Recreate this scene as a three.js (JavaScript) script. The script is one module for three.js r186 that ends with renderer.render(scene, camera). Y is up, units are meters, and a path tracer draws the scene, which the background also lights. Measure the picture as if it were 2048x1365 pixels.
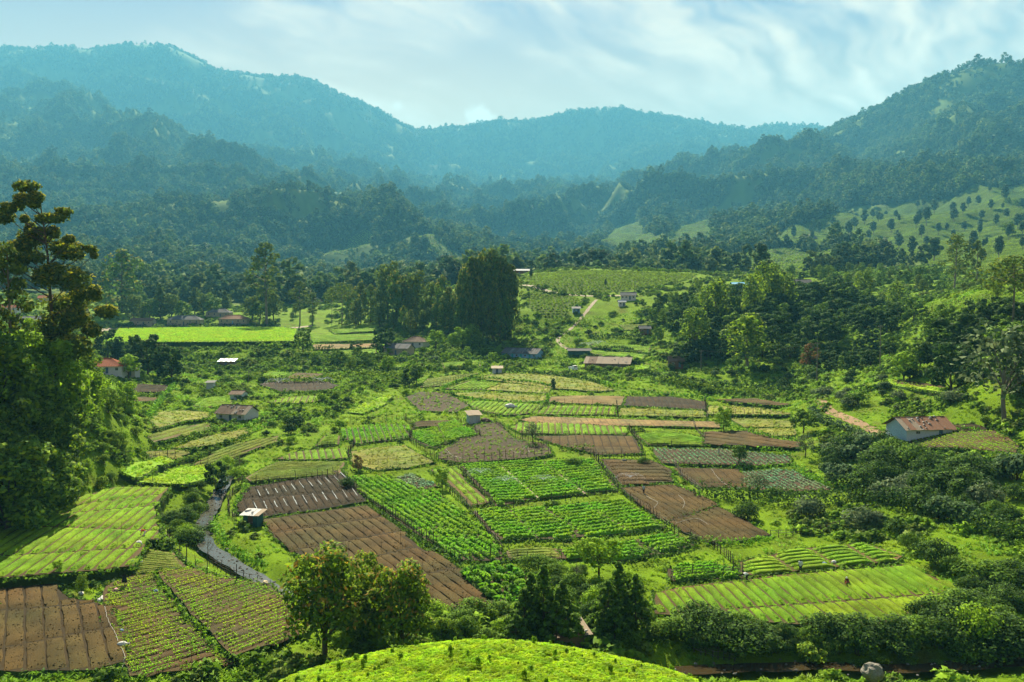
import * as THREE from 'three';
import { mergeGeometries } from 'three/addons/utils/BufferGeometryUtils.js';
import { MarchingCubes } from 'three/addons/objects/MarchingCubes.js';
import { createNoise2D, createNoise3D } from 'simplex-noise';

// ---------------------------------------------------------------- camera
const EYE = 35, FOCAL = 1773, HORIZON = 599;             // eye height above the valley floor; focal length and horizon row on a 2048-wide frame
const PITCH = Math.atan((682.5 - HORIZON) / FOCAL);
const scene = new THREE.Scene();
const camera = new THREE.PerspectiveCamera(2 * Math.atan(682.5 / FOCAL) * 180 / Math.PI, 2048 / 1365, 1, 20000);
camera.position.set(0, EYE, 0);
camera.rotation.x = -PITCH;
const renderer = new THREE.WebGLRenderer({ antialias: true });
renderer.toneMapping = THREE.LinearToneMapping;
renderer.toneMappingExposure = 4.6;
renderer.shadowMap.enabled = true;

// ---------------------------------------------------------------- random numbers and noise
function rng(seed) { let a = (seed * 2654435761) >>> 0 || 1; return () => { a = (a + 0x6D2B79F5) | 0; let t = Math.imul(a ^ (a >>> 15), 1 | a); t = (t + Math.imul(t ^ (t >>> 7), 61 | t)) ^ t; return ((t ^ (t >>> 14)) >>> 0) / 4294967296; }; }
const n2 = createNoise2D(rng(11)), n3 = createNoise3D(rng(12));
function fbm(x, y, o = 4) { let s = 0, a = 0.5, f = 1; for (let i = 0; i < o; i++) { s += a * n2(x * f + i * 17.3, y * f - i * 9.1); a *= 0.5; f *= 2.03; } return s; }
const clamp = (x, a, b) => Math.min(b, Math.max(a, x)), mix = (a, b, t) => a + (b - a) * t;
const smooth = (a, b, x) => { const t = clamp((x - a) / (b - a), 0, 1); return t * t * (3 - 2 * t); };

// ---------------------------------------------------------------- sky
const SUN_AZ = -9.6 * Math.PI / 180, SUN_EL = 37 * Math.PI / 180;
const sunDir = new THREE.Vector3(Math.sin(SUN_AZ) * Math.cos(SUN_EL), Math.sin(SUN_EL), -Math.cos(SUN_AZ) * Math.cos(SUN_EL));
{
  const W = 2048, H = 1024, data = new Float32Array(W * H * 4), deg = Math.PI / 180;
  for (let r = 0; r < H; r++) {
    const up = ((r + 0.5) / H - 0.5) * Math.PI, y = Math.sin(up), el = Math.max(0, up) / deg;
    for (let c = 0; c < W; c++) {
      const a = ((c + 0.5) / W - 0.5) * 2 * Math.PI, x = Math.cos(a) * Math.cos(up), z = Math.sin(a) * Math.cos(up);
      const cosS = x * sunDir.x + y * sunDir.y + z * sunDir.z, ang = Math.acos(clamp(cosS, -1, 1)) / deg;
      const az = Math.atan2(x, -z) / deg;
      // clear air: deep blue overhead, pale and warm towards the horizon
      const h = smooth(24, 7, el), h2 = smooth(70, 18, el), glow = Math.exp(-ang / 15), glow2 = Math.exp(-Math.pow(Math.abs(az + 9.6) / 24, 1.6));
      let R = mix(0.03, 0.05, h2) + h * (0.64 + 0.42 * glow2), G = mix(0.09, 0.14, h2) + h * (0.34 + 0.20 * glow2), B = mix(0.30, 0.46, h2) - h * 0.18;
      R += 0.34 * glow; G += 0.30 * glow; B += 0.22 * glow;
      if (el > 0) {
        // thin cirrus drawn out across the sky, on a high plane
        const k = 1 / (Math.sin(up) + 0.16), px = x * k, pz = z * k;
        const wx = px + 0.10 * fbm(px * 1.3 + 3, pz * 1.3, 4), wz = pz + 0.10 * fbm(px * 1.3, pz * 1.3 + 7, 4);
        const rx = wx * 0.70 - wz * 0.71, rz = wx * 0.71 + wz * 0.70;
        const veil = smooth(-0.3, 0.45, fbm(rx * 0.8 + 1.7, rz * 0.6 + 0.4, 5) + 0.45 * smooth(-24, 6, az) - 0.22);
        const streak = fbm(rx * 1.5 + 5, rz * 5.5, 6), fibre = fbm(rx * 5 + 2, rz * 22, 5);
        const cl = clamp(veil * (0.46 + 1.0 * streak + 0.35 * fibre), 0, 1) * smooth(1, 9, el);
        const cr = 1.16, cg = 0.92, cb = 0.66, f = cl * 0.9;
        R = mix(R, cr, f); G = mix(G, cg, f); B = mix(B, cb, f);
        // two small cumulus tops standing behind the saddle
        for (const [ca, ce, sa, se] of [[-2.1, 11.5, 1.05, 0.75], [-7.3, 12.05, 0.28, 0.36]]) {
          const dx = (az - ca) / sa, dy = (el - ce) / se;
          if (Math.abs(dx) < 2 && Math.abs(dy) < 2) {
            const d = Math.hypot(dx, dy) + 0.42 * fbm(az * 1.9, el * 1.9 + 4, 4) + 0.2 * Math.max(0, -dy);
            const p = smooth(1.02, 0.72, d); R = mix(R, 1.15, p); G = mix(G, 1.0, p); B = mix(B, 0.78, p);
          }
        }
      }
      const i = (r * W + c) * 4; data[i] = R * 0.25; data[i + 1] = G * 0.25; data[i + 2] = B * 0.25; data[i + 3] = 1;
    }
  }
  const t = new THREE.DataTexture(data, W, H, THREE.RGBAFormat, THREE.FloatType);
  t.mapping = THREE.EquirectangularReflectionMapping; t.magFilter = t.minFilter = THREE.LinearFilter; t.needsUpdate = true;
  scene.background = t; scene.environment = t;
}

// ---------------------------------------------------------------- sun and haze
const sun = new THREE.DirectionalLight(new THREE.Color().setRGB(1, 0.90, 0.66), 5);
sun.position.copy(sunDir).multiplyScalar(1500); sun.target.position.set(0, 0, 0);
sun.castShadow = true; sun.shadow.mapSize.set(4096, 4096);
Object.assign(sun.shadow.camera, { left: -500, right: 500, top: 500, bottom: -500, near: 10, far: 4000 });
sun.name = 'sun'; scene.add(sun, sun.target); sun.target.name = 'sun_target';
scene.fog = new THREE.FogExp2(new THREE.Color().setRGB(0.18, 0.66, 1.0), 0.000088);

// ---------------------------------------------------------------- places: a point of the frame and a distance give a point of the valley
const V = (x, y, z) => new THREE.Vector3(x, y, z);
function ray(px, py) { const a = (px - 1024) / FOCAL, b = -(py - 682.5) / FOCAL, c = Math.cos(PITCH), s = Math.sin(PITCH); return [a / (c - b * s), (b * c - s) / (c - b * s)]; }   // x and rise per metre of depth
const yAt = (py, D) => EYE + ray(1024, py)[1] * D;

const deep = (D) => D < 600 ? D : D < 1100 ? 600 + (D - 600) * 3.2 : 2200 + (D - 1100) * 4.0;   // the mountains stand further off than they first look
// survey points of the ground: [px, py, depth] where the ground is seen, or [x, depth, height, 1]
const CREST = [
  ...[[-420, 150], [-260, 128], [-120, 116], [0, 110], [60, 110], [130, 106], [180, 107], [230, 108], [270, 101], [315, 97], [350, 101], [385, 112], [420, 136], [470, 153], [560, 161], [620, 164], [645, 170], [690, 198], [745, 214], [775, 232], [810, 257], [850, 266]].map(([x, y], i) => [x, y, 2350 + i * 8]),
  ...[[880, 262], [920, 258], [975, 250], [1015, 243], [1060, 251], [1090, 242], [1130, 232], [1200, 222], [1255, 226], [1300, 235], [1345, 243], [1400, 250], [1440, 262], [1475, 270], [1510, 261], [1560, 257], [1610, 259], [1645, 266]].map(([x, y]) => [x, y, 2550]),
  [1672, 258, 1620], [1720, 232, 1560], [1760, 212, 1530], [1800, 190, 1500], [1840, 172, 1480], [1880, 152, 1460], [1920, 142, 1440], [1960, 136, 1430], [2010, 133, 1420], [2048, 146, 1410], [2110, 165, 1390], [2260, 210, 1350], [2500, 260, 1300],
];
const MIDCREST = [[130, 205, 1950], [215, 238, 1820], [290, 272, 1720], [350, 302, 1640], [420, 335, 1560], [490, 366, 1470], [560, 398, 1380], [610, 425, 1300],
  [480, 492, 1010], [530, 452, 1060], [600, 424, 1090], [645, 396, 1110], [700, 402, 1110], [760, 426, 1090], [820, 446, 1060], [880, 480, 1010], [950, 516, 960],
  [930, 456, 1330], [975, 452, 1330], [1035, 476, 1280], [1640, 290, 1570], [1600, 312, 1500], [1560, 334, 1450], [1520, 355, 1400], [1480, 372, 1350], [1400, 398, 1280], [1320, 420, 1240], [1250, 440, 1200], [1190, 466, 1150]];
const SURVEY = [...CREST, ...MIDCREST,
  // behind the crests
  ...CREST.filter((_, i) => i % 3 === 0).map(([x, y, D]) => { const E = deep(D), X = ray(x, y)[0] * E; return [X * 1.3, E * 1.3, yAt(y, E) * 0.72, 1]; }),
  ...CREST.filter((_, i) => i % 2 === 0).map(([x, y, D]) => { const E = deep(D), X = ray(x, y)[0] * E; return [X * 1.05, E * 1.05, yAt(y, E) - E * 0.012, 1]; }),
  // mountain flanks
  [0, 240, 1950], [60, 330, 1560], [0, 420, 1200], [180, 190, 2230], [330, 210, 2210], [480, 250, 2230], [600, 250, 2270], [640, 330, 2090], [560, 330, 1850], [720, 300, 2270], [760, 370, 2050], [900, 330, 2370], [1050, 330, 2390], [1200, 310, 2430], [820, 420, 1640], [950, 430, 1600],
  [1050, 420, 2000], [1230, 390, 2080], [1400, 330, 2230], [1550, 300, 2380], [1330, 370, 1850], [660, 400, 1650], [250, 350, 1420], [130, 390, 1300], [400, 400, 1280], [480, 440, 1200], [300, 440, 1120], [100, 440, 1080], [540, 440, 1230],
  [1800, 250, 1455], [1950, 210, 1385], [2048, 205, 1365], [1700, 310, 1480], [1850, 320, 1230], [2000, 290, 1180], [1600, 385, 1230], [1750, 370, 1140], [1480, 425, 1160], [1900, 360, 1080], [2048, 330, 1040], [2200, 330, 1000],
  [1250, 492, 1060], [1380, 470, 1070], [1330, 505, 980], [1450, 470, 1050], [1120, 500, 1180], [1080, 530, 1000], [1000, 530, 1060],
  // middle hill: its dark face and foot
  [560, 510, 1020], [640, 480, 1065], [700, 500, 1050], [760, 500, 1040], [620, 565, 960], [700, 572, 940], [800, 560, 940], [860, 530, 960], [900, 560, 860],
  [700, 405, 1500], [800, 440, 1420], [600, 420, 1480], [880, 470, 1320], [1000, 470, 1500], [1150, 450, 1500], [1300, 405, 1560], [1450, 355, 1700], [330, 330, 1900], [460, 375, 1800], [560, 400, 1640],
  // far valley floor
  [0, 500, 960], [150, 500, 950], [330, 520, 900], [450, 545, 860], [100, 560, 760], [250, 575, 720], [400, 590, 720], [520, 598, 740], [620, 600, 760], [720, 600, 700], [0, 610, 560], [150, 620, 580], [1000, 552, 800], [1200, 540, 860], [1400, 522, 900],
  // tea hill in the middle
  [1045, 550, 600], [1090, 543, 615], [1150, 539, 620], [1250, 540, 610], [1330, 543, 600], [1400, 545, 590], [1470, 530, 640], [160, 720, 46, 1], [80, 720, 44, 1], [1055, 574, 510], [1110, 584, 495], [1170, 591, 485], [1240, 590, 480], [1320, 575, 500],
  [1060, 620, 445], [1120, 630, 440], [1130, 665, 415], [1200, 640, 430], [1240, 670, 395], [1200, 700, 380], [1100, 690, 395], [1280, 700, 370],
  // right bank and its hollow
  [1330, 640, 405], [1400, 610, 430], [1330, 720, 335], [1400, 690, 350], [1400, 745, 300], [1500, 700, 320], [1500, 640, 370], [1560, 600, 420], [1550, 750, 285], [1620, 770, 262], [1620, 720, 300], [1700, 735, 305], [1750, 735, 290], [1690, 655, 370], [1760, 640, 375], [1620, 620, 410], [1800, 640, 350], [1650, 570, 500], [1750, 580, 470], [1850, 570, 470],
  [1860, 600, 330], [1930, 590, 300], [2020, 600, 270], [2080, 610, 250], [1860, 650, 270], [1940, 660, 240], [2040, 690, 200], [1800, 710, 262], [1860, 720, 240], [1960, 740, 210], [1800, 760, 232], [1900, 790, 205], [2040, 800, 175],
  [1560, 545, 640], [1700, 535, 660], [1850, 530, 640], [2048, 540, 560], [1500, 505, 800], [1620, 490, 820], [1760, 490, 780], [1900, 480, 780], [2048, 470, 720], [1620, 450, 960], [1760, 430, 960], [1900, 420, 940], [2048, 400, 900], [2300, 480, 600],
  [1640, 805, 225], [1700, 838, 205], [1760, 865, 190], [1840, 866, 178], [1990, 880, 170], [1660, 880, 190], [1700, 930, 172], [1800, 930, 162], [1950, 930, 152], [2048, 940, 146], [1650, 980, 156], [1750, 1000, 146], [1900, 1010, 136], [2048, 1030, 128], [1600, 1050, 137], [1750, 1080, 126], [1900, 1100, 116], [2048, 1120, 110],
  // valley floor
  ...[300, 600, 900, 1200, 1450].flatMap((x) => [[1300, 88.6], [1230, 98.4], [1168, 109], [1080, 128.5], [1000, 153], [930, 182]].map(([y, D]) => [x, y, D])),
  ...[600, 800, 1000, 1200, 1420].flatMap((x) => [[870, 212], [830, 240], [790, 275], [755, 315]].map(([y, D]) => [x, y, D])),
  [620, 735, 345], [800, 735, 340], [950, 730, 350], [650, 700, 400], [800, 700, 400], [900, 690, 415], [1000, 715, 375], [620, 665, 480], [720, 660, 490], [850, 655, 480], [950, 660, 440], [1010, 675, 420],
  [1560, 1000, 152], [1560, 930, 178], [1560, 860, 215], [1560, 810, 248], [1600, 1168, 108.5], [1800, 1168, 107], [1950, 1190, 102], [1700, 1270, 92], [2048, 1250, 94],
  // plateau with the playing field
  [170, 690, 392], [300, 690, 390], [450, 690, 390], [580, 688, 392], [200, 664, 545], [350, 662, 560], [500, 661, 565], [600, 662, 545], [250, 722, 370], [400, 722, 368], [530, 722, 370], [300, 645, 590], [480, 643, 590],
  // left terraces and the wooded bank
  [500, 760, 305], [420, 760, 305], [330, 770, 290], [250, 790, 262], [420, 830, 240], [330, 850, 225], [500, 880, 205], [330, 900, 194], [280, 950, 172], [420, 950, 170], [200, 985, 153], [100, 1030, 139], [0, 1070, 130], [-120, 1120, 122], [0, 1150, 112], [0, 1250, 97], [0, 1350, 83],
  [0, 1000, 134], [0, 900, 138], [0, 800, 146], [60, 720, 160], [150, 740, 180], [120, 850, 156], [190, 850, 178], [230, 910, 170], [120, 950, 148], [0, 660, 180], [200, 780, 230], [210, 735, 330], [120, 690, 320], [0, 665, 340], [-120, 900, 130], [-120, 750, 140], [-250, 700, 150], [-250, 1000, 120], [-300, 600, 500], [-400, 500, 900], [-500, 300, 1600],
  // stream bed and near foot of the hill
  [1750, 1350, 84], [1950, 1348, 84.5], [1600, 1335, 86], [1450, 1320, 87],
  // the grassy knoll below the camera, and the hill the camera stands on
  [960, 1288, 38], [860, 1296, 37.6], [1060, 1292, 37.8], [740, 1316, 37], [1180, 1312, 37], [620, 1348, 36.4], [1320, 1344, 36.2], [540, 1378, 36], [1420, 1380, 35.6], [960, 1360, 33.2], [760, 1375, 33], [1180, 1375, 33],
  [0, 26, 22.4, 1], [0, 12, 29, 1], [0, 0, 33.2, 1], [-12, 24, 21.5, 1], [12, 24, 21.5, 1], [0, -28, 38, 1], [-30, -10, 30, 1], [30, -10, 30, 1], [-70, 0, 22, 1], [70, 0, 22, 1], [-20, 34, 14.5, 1], [20, 34, 14, 1], [-32, 34, 9, 1], [32, 34, 8, 1], [-50, 40, 4, 1], [52, 42, 2.5, 1], [0, 46, 14, 1], [0, 56, 7.5, 1], [-14, 50, 8, 1], [14, 50, 7.5, 1], [0, 68, 1.6, 1], [-24, 62, 1.8, 1], [24, 62, 1, 1], [-50, 66, 0.4, 1], [50, 66, -0.6, 1], [90, 60, 2, 1], [-90, 60, 1, 1], [120, 100, 8, 1], [-130, 60, 6, 1], [140, 140, 14, 1], [-200, 0, 14, 1], [200, 0, 14, 1],
].map((p) => p[3] ? p : [ray(p[0], p[1])[0] * deep(p[2]), deep(p[2]), yAt(p[1], deep(p[2])) - (p[2] > 1700 ? 26 : p[2] > 1200 ? 8 : p[2] > 900 ? 9 : p[2] < 40 ? 0.35 : 0)]);

// smooth surface through the survey points (multiquadric), solved once
const warp = (x, D) => { const s = D + 60; return [x / s, Math.log(s)]; };
const height0 = (() => {
  const n = SURVEY.length, C2 = 0.02 * 0.02, P = SURVEY.map(([x, D]) => warp(x, D)), m = n + 3;
  const A = Array.from({ length: m }, () => new Float64Array(m + 1));
  for (let i = 0; i < n; i++) {
    for (let j = 0; j < n; j++) A[i][j] = Math.sqrt((P[i][0] - P[j][0]) ** 2 + (P[i][1] - P[j][1]) ** 2 + C2) - (i === j ? 0.004 : 0);
    A[i][n] = A[n][i] = 1; A[i][n + 1] = A[n + 1][i] = P[i][0]; A[i][n + 2] = A[n + 2][i] = P[i][1];
    A[i][m] = SURVEY[i][2];
  }
  for (let k = 0; k < m; k++) {
    let p = k; for (let i = k + 1; i < m; i++) if (Math.abs(A[i][k]) > Math.abs(A[p][k])) p = i;
    [A[k], A[p]] = [A[p], A[k]];
    for (let i = k + 1; i < m; i++) { const f = A[i][k] / A[k][k]; if (f) for (let j = k; j <= m; j++) A[i][j] -= f * A[k][j]; }
  }
  const w = new Float64Array(m);
  for (let k = m - 1; k >= 0; k--) { let s = A[k][m]; for (let j = k + 1; j < m; j++) s -= A[k][j] * w[j]; w[k] = s / A[k][k]; }
  const ux = Float64Array.from(P, (p) => p[0]), vy = Float64Array.from(P, (p) => p[1]);
  return (x, D) => { const [u, v] = warp(x, D); let s = w[n] + w[n + 1] * u + w[n + 2] * v; for (let i = 0; i < n; i++) { const a = ux[i] - u, b = vy[i] - v; s += w[i] * Math.sqrt(a * a + b * b + C2); } return s; };
})();

// the ground as one grid that widens and coarsens with distance
const ROWS = 640, COLS = 460, L0 = Math.log(90), L1 = Math.log(10900 + 120), UMAX = 0.92;
const crestUV = CREST.map(([x, y, D]) => warp(ray(x, y)[0] * deep(D), deep(D))), GH = new Float32Array((ROWS + 1) * (COLS + 1));
const rowD = (i) => Math.exp(mix(L0, L1, i / ROWS)) - 120, colX = (j, D) => mix(-UMAX, UMAX, j / COLS) * (D + 120);
for (let i = 0; i <= ROWS; i++) {
  const D = rowD(i);
  for (let j = 0; j <= COLS; j++) {
    const x = colX(j, D); let h = height0(x, D);
    if (D > 500) {
      const [u, v] = warp(x, D); let m = 9; for (const [a, b] of crestUV) m = Math.min(m, (a - u) ** 2 + (b - v) ** 2);
      const far = smooth(650, 1900, D), near = smooth(0.0, 0.16, Math.sqrt(m));
      const rid = 1 - Math.abs(n2(x / 760 + 0.3 * n2(x / 1200, D / 1200), D / 1500 + 3)) * 2, rid2 = 1 - Math.abs(n2(x / 280 + 5, D / 480)) * 2;
      h += far * near * (95 * rid + 34 * rid2) * smooth(1300, 4200, D) + far * near * (18 * rid + 9 * rid2) + smooth(500, 900, D) * (0.25 + 0.75 * near) * 3.2 * fbm(x / 60, D / 60, 3) + smooth(800, 1200, D) * (0.2 + 0.8 * near) * 11 * fbm(x / 120 + 2, D / 210, 3);
    } else h += smooth(60, 200, D) * 0.25 * fbm(x / 26, D / 26, 3) + 0.06 * fbm(x / 3, D / 3, 2);
    GH[i * (COLS + 1) + j] = h;
  }
}
function ground(x, D) {
  const s = Math.max(D + 120, 90), fi = clamp((Math.log(s) - L0) / (L1 - L0) * ROWS, 0, ROWS - 0.001), fj = clamp((x / s / UMAX + 1) / 2 * COLS, 0, COLS - 0.001);
  const i = Math.floor(fi), j = Math.floor(fj), a = fi - i, b = fj - j, k = i * (COLS + 1) + j;
  return mix(mix(GH[k], GH[k + 1], b), mix(GH[k + COLS + 1], GH[k + COLS + 2], b), a);
}
// where a line of sight meets the ground (lift metres above it), as [x, depth]
function seen(px, py, lift = 0, from = 42) {
  const [rx, ry] = ray(px, py); let a = from, D = from;
  const over = (d) => EYE + ry * d - ground(rx * d, d) - lift;
  for (; D < 10500 && over(D) > 0; D *= 1.006) a = D;
  let b = D; for (let k = 0; k < 18; k++) { const m = (a + b) / 2; if (over(m) > 0) a = m; else b = m; }
  return [rx * b, b];
}
const put = (px, D) => { const x = ray(px, 600)[0] * D; return [x, D]; };
const inside = (poly, x, y) => { let c = false; for (let i = 0, j = poly.length - 1; i < poly.length; j = i++) { const [xi, yi] = poly[i], [xj, yj] = poly[j]; if ((yi > y) !== (yj > y) && x < (xj - xi) * (y - yi) / (yj - yi) + xi) c = !c; } return c; };
const area = (pts, lift = 0, from = 42) => pts.map(([a, b]) => seen(a, b, lift, from));

// the stream: its course over the ground, then the bed cut along it
const STREAMS = [
  [[452, 950], [436, 972], [424, 995], [412, 1020], [396, 1045], [388, 1068], [402, 1096], [428, 1116], [466, 1140], [502, 1162], [535, 1184], [580, 1204], [630, 1232], [690, 1262]],
  [[1300, 1362], [1440, 1353], [1560, 1350], [1660, 1347], [1800, 1352], [1960, 1345], [2100, 1338]],
].map((p) => area(p));
const smoothLine = (pts, step) => { const c = new THREE.CatmullRomCurve3(pts.map(([x, D]) => new THREE.Vector3(x, 0, D))), n = Math.max(2, Math.round(c.getLength() / step)); return c.getSpacedPoints(n).map((p) => [p.x, p.z]); };
const STREAM_LINES = STREAMS.map((p) => smoothLine(p, 0.8)), STREAM_LEVELS = STREAM_LINES.map((l) => l.map(([x, D]) => ground(x, D) - 0.55));
const nearStream = (x, D) => { let m = 99; for (const l of STREAM_LINES) for (let k = 0; k < l.length; k += 2) m = Math.min(m, Math.hypot(l[k][0] - x, l[k][1] - D)); return m; };
for (let i = 0; i <= ROWS; i++) { const D = rowD(i); if (D < 70 || D > 200) continue; for (let j = 0; j <= COLS; j++) { const x = colX(j, D); if (Math.abs(x) > 90) continue; const m = nearStream(x, D); if (m < 4.5) GH[i * (COLS + 1) + j] -= 1.3 * smooth(4.2, 1.1, m); } }
const streamCells = new Set(); for (const l of STREAM_LINES) for (const [x, D] of l) for (let a = -1; a <= 1; a++) for (let b = -1; b <= 1; b++) streamCells.add(Math.round(x / 1.6 + a) + ',' + Math.round(D / 1.6 + b));
const nearStreamFast = (x, D) => D < 210 && streamCells.has(Math.round(x / 1.6) + ',' + Math.round(D / 1.6));

// ---------------------------------------------------------------- names, labels
const used = {};
function numbered(name) { const k = used[name] = (used[name] ?? -1) + 1; return k ? name + '_' + String(k).padStart(3, '0') : name; }
function tag(o, label, category, group, kind) { if (label) o.userData.label = label; if (category) o.userData.category = category; if (group) o.userData.group = group; if (kind) o.userData.kind = kind; return o; }
function part(name, geometry, material, parent) { const m = new THREE.Mesh(geometry, material); m.name = name; m.castShadow = m.receiveShadow = true; parent.add(m); return m; }
function thing(name, label, category, group, kind) { const g = new THREE.Group(); g.name = numbered(name); scene.add(g); return tag(g, label, category, group, kind); }
function solo(name, geometry, material, label, category, group, kind) { const m = part(numbered(name), geometry, material, scene); return tag(m, label, category, group, kind); }
function scatter(name, geometry, material, list, label, category, parent = scene) {   // list of [x, y, z, turn, sx, sy, sz, r, g, b]
  const m = new THREE.InstancedMesh(geometry, material, list.length), o = new THREE.Object3D(), c = new THREE.Color();
  list.forEach(([x, y, z, t, sx, sy, sz, r, g, b], i) => { o.position.set(x, y, z); o.rotation.set(0, t, 0); o.scale.set(sx, sy, sz); o.updateMatrix(); m.setMatrixAt(i, o.matrix); m.setColorAt(i, c.setRGB(r ?? 1, g ?? 1, b ?? 1)); });
  m.name = parent === scene ? numbered(name) : name; m.castShadow = m.receiveShadow = true; m.userData.kind = 'stuff'; parent.add(m);
  if (parent === scene) tag(m, label, category, null, 'stuff');
  return m;
}

// ---------------------------------------------------------------- materials
function noiseTexture(size, f, lo, hi, seed, hue = 0.06) {
  const d = new Uint8Array(size * size * 4), tau = Math.PI * 2, q = createNoise3D(rng(seed)), r = rng(seed + 1);
  for (let y = 0; y < size; y++) for (let x = 0; x < size; x++) {
    // tile by wrapping the noise round two circles
    const a = x / size * tau, b = y / size * tau; let s = 0, w = 0.5, k = f;
    for (let o = 0; o < 4; o++) { s += w * (q(Math.cos(a) * k / 3 + Math.cos(b) * k / 5, Math.sin(a) * k / 3, Math.sin(b) * k / 3) + q(Math.sin(b) * k / 4 + 9, Math.cos(b) * k / 3, Math.cos(a) * k / 3)) * 0.6; w *= 0.6; k *= 2.1; }
    s += (r() - 0.5) * 0.5;
    const v = clamp(mix(lo, hi, 0.5 + 0.5 * s), 0, 1), h = hue * (r() - 0.5), i = (y * size + x) * 4;
    d[i] = clamp(v * (1 + h), 0, 1) * 255; d[i + 1] = v * 255; d[i + 2] = clamp(v * (1 - h), 0, 1) * 255; d[i + 3] = 255;
  }
  const t = new THREE.DataTexture(d, size, size); t.wrapS = t.wrapT = THREE.RepeatWrapping; t.magFilter = THREE.LinearFilter; t.minFilter = THREE.LinearMipmapLinearFilter; t.generateMipmaps = true; t.needsUpdate = true; return t;
}
const grain = noiseTexture(512, 14, 0.66, 1.12, 21); grain.colorSpace = THREE.SRGBColorSpace;
const grainBump = noiseTexture(512, 20, 0, 1, 22);
const std = (rgb, o = {}) => new THREE.MeshPhysicalMaterial({ color: new THREE.Color().setRGB(...rgb), roughness: 0.9, specularIntensity: 0.25, ...o });
const leafMat = (rgb, o = {}) => new THREE.MeshPhysicalMaterial({ color: new THREE.Color().setRGB(...rgb), roughness: 1, vertexColors: true, transmission: 0.5, thickness: 0, specularIntensity: 0.1, side: THREE.DoubleSide, ...o });
const LEAF = leafMat([1, 1, 1], { transmission: 0.3 }), CROPLEAF = leafMat([1, 1, 1]);
const GLOSSY = LEAF;
const BARK = std([0.09, 0.068, 0.045], { map: grain, bumpMap: grainBump, bumpScale: 0.03 });
const PALEBARK = std([0.2, 0.17, 0.125], { map: grain });

// ---------------------------------------------------------------- zones of the ground
const TEA = [
  [[1046, 552], [1090, 546], [1150, 542], [1250, 543], [1330, 546], [1395, 549], [1380, 560], [1320, 572], [1240, 586], [1150, 587], [1055, 572]],
  [[1060, 583], [1150, 596], [1170, 604], [1120, 636], [1090, 640], [1050, 615]],
  [[1395, 538], [1440, 515], [1500, 503], [1600, 503], [1700, 512], [1750, 524], [1660, 541], [1560, 548], [1480, 540]],
  [[1500, 488], [1560, 462], [1600, 452], [1640, 438], [1700, 428], [1800, 408], [1920, 384], [2048, 358], [2200, 350], [2200, 540], [2048, 545], [1900, 530], [1760, 520], [1700, 505], [1600, 498]],
  [[1190, 492], [1225, 458], [1270, 428], [1300, 470], [1335, 490], [1345, 500], [1260, 508]], [[1320, 482], [1380, 432], [1425, 452], [1420, 478], [1360, 492]],
  [[1850, 622], [1880, 602], [1940, 592], [2048, 590], [2060, 625], [1960, 632], [1880, 642]],
  [[655, 512], [700, 478], [735, 456], [755, 470], [738, 495], [700, 512]], [[835, 465], [900, 498], [965, 528], [920, 545], [870, 520], [842, 490]],
  [[180, 480], [220, 478], [280, 500], [300, 518], [240, 520], [190, 500]], [[385, 492], [430, 486], [440, 500], [395, 504]], [[440, 520], [500, 515], [510, 525], [450, 530]],
].map((p) => area(p, 0, 240));
const OPEN = [   // other grassy openings among the trees
  [[170, 690], [170, 660], [600, 660], [595, 690]], [[560, 660], [560, 615], [640, 615], [660, 660]], [[1790, 750], [1900, 740], [1990, 800], [1850, 790]], [[1660, 800], [1750, 790], [1800, 860], [1720, 850]],
  [[1180, 600], [1280, 600], [1240, 720], [1060, 740], [1130, 660]], [[590, 720], [590, 650], [760, 650], [760, 720]],
].map((p) => area(p));
const bounds = new Map(), boxOf = (p) => { let b = bounds.get(p); if (!b) { const xs = p.map((q) => q[0]), ds = p.map((q) => q[1]); bounds.set(p, b = [Math.min(...xs), Math.max(...xs), Math.min(...ds), Math.max(...ds)]); } return b; };
const inAny = (list, x, D) => list.some((p) => { const b = boxOf(p); return x > b[0] && x < b[1] && D > b[2] && D < b[3] && inside(p, x, D); });

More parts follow.
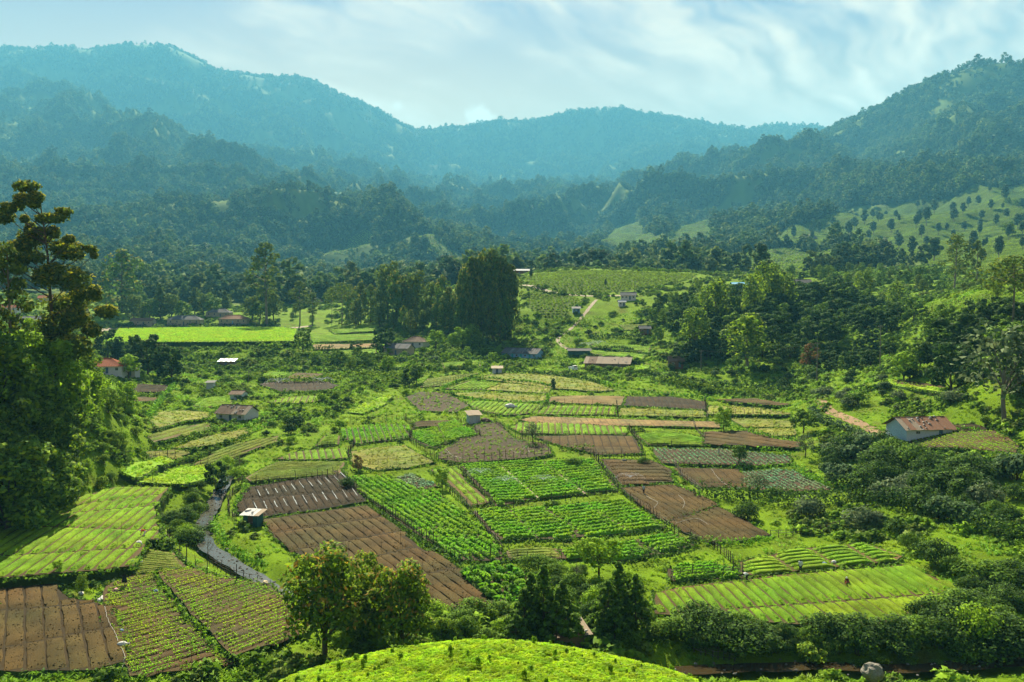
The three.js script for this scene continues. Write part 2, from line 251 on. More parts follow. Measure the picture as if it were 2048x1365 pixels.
const GRASS = [0.12, 0.205, 0.007], FOREST = [0.022, 0.048, 0.010], TEAC = [0.06, 0.095, 0.008], UPLAND = [0.085, 0.13, 0.02], SOILC = [0.09, 0.06, 0.025];
{
  const n = (ROWS + 1) * (COLS + 1), pos = new Float32Array(n * 3), col = new Float32Array(n * 3), uv = new Float32Array(n * 2), idx = new Uint32Array(ROWS * COLS * 6);
  for (let i = 0, k = 0; i <= ROWS; i++) {
    const D = rowD(i);
    for (let j = 0; j <= COLS; j++, k++) {
      const x = colX(j, D);
      pos.set([x, GH[k], -D], k * 3); uv.set([x / 7, D / 7], k * 2);
      const tea = D > 240 && inAny(TEA, x, D);
      let c = GRASS;
      if (tea) c = TEAC; else if (D > 700) c = fbm(x / 460 + 4, D / 460, 3) > 0.1 ? UPLAND : FOREST;
      const a = 1 + 0.55 * fbm(x / 9, D / 9, 3), b = smooth(0.22, 0.5, fbm(x / 14 + 40, D / 14, 4)) * (tea ? 0.1 : D > 640 ? 0.25 : 0.5), dry = smooth(-0.1, 0.5, fbm(x / 30 + 9, D / 30, 3)) * 0.45;
      col.set([mix(mix(c[0] * a, c[1] * 0.75, tea ? 0 : dry * 0.5), SOILC[0], b), mix(c[1] * a, SOILC[1], b), mix(c[2] * a, SOILC[2], b)], k * 3);
    }
  }
  let q = 0;
  for (let i = 0; i < ROWS; i++) for (let j = 0; j < COLS; j++) { const a = i * (COLS + 1) + j, b = a + 1, c = a + COLS + 1, d = c + 1; idx.set([a, b, c, b, d, c], q); q += 6; }
  const g = new THREE.BufferGeometry();
  g.setAttribute('position', new THREE.BufferAttribute(pos, 3)); g.setAttribute('color', new THREE.BufferAttribute(col, 3)); g.setAttribute('uv', new THREE.BufferAttribute(uv, 2)); g.setIndex(new THREE.BufferAttribute(idx, 1)); g.computeVertexNormals();
  solo('terrain', g, new THREE.MeshPhysicalMaterial({ vertexColors: true, map: grain, bumpMap: grainBump, bumpScale: 0.12, roughness: 1, specularIntensity: 0.05 }), 'valley floor and mountain slopes around it', 'terrain', null, 'structure');
}

// ---------------------------------------------------------------- foliage and wood
class Leaves {   // many small kite-shaped sprays of leaves; normals lean outwards from the clump they belong to
  constructor() { this.p = []; this.n = []; this.c = []; }
  kite(x, y, z, nx, ny, nz, ox, oy, oz, size, r, rgb, long = 1.5) {
    // a frame round the normal
    let tx = ny * 0.3 - nz * (r() - 0.5), ty = nz * (r() - 0.5) - nx * 0.6, tz = nx * (r() - 0.5) - ny * (r() - 0.5); const a = (r() - 0.5) * 2;
    tx += a; tz += (r() - 0.5) * 2; const d = tx * nx + ty * ny + tz * nz; tx -= d * nx; ty -= d * ny; tz -= d * nz; const l = Math.hypot(tx, ty, tz) || 1; tx /= l; ty /= l; tz /= l;
    const bx = ny * tz - nz * ty, by = nz * tx - nx * tz, bz = nx * ty - ny * tx, s = size * 0.5, L = s * long, cup = s * 0.35;
    const A = [x - tx * L, y - ty * L, z - tz * L], B = [x + bx * s - nx * cup, y + by * s - ny * cup, z + bz * s - nz * cup], C = [x + tx * L, y + ty * L, z + tz * L], E = [x - bx * s - nx * cup, y - by * s - ny * cup, z - bz * s - nz * cup];
    this.p.push(...A, ...C, ...B, ...A, ...E, ...C);
    for (let k = 0; k < 6; k++) { this.n.push(ox, oy, oz); this.c.push(...rgb); }
  }
  clump(cx, cy, cz, rx, ry, rz, n, size, colors, r, { shell = 0.5, tips, long, droop = 0, flat = 0.55, up = 0.12 } = {}) {
    for (let i = 0; i < n; i++) {
      let dx, dy, dz, l; do { dx = r() * 2 - 1; dy = r() * 2 - 1; dz = r() * 2 - 1; l = dx * dx + dy * dy + dz * dz; } while (l > 1 || l < 0.01); l = Math.sqrt(l); dx /= l; dy /= l; dz /= l;
      const rho = shell + (1 - shell) * Math.sqrt(r()) + (r() - 0.5) * 0.16;
      let nx = dx * 0.6 + (r() - 0.5) * 1.2, ny = dy * 0.6 + (r() - 0.5) * 1.2 + 0.25, nz = dz * 0.6 + (r() - 0.5) * 1.2; const nl = Math.hypot(nx, ny, nz); nx /= nl; ny /= nl; nz /= nl;
      let ox = mix(nx, dx, flat), oy = mix(ny, dy, flat) + up, oz = mix(nz, dz, flat); if (ox * nx + oy * ny + oz * nz < 0) { nx = -nx; ny = -ny; nz = -nz; } const ol = Math.hypot(ox, oy, oz); ox /= ol; oy /= ol; oz /= ol;
      const c = colors[Math.floor(r() * colors.length)], v = 0.75 + 0.5 * r(); let rgb = [c[0] * v, c[1] * v, c[2] * v];
      if (tips && dy > 0.1 && rho > 0.85 && r() < tips[3]) rgb = [tips[0] * v, tips[1] * v, tips[2] * v];
      this.kite(cx + dx * rx * rho, cy + dy * ry * rho - droop * r(), cz + dz * rz * rho, nx, ny, nz, ox, oy, oz, size * (0.65 + 0.7 * r()), r, rgb, long);
    }
    return this;
  }
  build() { const g = new THREE.BufferGeometry(); for (const [k, a] of [['position', this.p], ['normal', this.n], ['color', this.c]]) g.setAttribute(k, new THREE.BufferAttribute(new Float32Array(a), 3)); return g; }
}
function limb(pts, r0, r1, sides = 6) {   // a tapered branch along a line of points
  const c = pts.length > 2 ? new THREE.CatmullRomCurve3(pts.map((p) => V(...p))) : new THREE.LineCurve3(V(...pts[0]), V(...pts[1])), seg = pts.length > 2 ? pts.length * 2 : 2;
  const g = new THREE.TubeGeometry(c, seg, 1, sides, false), p = g.attributes.position, q = V(0, 0, 0), o = V(0, 0, 0);
  for (let i = 0; i <= seg; i++) { c.getPointAt(i / seg, o); const rr = mix(r0, r1, i / seg); for (let j = 0; j <= sides; j++) { const k = i * (sides + 1) + j; q.fromBufferAttribute(p, k).sub(o).multiplyScalar(rr).add(o); p.setXYZ(k, q.x, q.y, q.z); } }
  return g;
}
const join = (list) => mergeGeometries(list.map((g) => g.index ? g.toNonIndexed() : g));
const PAL = {
  gum: [[0.085, 0.135, 0.014], [0.13, 0.17, 0.012], [0.055, 0.10, 0.014]],
  young: [[0.12, 0.20, 0.012], [0.17, 0.25, 0.012], [0.07, 0.14, 0.012]],
  bright: [[0.16, 0.28, 0.012], [0.21, 0.34, 0.014], [0.11, 0.21, 0.012]],
  mid: [[0.08, 0.155, 0.014], [0.115, 0.20, 0.014], [0.05, 0.105, 0.012]],
  dark: [[0.03, 0.065, 0.012], [0.045, 0.09, 0.012], [0.02, 0.048, 0.01]],
  blue: [[0.05, 0.095, 0.035], [0.075, 0.125, 0.04], [0.035, 0.07, 0.028]],
  grey: [[0.085, 0.125, 0.05], [0.12, 0.16, 0.07], [0.05, 0.08, 0.035]],
  rust: [[0.14, 0.10, 0.03], [0.17, 0.08, 0.03], [0.08, 0.10, 0.025]],
};
// each kind returns { wood, crown } for a plant of height 1 standing at the origin
function roundTree(seed, { pal = PAL.mid, n = 700, leaf = 0.055, lumps = 11, wide = 0.36, low = 0.25, tips, squash = 0.85, long } = {}) {
  const r = rng(seed), L = new Leaves(), wood = [], lean = (r() - 0.5) * 0.08;
  wood.push(limb([[0, -0.04, 0], [lean * 0.5, low * 0.6, 0.01], [lean, low + 0.2, 0]], 0.026, 0.014));
  for (let i = 0; i < lumps; i++) {
    const t = i / (lumps - 1), a = i * 2.4 + r(), y = mix(low + 0.1, 0.88, t), w = wide * Math.sqrt(Math.max(0.05, 1 - ((y - 0.5) / 0.52) ** 2)) * (0.45 + 0.4 * r()), s = mix(0.155, 0.12, t) * (0.75 + 0.45 * r());
    const cx = lean + Math.cos(a) * w, cz = Math.sin(a) * w;
    L.clump(cx, y, cz, s * 1.1, s * squash, s * 1.1, Math.round(n / lumps), leaf, pal, r, { tips, long });
    if (i % 2 === 0) wood.push(limb([[lean * 0.6, low * 0.8 + 0.1 * t, 0], [mix(lean, cx, 0.5), mix(low, y, 0.6), cz * 0.5], [cx, y, cz]], 0.011, 0.003, 4));
  }
  return { wood: join(wood), crown: L.build() };
}
function tallTree(seed, { pal = PAL.gum, n = 900, leaf = 0.035, lumps = 16, wide = 0.17, low = 0.3, tips, squash = 0.62 } = {}) {   // gum: high open crown of separate pads
  const r = rng(seed), L = new Leaves(), wood = [], bend = (r() - 0.5) * 0.06, at = (y) => [bend * Math.sin(y * 3), y, bend * 0.6 * Math.sin(y * 4 + 1)];
  wood.push(limb([[0, -0.03, 0], at(0.25), at(0.5), at(0.75), at(0.96)], 0.016, 0.003));
  for (let i = 0; i < lumps; i++) {
    const t = i / (lumps - 1), y = mix(low, 0.95, t), w = wide * (0.3 + 0.9 * Math.sin(Math.PI * Math.min(1, 0.12 + 0.86 * t))) * (0.35 + 0.75 * r()), a = i * 2.4 + r() * 1.2, s = (0.05 + 0.035 * r()) * (wide / 0.17), [bx, , bz] = at(y);
    const cx = bx + Math.cos(a) * w * (t > 0.93 ? 0.2 : 1), cz = bz + Math.sin(a) * w * (t > 0.93 ? 0.2 : 1);
    L.clump(cx, y, cz, s * 1.25, s * squash * 1.3, s * 1.25, Math.round(n / lumps), leaf, pal, r, { tips });
    const [ax, , az] = at(y - 0.1); wood.push(limb([[ax, y - 0.1, az], [mix(ax, cx, 0.6), y - 0.05, mix(az, cz, 0.6)], [cx, y, cz]], 0.005, 0.0015, 4));
  }
  return { wood: join(wood), crown: L.build() };
}
function coneTree(seed, { pal = PAL.dark, n = 800, leaf = 0.045, wide = 0.2, low = 0.06 } = {}) {
  const r = rng(seed), L = new Leaves(), wood = [limb([[0, -0.03, 0], [0, 0.5, 0], [0, 0.97, 0]], 0.02, 0.003)];
  for (let i = 0; i < 26; i++) {
    const t = i / 25, y = mix(low + 0.08, 0.95, t), w = wide * (1 - t) ** 0.8 * (0.6 + 0.4 * r()), a = i * 2.4 + r(), s = mix(0.10, 0.035, t);
    L.clump(Math.cos(a) * w * 0.7, y, Math.sin(a) * w * 0.7, s * 1.1, s * 0.8, s * 1.1, Math.round(n / 26 * (1.5 - t)), leaf, pal, r);
    if (i < 18) wood.push(limb([[0, y - 0.03, 0], [Math.cos(a) * w, y, Math.sin(a) * w]], 0.005, 0.001, 4));
  }
  return { wood: join(wood), crown: L.build() };
}
function ovalTree(seed, { pal = PAL.blue, n = 420, leaf = 0.075, wide = 0.22, low = 0.28 } = {}) {   // the shade trees that stand among tea
  const r = rng(seed), L = new Leaves(), wood = [limb([[0, -0.05, 0], [0.01, 0.4, 0], [0, 0.9, 0]], 0.02, 0.005)], k = 9;
  for (let i = 0; i < k; i++) {
    const t = i / (k - 1), y = mix(low + 0.1, 0.9, t), w = wide * Math.sin(Math.PI * (0.18 + 0.72 * t)) * (0.35 + 0.4 * r()), a = i * 2.4 + r(), s = 0.11 + 0.05 * r() - 0.03 * t;
    L.clump(Math.cos(a) * w, y, Math.sin(a) * w, s, s * 1.05, s, Math.round(n / k), leaf, pal, r);
    if (i % 2) wood.push(limb([[0, y - 0.12, 0], [Math.cos(a) * w, y, Math.sin(a) * w]], 0.006, 0.002, 4));
  }
  return { wood: join(wood), crown: L.build() };
}
function bushShape(seed, { pal = PAL.mid, n = 420, leaf = 0.13, lumps = 8, spread = 0.55, tips, long, shell = 0.45 } = {}) {   // height 1, about 1.5 wide, leaves down to the ground
  const r = rng(seed), L = new Leaves(), wood = [];
  for (let i = 0; i < lumps; i++) {
    const a = i * 2.4 + r(), w = i === 0 ? 0 : spread * Math.sqrt(r()), s = 0.3 + 0.14 * r(), y = clamp(0.72 - 0.55 * w + 0.15 * (r() - 0.5), 0.22, 0.7);
    L.clump(Math.cos(a) * w, y, Math.sin(a) * w, s, s * 0.85, s, Math.round(n / lumps), leaf, pal, r, { tips, long, shell });
    wood.push(limb([[Math.cos(a) * 0.06, -0.06, Math.sin(a) * 0.06], [Math.cos(a) * w * 0.7, y * 0.7, Math.sin(a) * w * 0.7], [Math.cos(a) * w, y + 0.1, Math.sin(a) * w]], 0.022, 0.006, 4));
  }
  return { wood: join(wood), crown: L.build() };
}

// ---------------------------------------------------------------- woods on the mountains: past counting, one mass for each kind of tree
{
  const r = rng(5), kinds = [
    [ovalTree(101, { pal: [[1, 1, 1], [0.8, 0.85, 0.8], [1.2, 1.15, 1.0]], n: 130, leaf: 0.15 }), 'forest_tree'],
    [roundTree(102, { pal: [[1, 1, 1], [0.8, 0.85, 0.8], [1.2, 1.15, 1.0]], n: 130, leaf: 0.15, lumps: 8, low: 0.15 }), 'forest_tree'],
    [tallTree(103, { pal: [[1, 1, 1], [0.8, 0.85, 0.8], [1.2, 1.15, 1.0]], n: 150, leaf: 0.1, lumps: 11, wide: 0.22 }), 'forest_tree'],
  ], lists = [[], [], []];
  const tint = [[0.06, 0.11, 0.022], [0.085, 0.14, 0.022], [0.045, 0.085, 0.022], [0.10, 0.14, 0.03], [0.04, 0.07, 0.025]];
  for (let k = 0; k < 1050000; k++) {
    const t = r(), D = 700 + 8200 * Math.pow(t, 1.05), x = (r() * 2 - 1) * 0.64 * (D + 60), q = r(), q2 = r();
    if (inAny(TEA, x, D)) { if (q > 0.0) continue; }
    const patch = fbm(x / 460 + 4, D / 460, 3), fine = fbm(x / 110, D / 110 + 8, 2), up = smooth(5000, 7000, D) * smooth(400, -1500, x);
    let dens = patch > 0.1 ? 0.1 : 0.95; dens += fine * 0.5; dens *= 1 - 0.75 * up; if (D < 800) dens *= 0.3;
    if (q > dens * (D < 950 ? 0.5 : 0.8)) continue;
    const y = ground(x, D), kind = q2 < 0.4 ? 0 : q2 < 0.8 ? 1 : 2, s = (kind === 2 ? 19 : 13) * (0.7 + 0.7 * r()) * mix(0.85, 1.5, smooth(1000, 6000, D)) * (r() < 0.1 ? 1.6 : 1), c = tint[Math.floor(r() * tint.length)], v = 0.8 + 0.4 * r(), w = s * (0.9 + 0.35 * r());
    lists[kind].push([x, y - 0.4, -D, r() * 6.3, w, s, w, c[0] * v, c[1] * v, c[2] * v]);
  }
  const names = ['oval-crowned woodland trees covering the hazy mountain slopes', 'round-crowned woodland trees covering the hazy mountain slopes', 'tall slender woodland trees rising from the hazy mountain slopes'];
  kinds.forEach(([k, name], i) => scatter('hillside_forest', k.crown, LEAF, lists[i], names[i], 'forest'));
  console.log('forest', lists.map((l) => l.length));
}

// ---------------------------------------------------------------- plots of crops
const PLOTS = [];
const surface = (x, D) => { for (const p of PLOTS) if (x > p.x0 && x < p.x1 && D > p.d0 && D < p.d1 && inside(p.poly, x, D)) return Math.max(p.level(x, D), ground(x, D)); return ground(x, D); };
const inPlot = (x, D, pad = 0) => PLOTS.some((p) => x > p.x0 - pad && x < p.x1 + pad && D > p.d0 - pad && D < p.d1 + pad && (inside(p.poly, x, D) || (pad > 0 && (inside(p.poly, x + pad, D) || inside(p.poly, x - pad, D) || inside(p.poly, x, D + pad) || inside(p.poly, x, D - pad)))));
const Zone = (ox, oy) => (pts) => pts.map(([x, y]) => [ox + x / 2.9257, oy + y / 2.9257]);
const Z1 = Zone(0, 900), Z2 = Zone(650, 880), Z3 = Zone(1348, 900), Z4 = Zone(0, 600), Z5 = Zone(650, 560), Z6 = Zone(1348, 560), ZF = (p) => p;

const mat = (o) => new THREE.MeshPhysicalMaterial({ roughness: 0.95, specularIntensity: 0.12, vertexColors: true, map: grain, bumpMap: grainBump, bumpScale: 0.06, ...o });
const SOIL = mat({}), CROPBED = mat({ bumpScale: 0.1 }), TURF = mat({ bumpScale: 0.1 });
const tuftShape = (seed, n, size, leaf, pal, h = 0.5, long = 1.6) => new Leaves().clump(0, h * 0.45, 0, size, h * 0.6, size, n, leaf, pal, rng(seed), { shell: 0.25, flat: 0.6, long, up: 0.7 }).build();
const W3 = [[1, 1, 1], [0.82, 0.86, 0.8], [1.2, 1.12, 1]];
const TUFT = { lush: tuftShape(31, 12, 0.17, 0.15, W3, 0.28), bed: tuftShape(32, 8, 0.13, 0.09, W3, 0.1), cabbage: tuftShape(33, 9, 0.20, 0.26, W3, 0.26, 1.1), leafy: tuftShape(34, 14, 0.34, 0.26, W3, 0.75, 2.0), grass: tuftShape(35, 8, 0.24, 0.10, W3, 0.32, 4), far: tuftShape(36, 8, 0.5, 0.4, W3, 0.36) };
const CROP = {
  lush: { soil: [0.05, 0.035, 0.016], top: [0.12, 0.27, 0.010], leaf: [0.19, 0.39, 0.014], h: 0.42, w: 0.64, tuft: 'lush', per: 7 },
  bed: { soil: [0.085, 0.06, 0.022], top: [0.165, 0.29, 0.010], leaf: [0.19, 0.35, 0.010], h: 0.32, w: 0.71, tuft: 'bed', per: 6 },
  dull: { soil: [0.12, 0.09, 0.04], top: [0.14, 0.185, 0.02], leaf: [0.18, 0.26, 0.02], h: 0.2, w: 0.8, tuft: 'bed', per: 4 },
  sprout: { soil: [0.075, 0.052, 0.02], top: [0.085, 0.06, 0.024], leaf: [0.22, 0.38, 0.012], h: 0.12, w: 0.9, tuft: 'bed', per: 0, lines: 2 },
  soil: { soil: [0.032, 0.022, 0.008], top: [0.074, 0.050, 0.014], leaf: null, h: 0.18, w: 0.88 },
  wet: { soil: [0.016, 0.012, 0.006], top: [0.032, 0.022, 0.008], leaf: null, h: 0.2, w: 0.84 },
  tan: { soil: [0.13, 0.09, 0.045], top: [0.20, 0.145, 0.055], leaf: null, h: 0.10, w: 0.9 },
  pale: { soil: [0.14, 0.14, 0.03], top: [0.17, 0.19, 0.03], leaf: [0.20, 0.25, 0.03], h: 0.06, w: 0.96, tuft: 'grass', per: 1.6 },
  turf: { soil: [0.16, 0.27, 0.008], top: [0.16, 0.27, 0.008], leaf: [0.22, 0.38, 0.010], h: 0, w: 1, tuft: 'grass', per: 3, noBeds: true },
  cabbage: { soil: [0.07, 0.048, 0.024], top: [0.07, 0.048, 0.024], leaf: [0.14, 0.25, 0.13], h: 0.1, w: 0.7, tuft: 'cabbage', per: 0, lines: 1 },
  leafy: { soil: [0.05, 0.036, 0.016], top: [0.05, 0.10, 0.012], leaf: [0.10, 0.24, 0.014], h: 0.3, w: 0.6, tuft: 'leafy', per: 3.2 },
  weedy: { soil: [0.06, 0.045, 0.022], top: [0.06, 0.045, 0.022], leaf: [0.13, 0.24, 0.014], h: 0.02, w: 1, tuft: 'grass', per: 1.3, noBeds: true },
};
const CLOD = new THREE.IcosahedronGeometry(1, 0), CLODM = std([1, 1, 1]);
function grow(p, by) { let a = 0; p.forEach(([x, y], i) => { const [u, v] = p[(i + 1) % p.length]; a += x * v - u * y; }); const s = a > 0 ? 1 : -1, n = p.length; return p.map(([x, y], i) => { const [px, py] = p[(i + n - 1) % n], [qx, qy] = p[(i + 1) % n]; let ex = qy - py, ey = px - qx; const l = Math.hypot(ex, ey) || 1; return [x + s * by * ex / l, y + s * by * ey / l]; }); }
let plotSeed = 500;
function plot(type, pts, dir, spacing, label, { cross = [], lift = 0.3, verge = 1, skip = 0 } = {}) {
  const C = CROP[type], r = rng(++plotSeed), poly = grow(area(pts, lift), 0.45), n = poly.length;
  // level: plane through the boundary, raised clear of the ground below
  let sx = 0, sd = 0, sh = 0; const P = poly.map(([x, D]) => [x, D, ground(x, D)]); for (const [x, D, h] of P) { sx += x; sd += D; sh += h; } sx /= n; sd /= n; sh /= n;
  let xx = 0, dd = 0, xd = 0, xh = 0, dh = 0; for (const [x, D, h] of P) { const a = x - sx, b = D - sd, c = h - sh; xx += a * a; dd += b * b; xd += a * b; xh += a * c; dh += b * c; }
  const det = xx * dd - xd * xd || 1, ga = (xh * dd - dh * xd) / det, gb = (dh * xx - xh * xd) / det; let up = 0;
  const x0 = Math.min(...poly.map((p) => p[0])), x1 = Math.max(...poly.map((p) => p[0])), d0 = Math.min(...poly.map((p) => p[1])), d1 = Math.max(...poly.map((p) => p[1]));
  const plane = (x, D) => sh + ga * (x - sx) + gb * (D - sd);
  for (let i = 0; i <= 14; i++) for (let j = 0; j <= 14; j++) { const x = mix(x0, x1, i / 14), D = mix(d0, d1, j / 14); if (inside(poly, x, D)) up = Math.max(up, ground(x, D) - plane(x, D)); }
  for (const [x, D, h] of P) up = Math.max(up, h - plane(x, D));
  up += 0.3; const level = (x, D) => plane(x, D) + up;
  PLOTS.push({ poly, level, x0, x1, d0, d1, type });
  const far = sd > 230, root = thing('crop_plot', label, 'crop plot', null); root.position.set(sx, level(sx, sd), -sd);
  const loc = (x, D, y) => [x - sx, y - level(sx, sd), -(D - sd)], shade = (c, x, D) => { const v = 1 + 0.62 * fbm(x / 7, D / 7, 4) + 0.3 * (r() - 0.5), w = 1 + 0.35 * fbm(x / 16 + 30, D / 16, 2); return [c[0] * v * w, c[1] * v, c[2] * v]; };
  { // earth: a fine grid clipped to the outline, and the bank round it
    const pos = [], col = [], uv = [], add = (x, D, y, c) => { pos.push(...loc(x, D, y)); col.push(...c); uv.push(x / 5, (D + y) / 5); };
    const fine = []; for (let i = 0; i < n; i++) { const a = poly[i], b = poly[(i + 1) % n], m = Math.max(1, Math.round(Math.hypot(a[0] - b[0], a[1] - b[1]) / 2.5)); for (let k = 0; k < m; k++) fine.push([mix(a[0], b[0], k / m), mix(a[1], b[1], k / m)]); }
    const jag = fine.map(([x, D]) => [x + 0.35 * n2(x / 2, D / 2), D + 0.35 * n2(x / 2 + 9, D / 2)]), tri = THREE.ShapeUtils.triangulateShape(jag.map(([x, D]) => new THREE.Vector2(x, D)), []);
    const cc = jag.map(([x, D]) => shade(C.soil, x, D));
    for (const t of tri) { const [a, b, c] = t.map((i) => jag[i]); const ccw = (b[0] - a[0]) * (c[1] - a[1]) - (b[1] - a[1]) * (c[0] - a[0]) > 0 ? t : [t[0], t[2], t[1]]; for (const i of ccw) add(jag[i][0], jag[i][1], level(...jag[i]), cc[i]); }
    const g = new THREE.BufferGeometry(); g.setAttribute('position', new THREE.Float32BufferAttribute(pos, 3)); g.setAttribute('color', new THREE.Float32BufferAttribute(col, 3)); g.setAttribute('uv', new THREE.Float32BufferAttribute(uv, 2)); g.computeVertexNormals();
    part('soil', g, SOIL, root);
    pos.length = col.length = uv.length = 0; const m = jag.length, bank = [0.045, 0.08, 0.01], out = (k) => { const a = jag[(k + m - 1) % m], b = jag[(k + 1) % m]; let ex = b[1] - a[1], ed = a[0] - b[0]; const l = Math.hypot(ex, ed) || 1; return [ex / l, ed / l]; };
    let turn = 0; for (let i = 0; i < m; i++) { const a = jag[i], b = jag[(i + 1) % m]; turn += a[0] * b[1] - b[0] * a[1]; } const sgn = turn > 0 ? 1 : -1;
    const rim = jag.map((p, k) => { const [ex, ed] = out(k), w = 0.35; return [p[0] + ex * sgn * w, p[1] + ed * sgn * w]; });
    for (let i = 0; i < m; i++) { const j = (i + 1) % m, a = [...jag[i], level(...jag[i])], b = [...jag[j], level(...jag[j])], c = [...rim[i], Math.min(ground(...rim[i]), level(...jag[i])) - 0.25], d = [...rim[j], Math.min(ground(...rim[j]), level(...jag[j])) - 0.25]; for (const q of sgn > 0 ? [a, c, b, b, c, d] : [a, b, c, b, d, c]) add(q[0], q[1], q[2], shade(bank, q[0], q[1])); }
    const k = new THREE.BufferGeometry(); k.setAttribute('position', new THREE.Float32BufferAttribute(pos, 3)); k.setAttribute('color', new THREE.Float32BufferAttribute(col, 3)); k.setAttribute('uv', new THREE.Float32BufferAttribute(uv, 2)); k.computeVertexNormals();
    part('bank', k, TURF, root);
    if (verge) { // grass along the edges; camera-side leaves coloured darker to stand for backlit shade
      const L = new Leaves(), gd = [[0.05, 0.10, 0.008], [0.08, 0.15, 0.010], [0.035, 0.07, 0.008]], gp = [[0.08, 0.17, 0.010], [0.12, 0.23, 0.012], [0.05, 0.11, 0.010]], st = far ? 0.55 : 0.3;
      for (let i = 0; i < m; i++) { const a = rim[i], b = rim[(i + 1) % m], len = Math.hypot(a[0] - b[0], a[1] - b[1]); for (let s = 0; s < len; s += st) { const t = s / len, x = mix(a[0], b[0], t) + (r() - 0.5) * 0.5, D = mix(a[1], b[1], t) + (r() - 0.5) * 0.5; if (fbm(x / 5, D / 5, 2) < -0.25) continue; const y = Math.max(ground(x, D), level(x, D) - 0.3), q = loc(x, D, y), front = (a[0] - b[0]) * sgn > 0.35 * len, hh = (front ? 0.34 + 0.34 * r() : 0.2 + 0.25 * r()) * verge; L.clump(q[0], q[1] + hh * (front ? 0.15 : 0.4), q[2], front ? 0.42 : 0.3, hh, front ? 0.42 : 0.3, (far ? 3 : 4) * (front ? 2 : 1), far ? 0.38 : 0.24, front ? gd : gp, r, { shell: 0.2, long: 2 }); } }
      if (L.p.length) part('grass_verge', L.build(), CROPLEAF, root).userData.kind = 'stuff';
    }
  }
  if (!C.noBeds || C.per) {
    const [A, B] = dir ? area(dir, lift) : [[0, 0], [1, 0]]; let ux = B[0] - A[0], ud = B[1] - A[1]; const l = Math.hypot(ux, ud); ux /= l; ud /= l; const vx = -ud, vd = ux;
    const S = poly.map(([x, D]) => [(x - sx) * ux + (D - sd) * ud, (x - sx) * vx + (D - sd) * vd]), cuts = cross.map((c) => area(c, lift).map(([x, D]) => [(x - sx) * ux + (D - sd) * ud, (x - sx) * vx + (D - sd) * vd]));
    const t0 = Math.min(...S.map((p) => p[1])), t1 = Math.max(...S.map((p) => p[1])), half = spacing * (C.per > 5 && sd > 175 ? 0.8 : C.w) / 2, tufts = [], beds = [];
    for (let t = t0 + spacing * 0.55; t < t1 - spacing * 0.3; t += spacing) {
      const hit = []; for (let i = 0; i < n; i++) { const [a, b] = [S[i], S[(i + 1) % n]]; if ((a[1] > t) !== (b[1] > t)) hit.push(a[0] + (b[0] - a[0]) * (t - a[1]) / (b[1] - a[1])); }
      hit.sort((a, b) => a - b);
      for (let k = 0; k + 1 < hit.length; k += 2) {
        const lo = hit[k] + 0.35, hi = hit[k + 1] - 0.35; if (hi - lo < 0.8) continue;
        const at = [lo]; for (const [a, b] of cuts) { const s = a[0] + (b[0] - a[0]) * (t - a[1]) / ((b[1] - a[1]) || 1e-6); if (s > lo + 0.6 && s < hi - 0.6) at.push(s); } at.sort((a, b) => a - b); at.push(hi);
        for (let q = 0; q + 1 < at.length; q++) beds.push([t, at[q] + (q ? 0.22 : 0), at[q + 1] - (q + 2 < at.length ? 0.22 : 0)]);
      }
    }
    const all = [];
    for (const [t, lo, hi] of beds) {
      const len = hi - lo, m = Math.max(2, Math.round(len / (far ? 2.2 : 1.1)));
      if (!C.noBeds) {
        const sh = C.leaf ? 0.8 : 0.93, prof = [[-half, -0.04], [-half * sh, C.h * 0.9], [0, C.h], [half * sh, C.h * 0.9], [half, -0.04]], pos = [], col = [], uv = [], idx = [];
        for (let i = 0; i <= m; i++) { const s = mix(lo, hi, i / m), end = i === 0 || i === m; for (let k = 0; k < 5; k++) { const q = t + prof[k][0] * (1 + 0.1 * (r() - 0.5)) + 0.1 * n2(s / 4, t), x = sx + s * ux + q * vx, D = sd + s * ud + q * vd; pos.push(...loc(x, D, level(x, D) + (end ? prof[k][1] * 0.25 - 0.03 : prof[k][1] * (0.85 + 0.3 * r())))); col.push(...shade(C.top, x, D)); uv.push(x / 2.3, D / 2.3); if (i < m && k < 4) { const a = i * 5 + k; idx.push(a, a + 5, a + 1, a + 1, a + 5, a + 6); } } }
        const g = new THREE.BufferGeometry(); g.setAttribute('position', new THREE.Float32BufferAttribute(pos, 3)); g.setAttribute('color', new THREE.Float32BufferAttribute(col, 3)); g.setAttribute('uv', new THREE.Float32BufferAttribute(uv, 2)); g.setIndex(idx); g.computeVertexNormals(); all.push([len, g]);
      }
      if (C.leaf) {
        const place = (s, q, sc = 1) => { const x = sx + s * ux + q * vx, D = sd + s * ud + q * vd; if (fbm(x / 4.5 + 60, D / 4.5, 3) < -0.3 && r() < 0.75) return; const v = (0.7 + 0.6 * r()) * (1 + 0.35 * fbm(x / 9, D / 9 + 3, 2)), w = 1 + 0.5 * fbm(x / 12 + 8, D / 12, 2), p = loc(x, D, level(x, D) + (C.noBeds ? 0 : C.h * 0.75)), z = sc * (0.75 + 0.5 * r()); tufts.push([p[0], p[1], p[2], r() * 6.3, z, z * (0.8 + 0.5 * r()), z, C.leaf[0] * v * w, C.leaf[1] * v, C.leaf[2] * v]); };
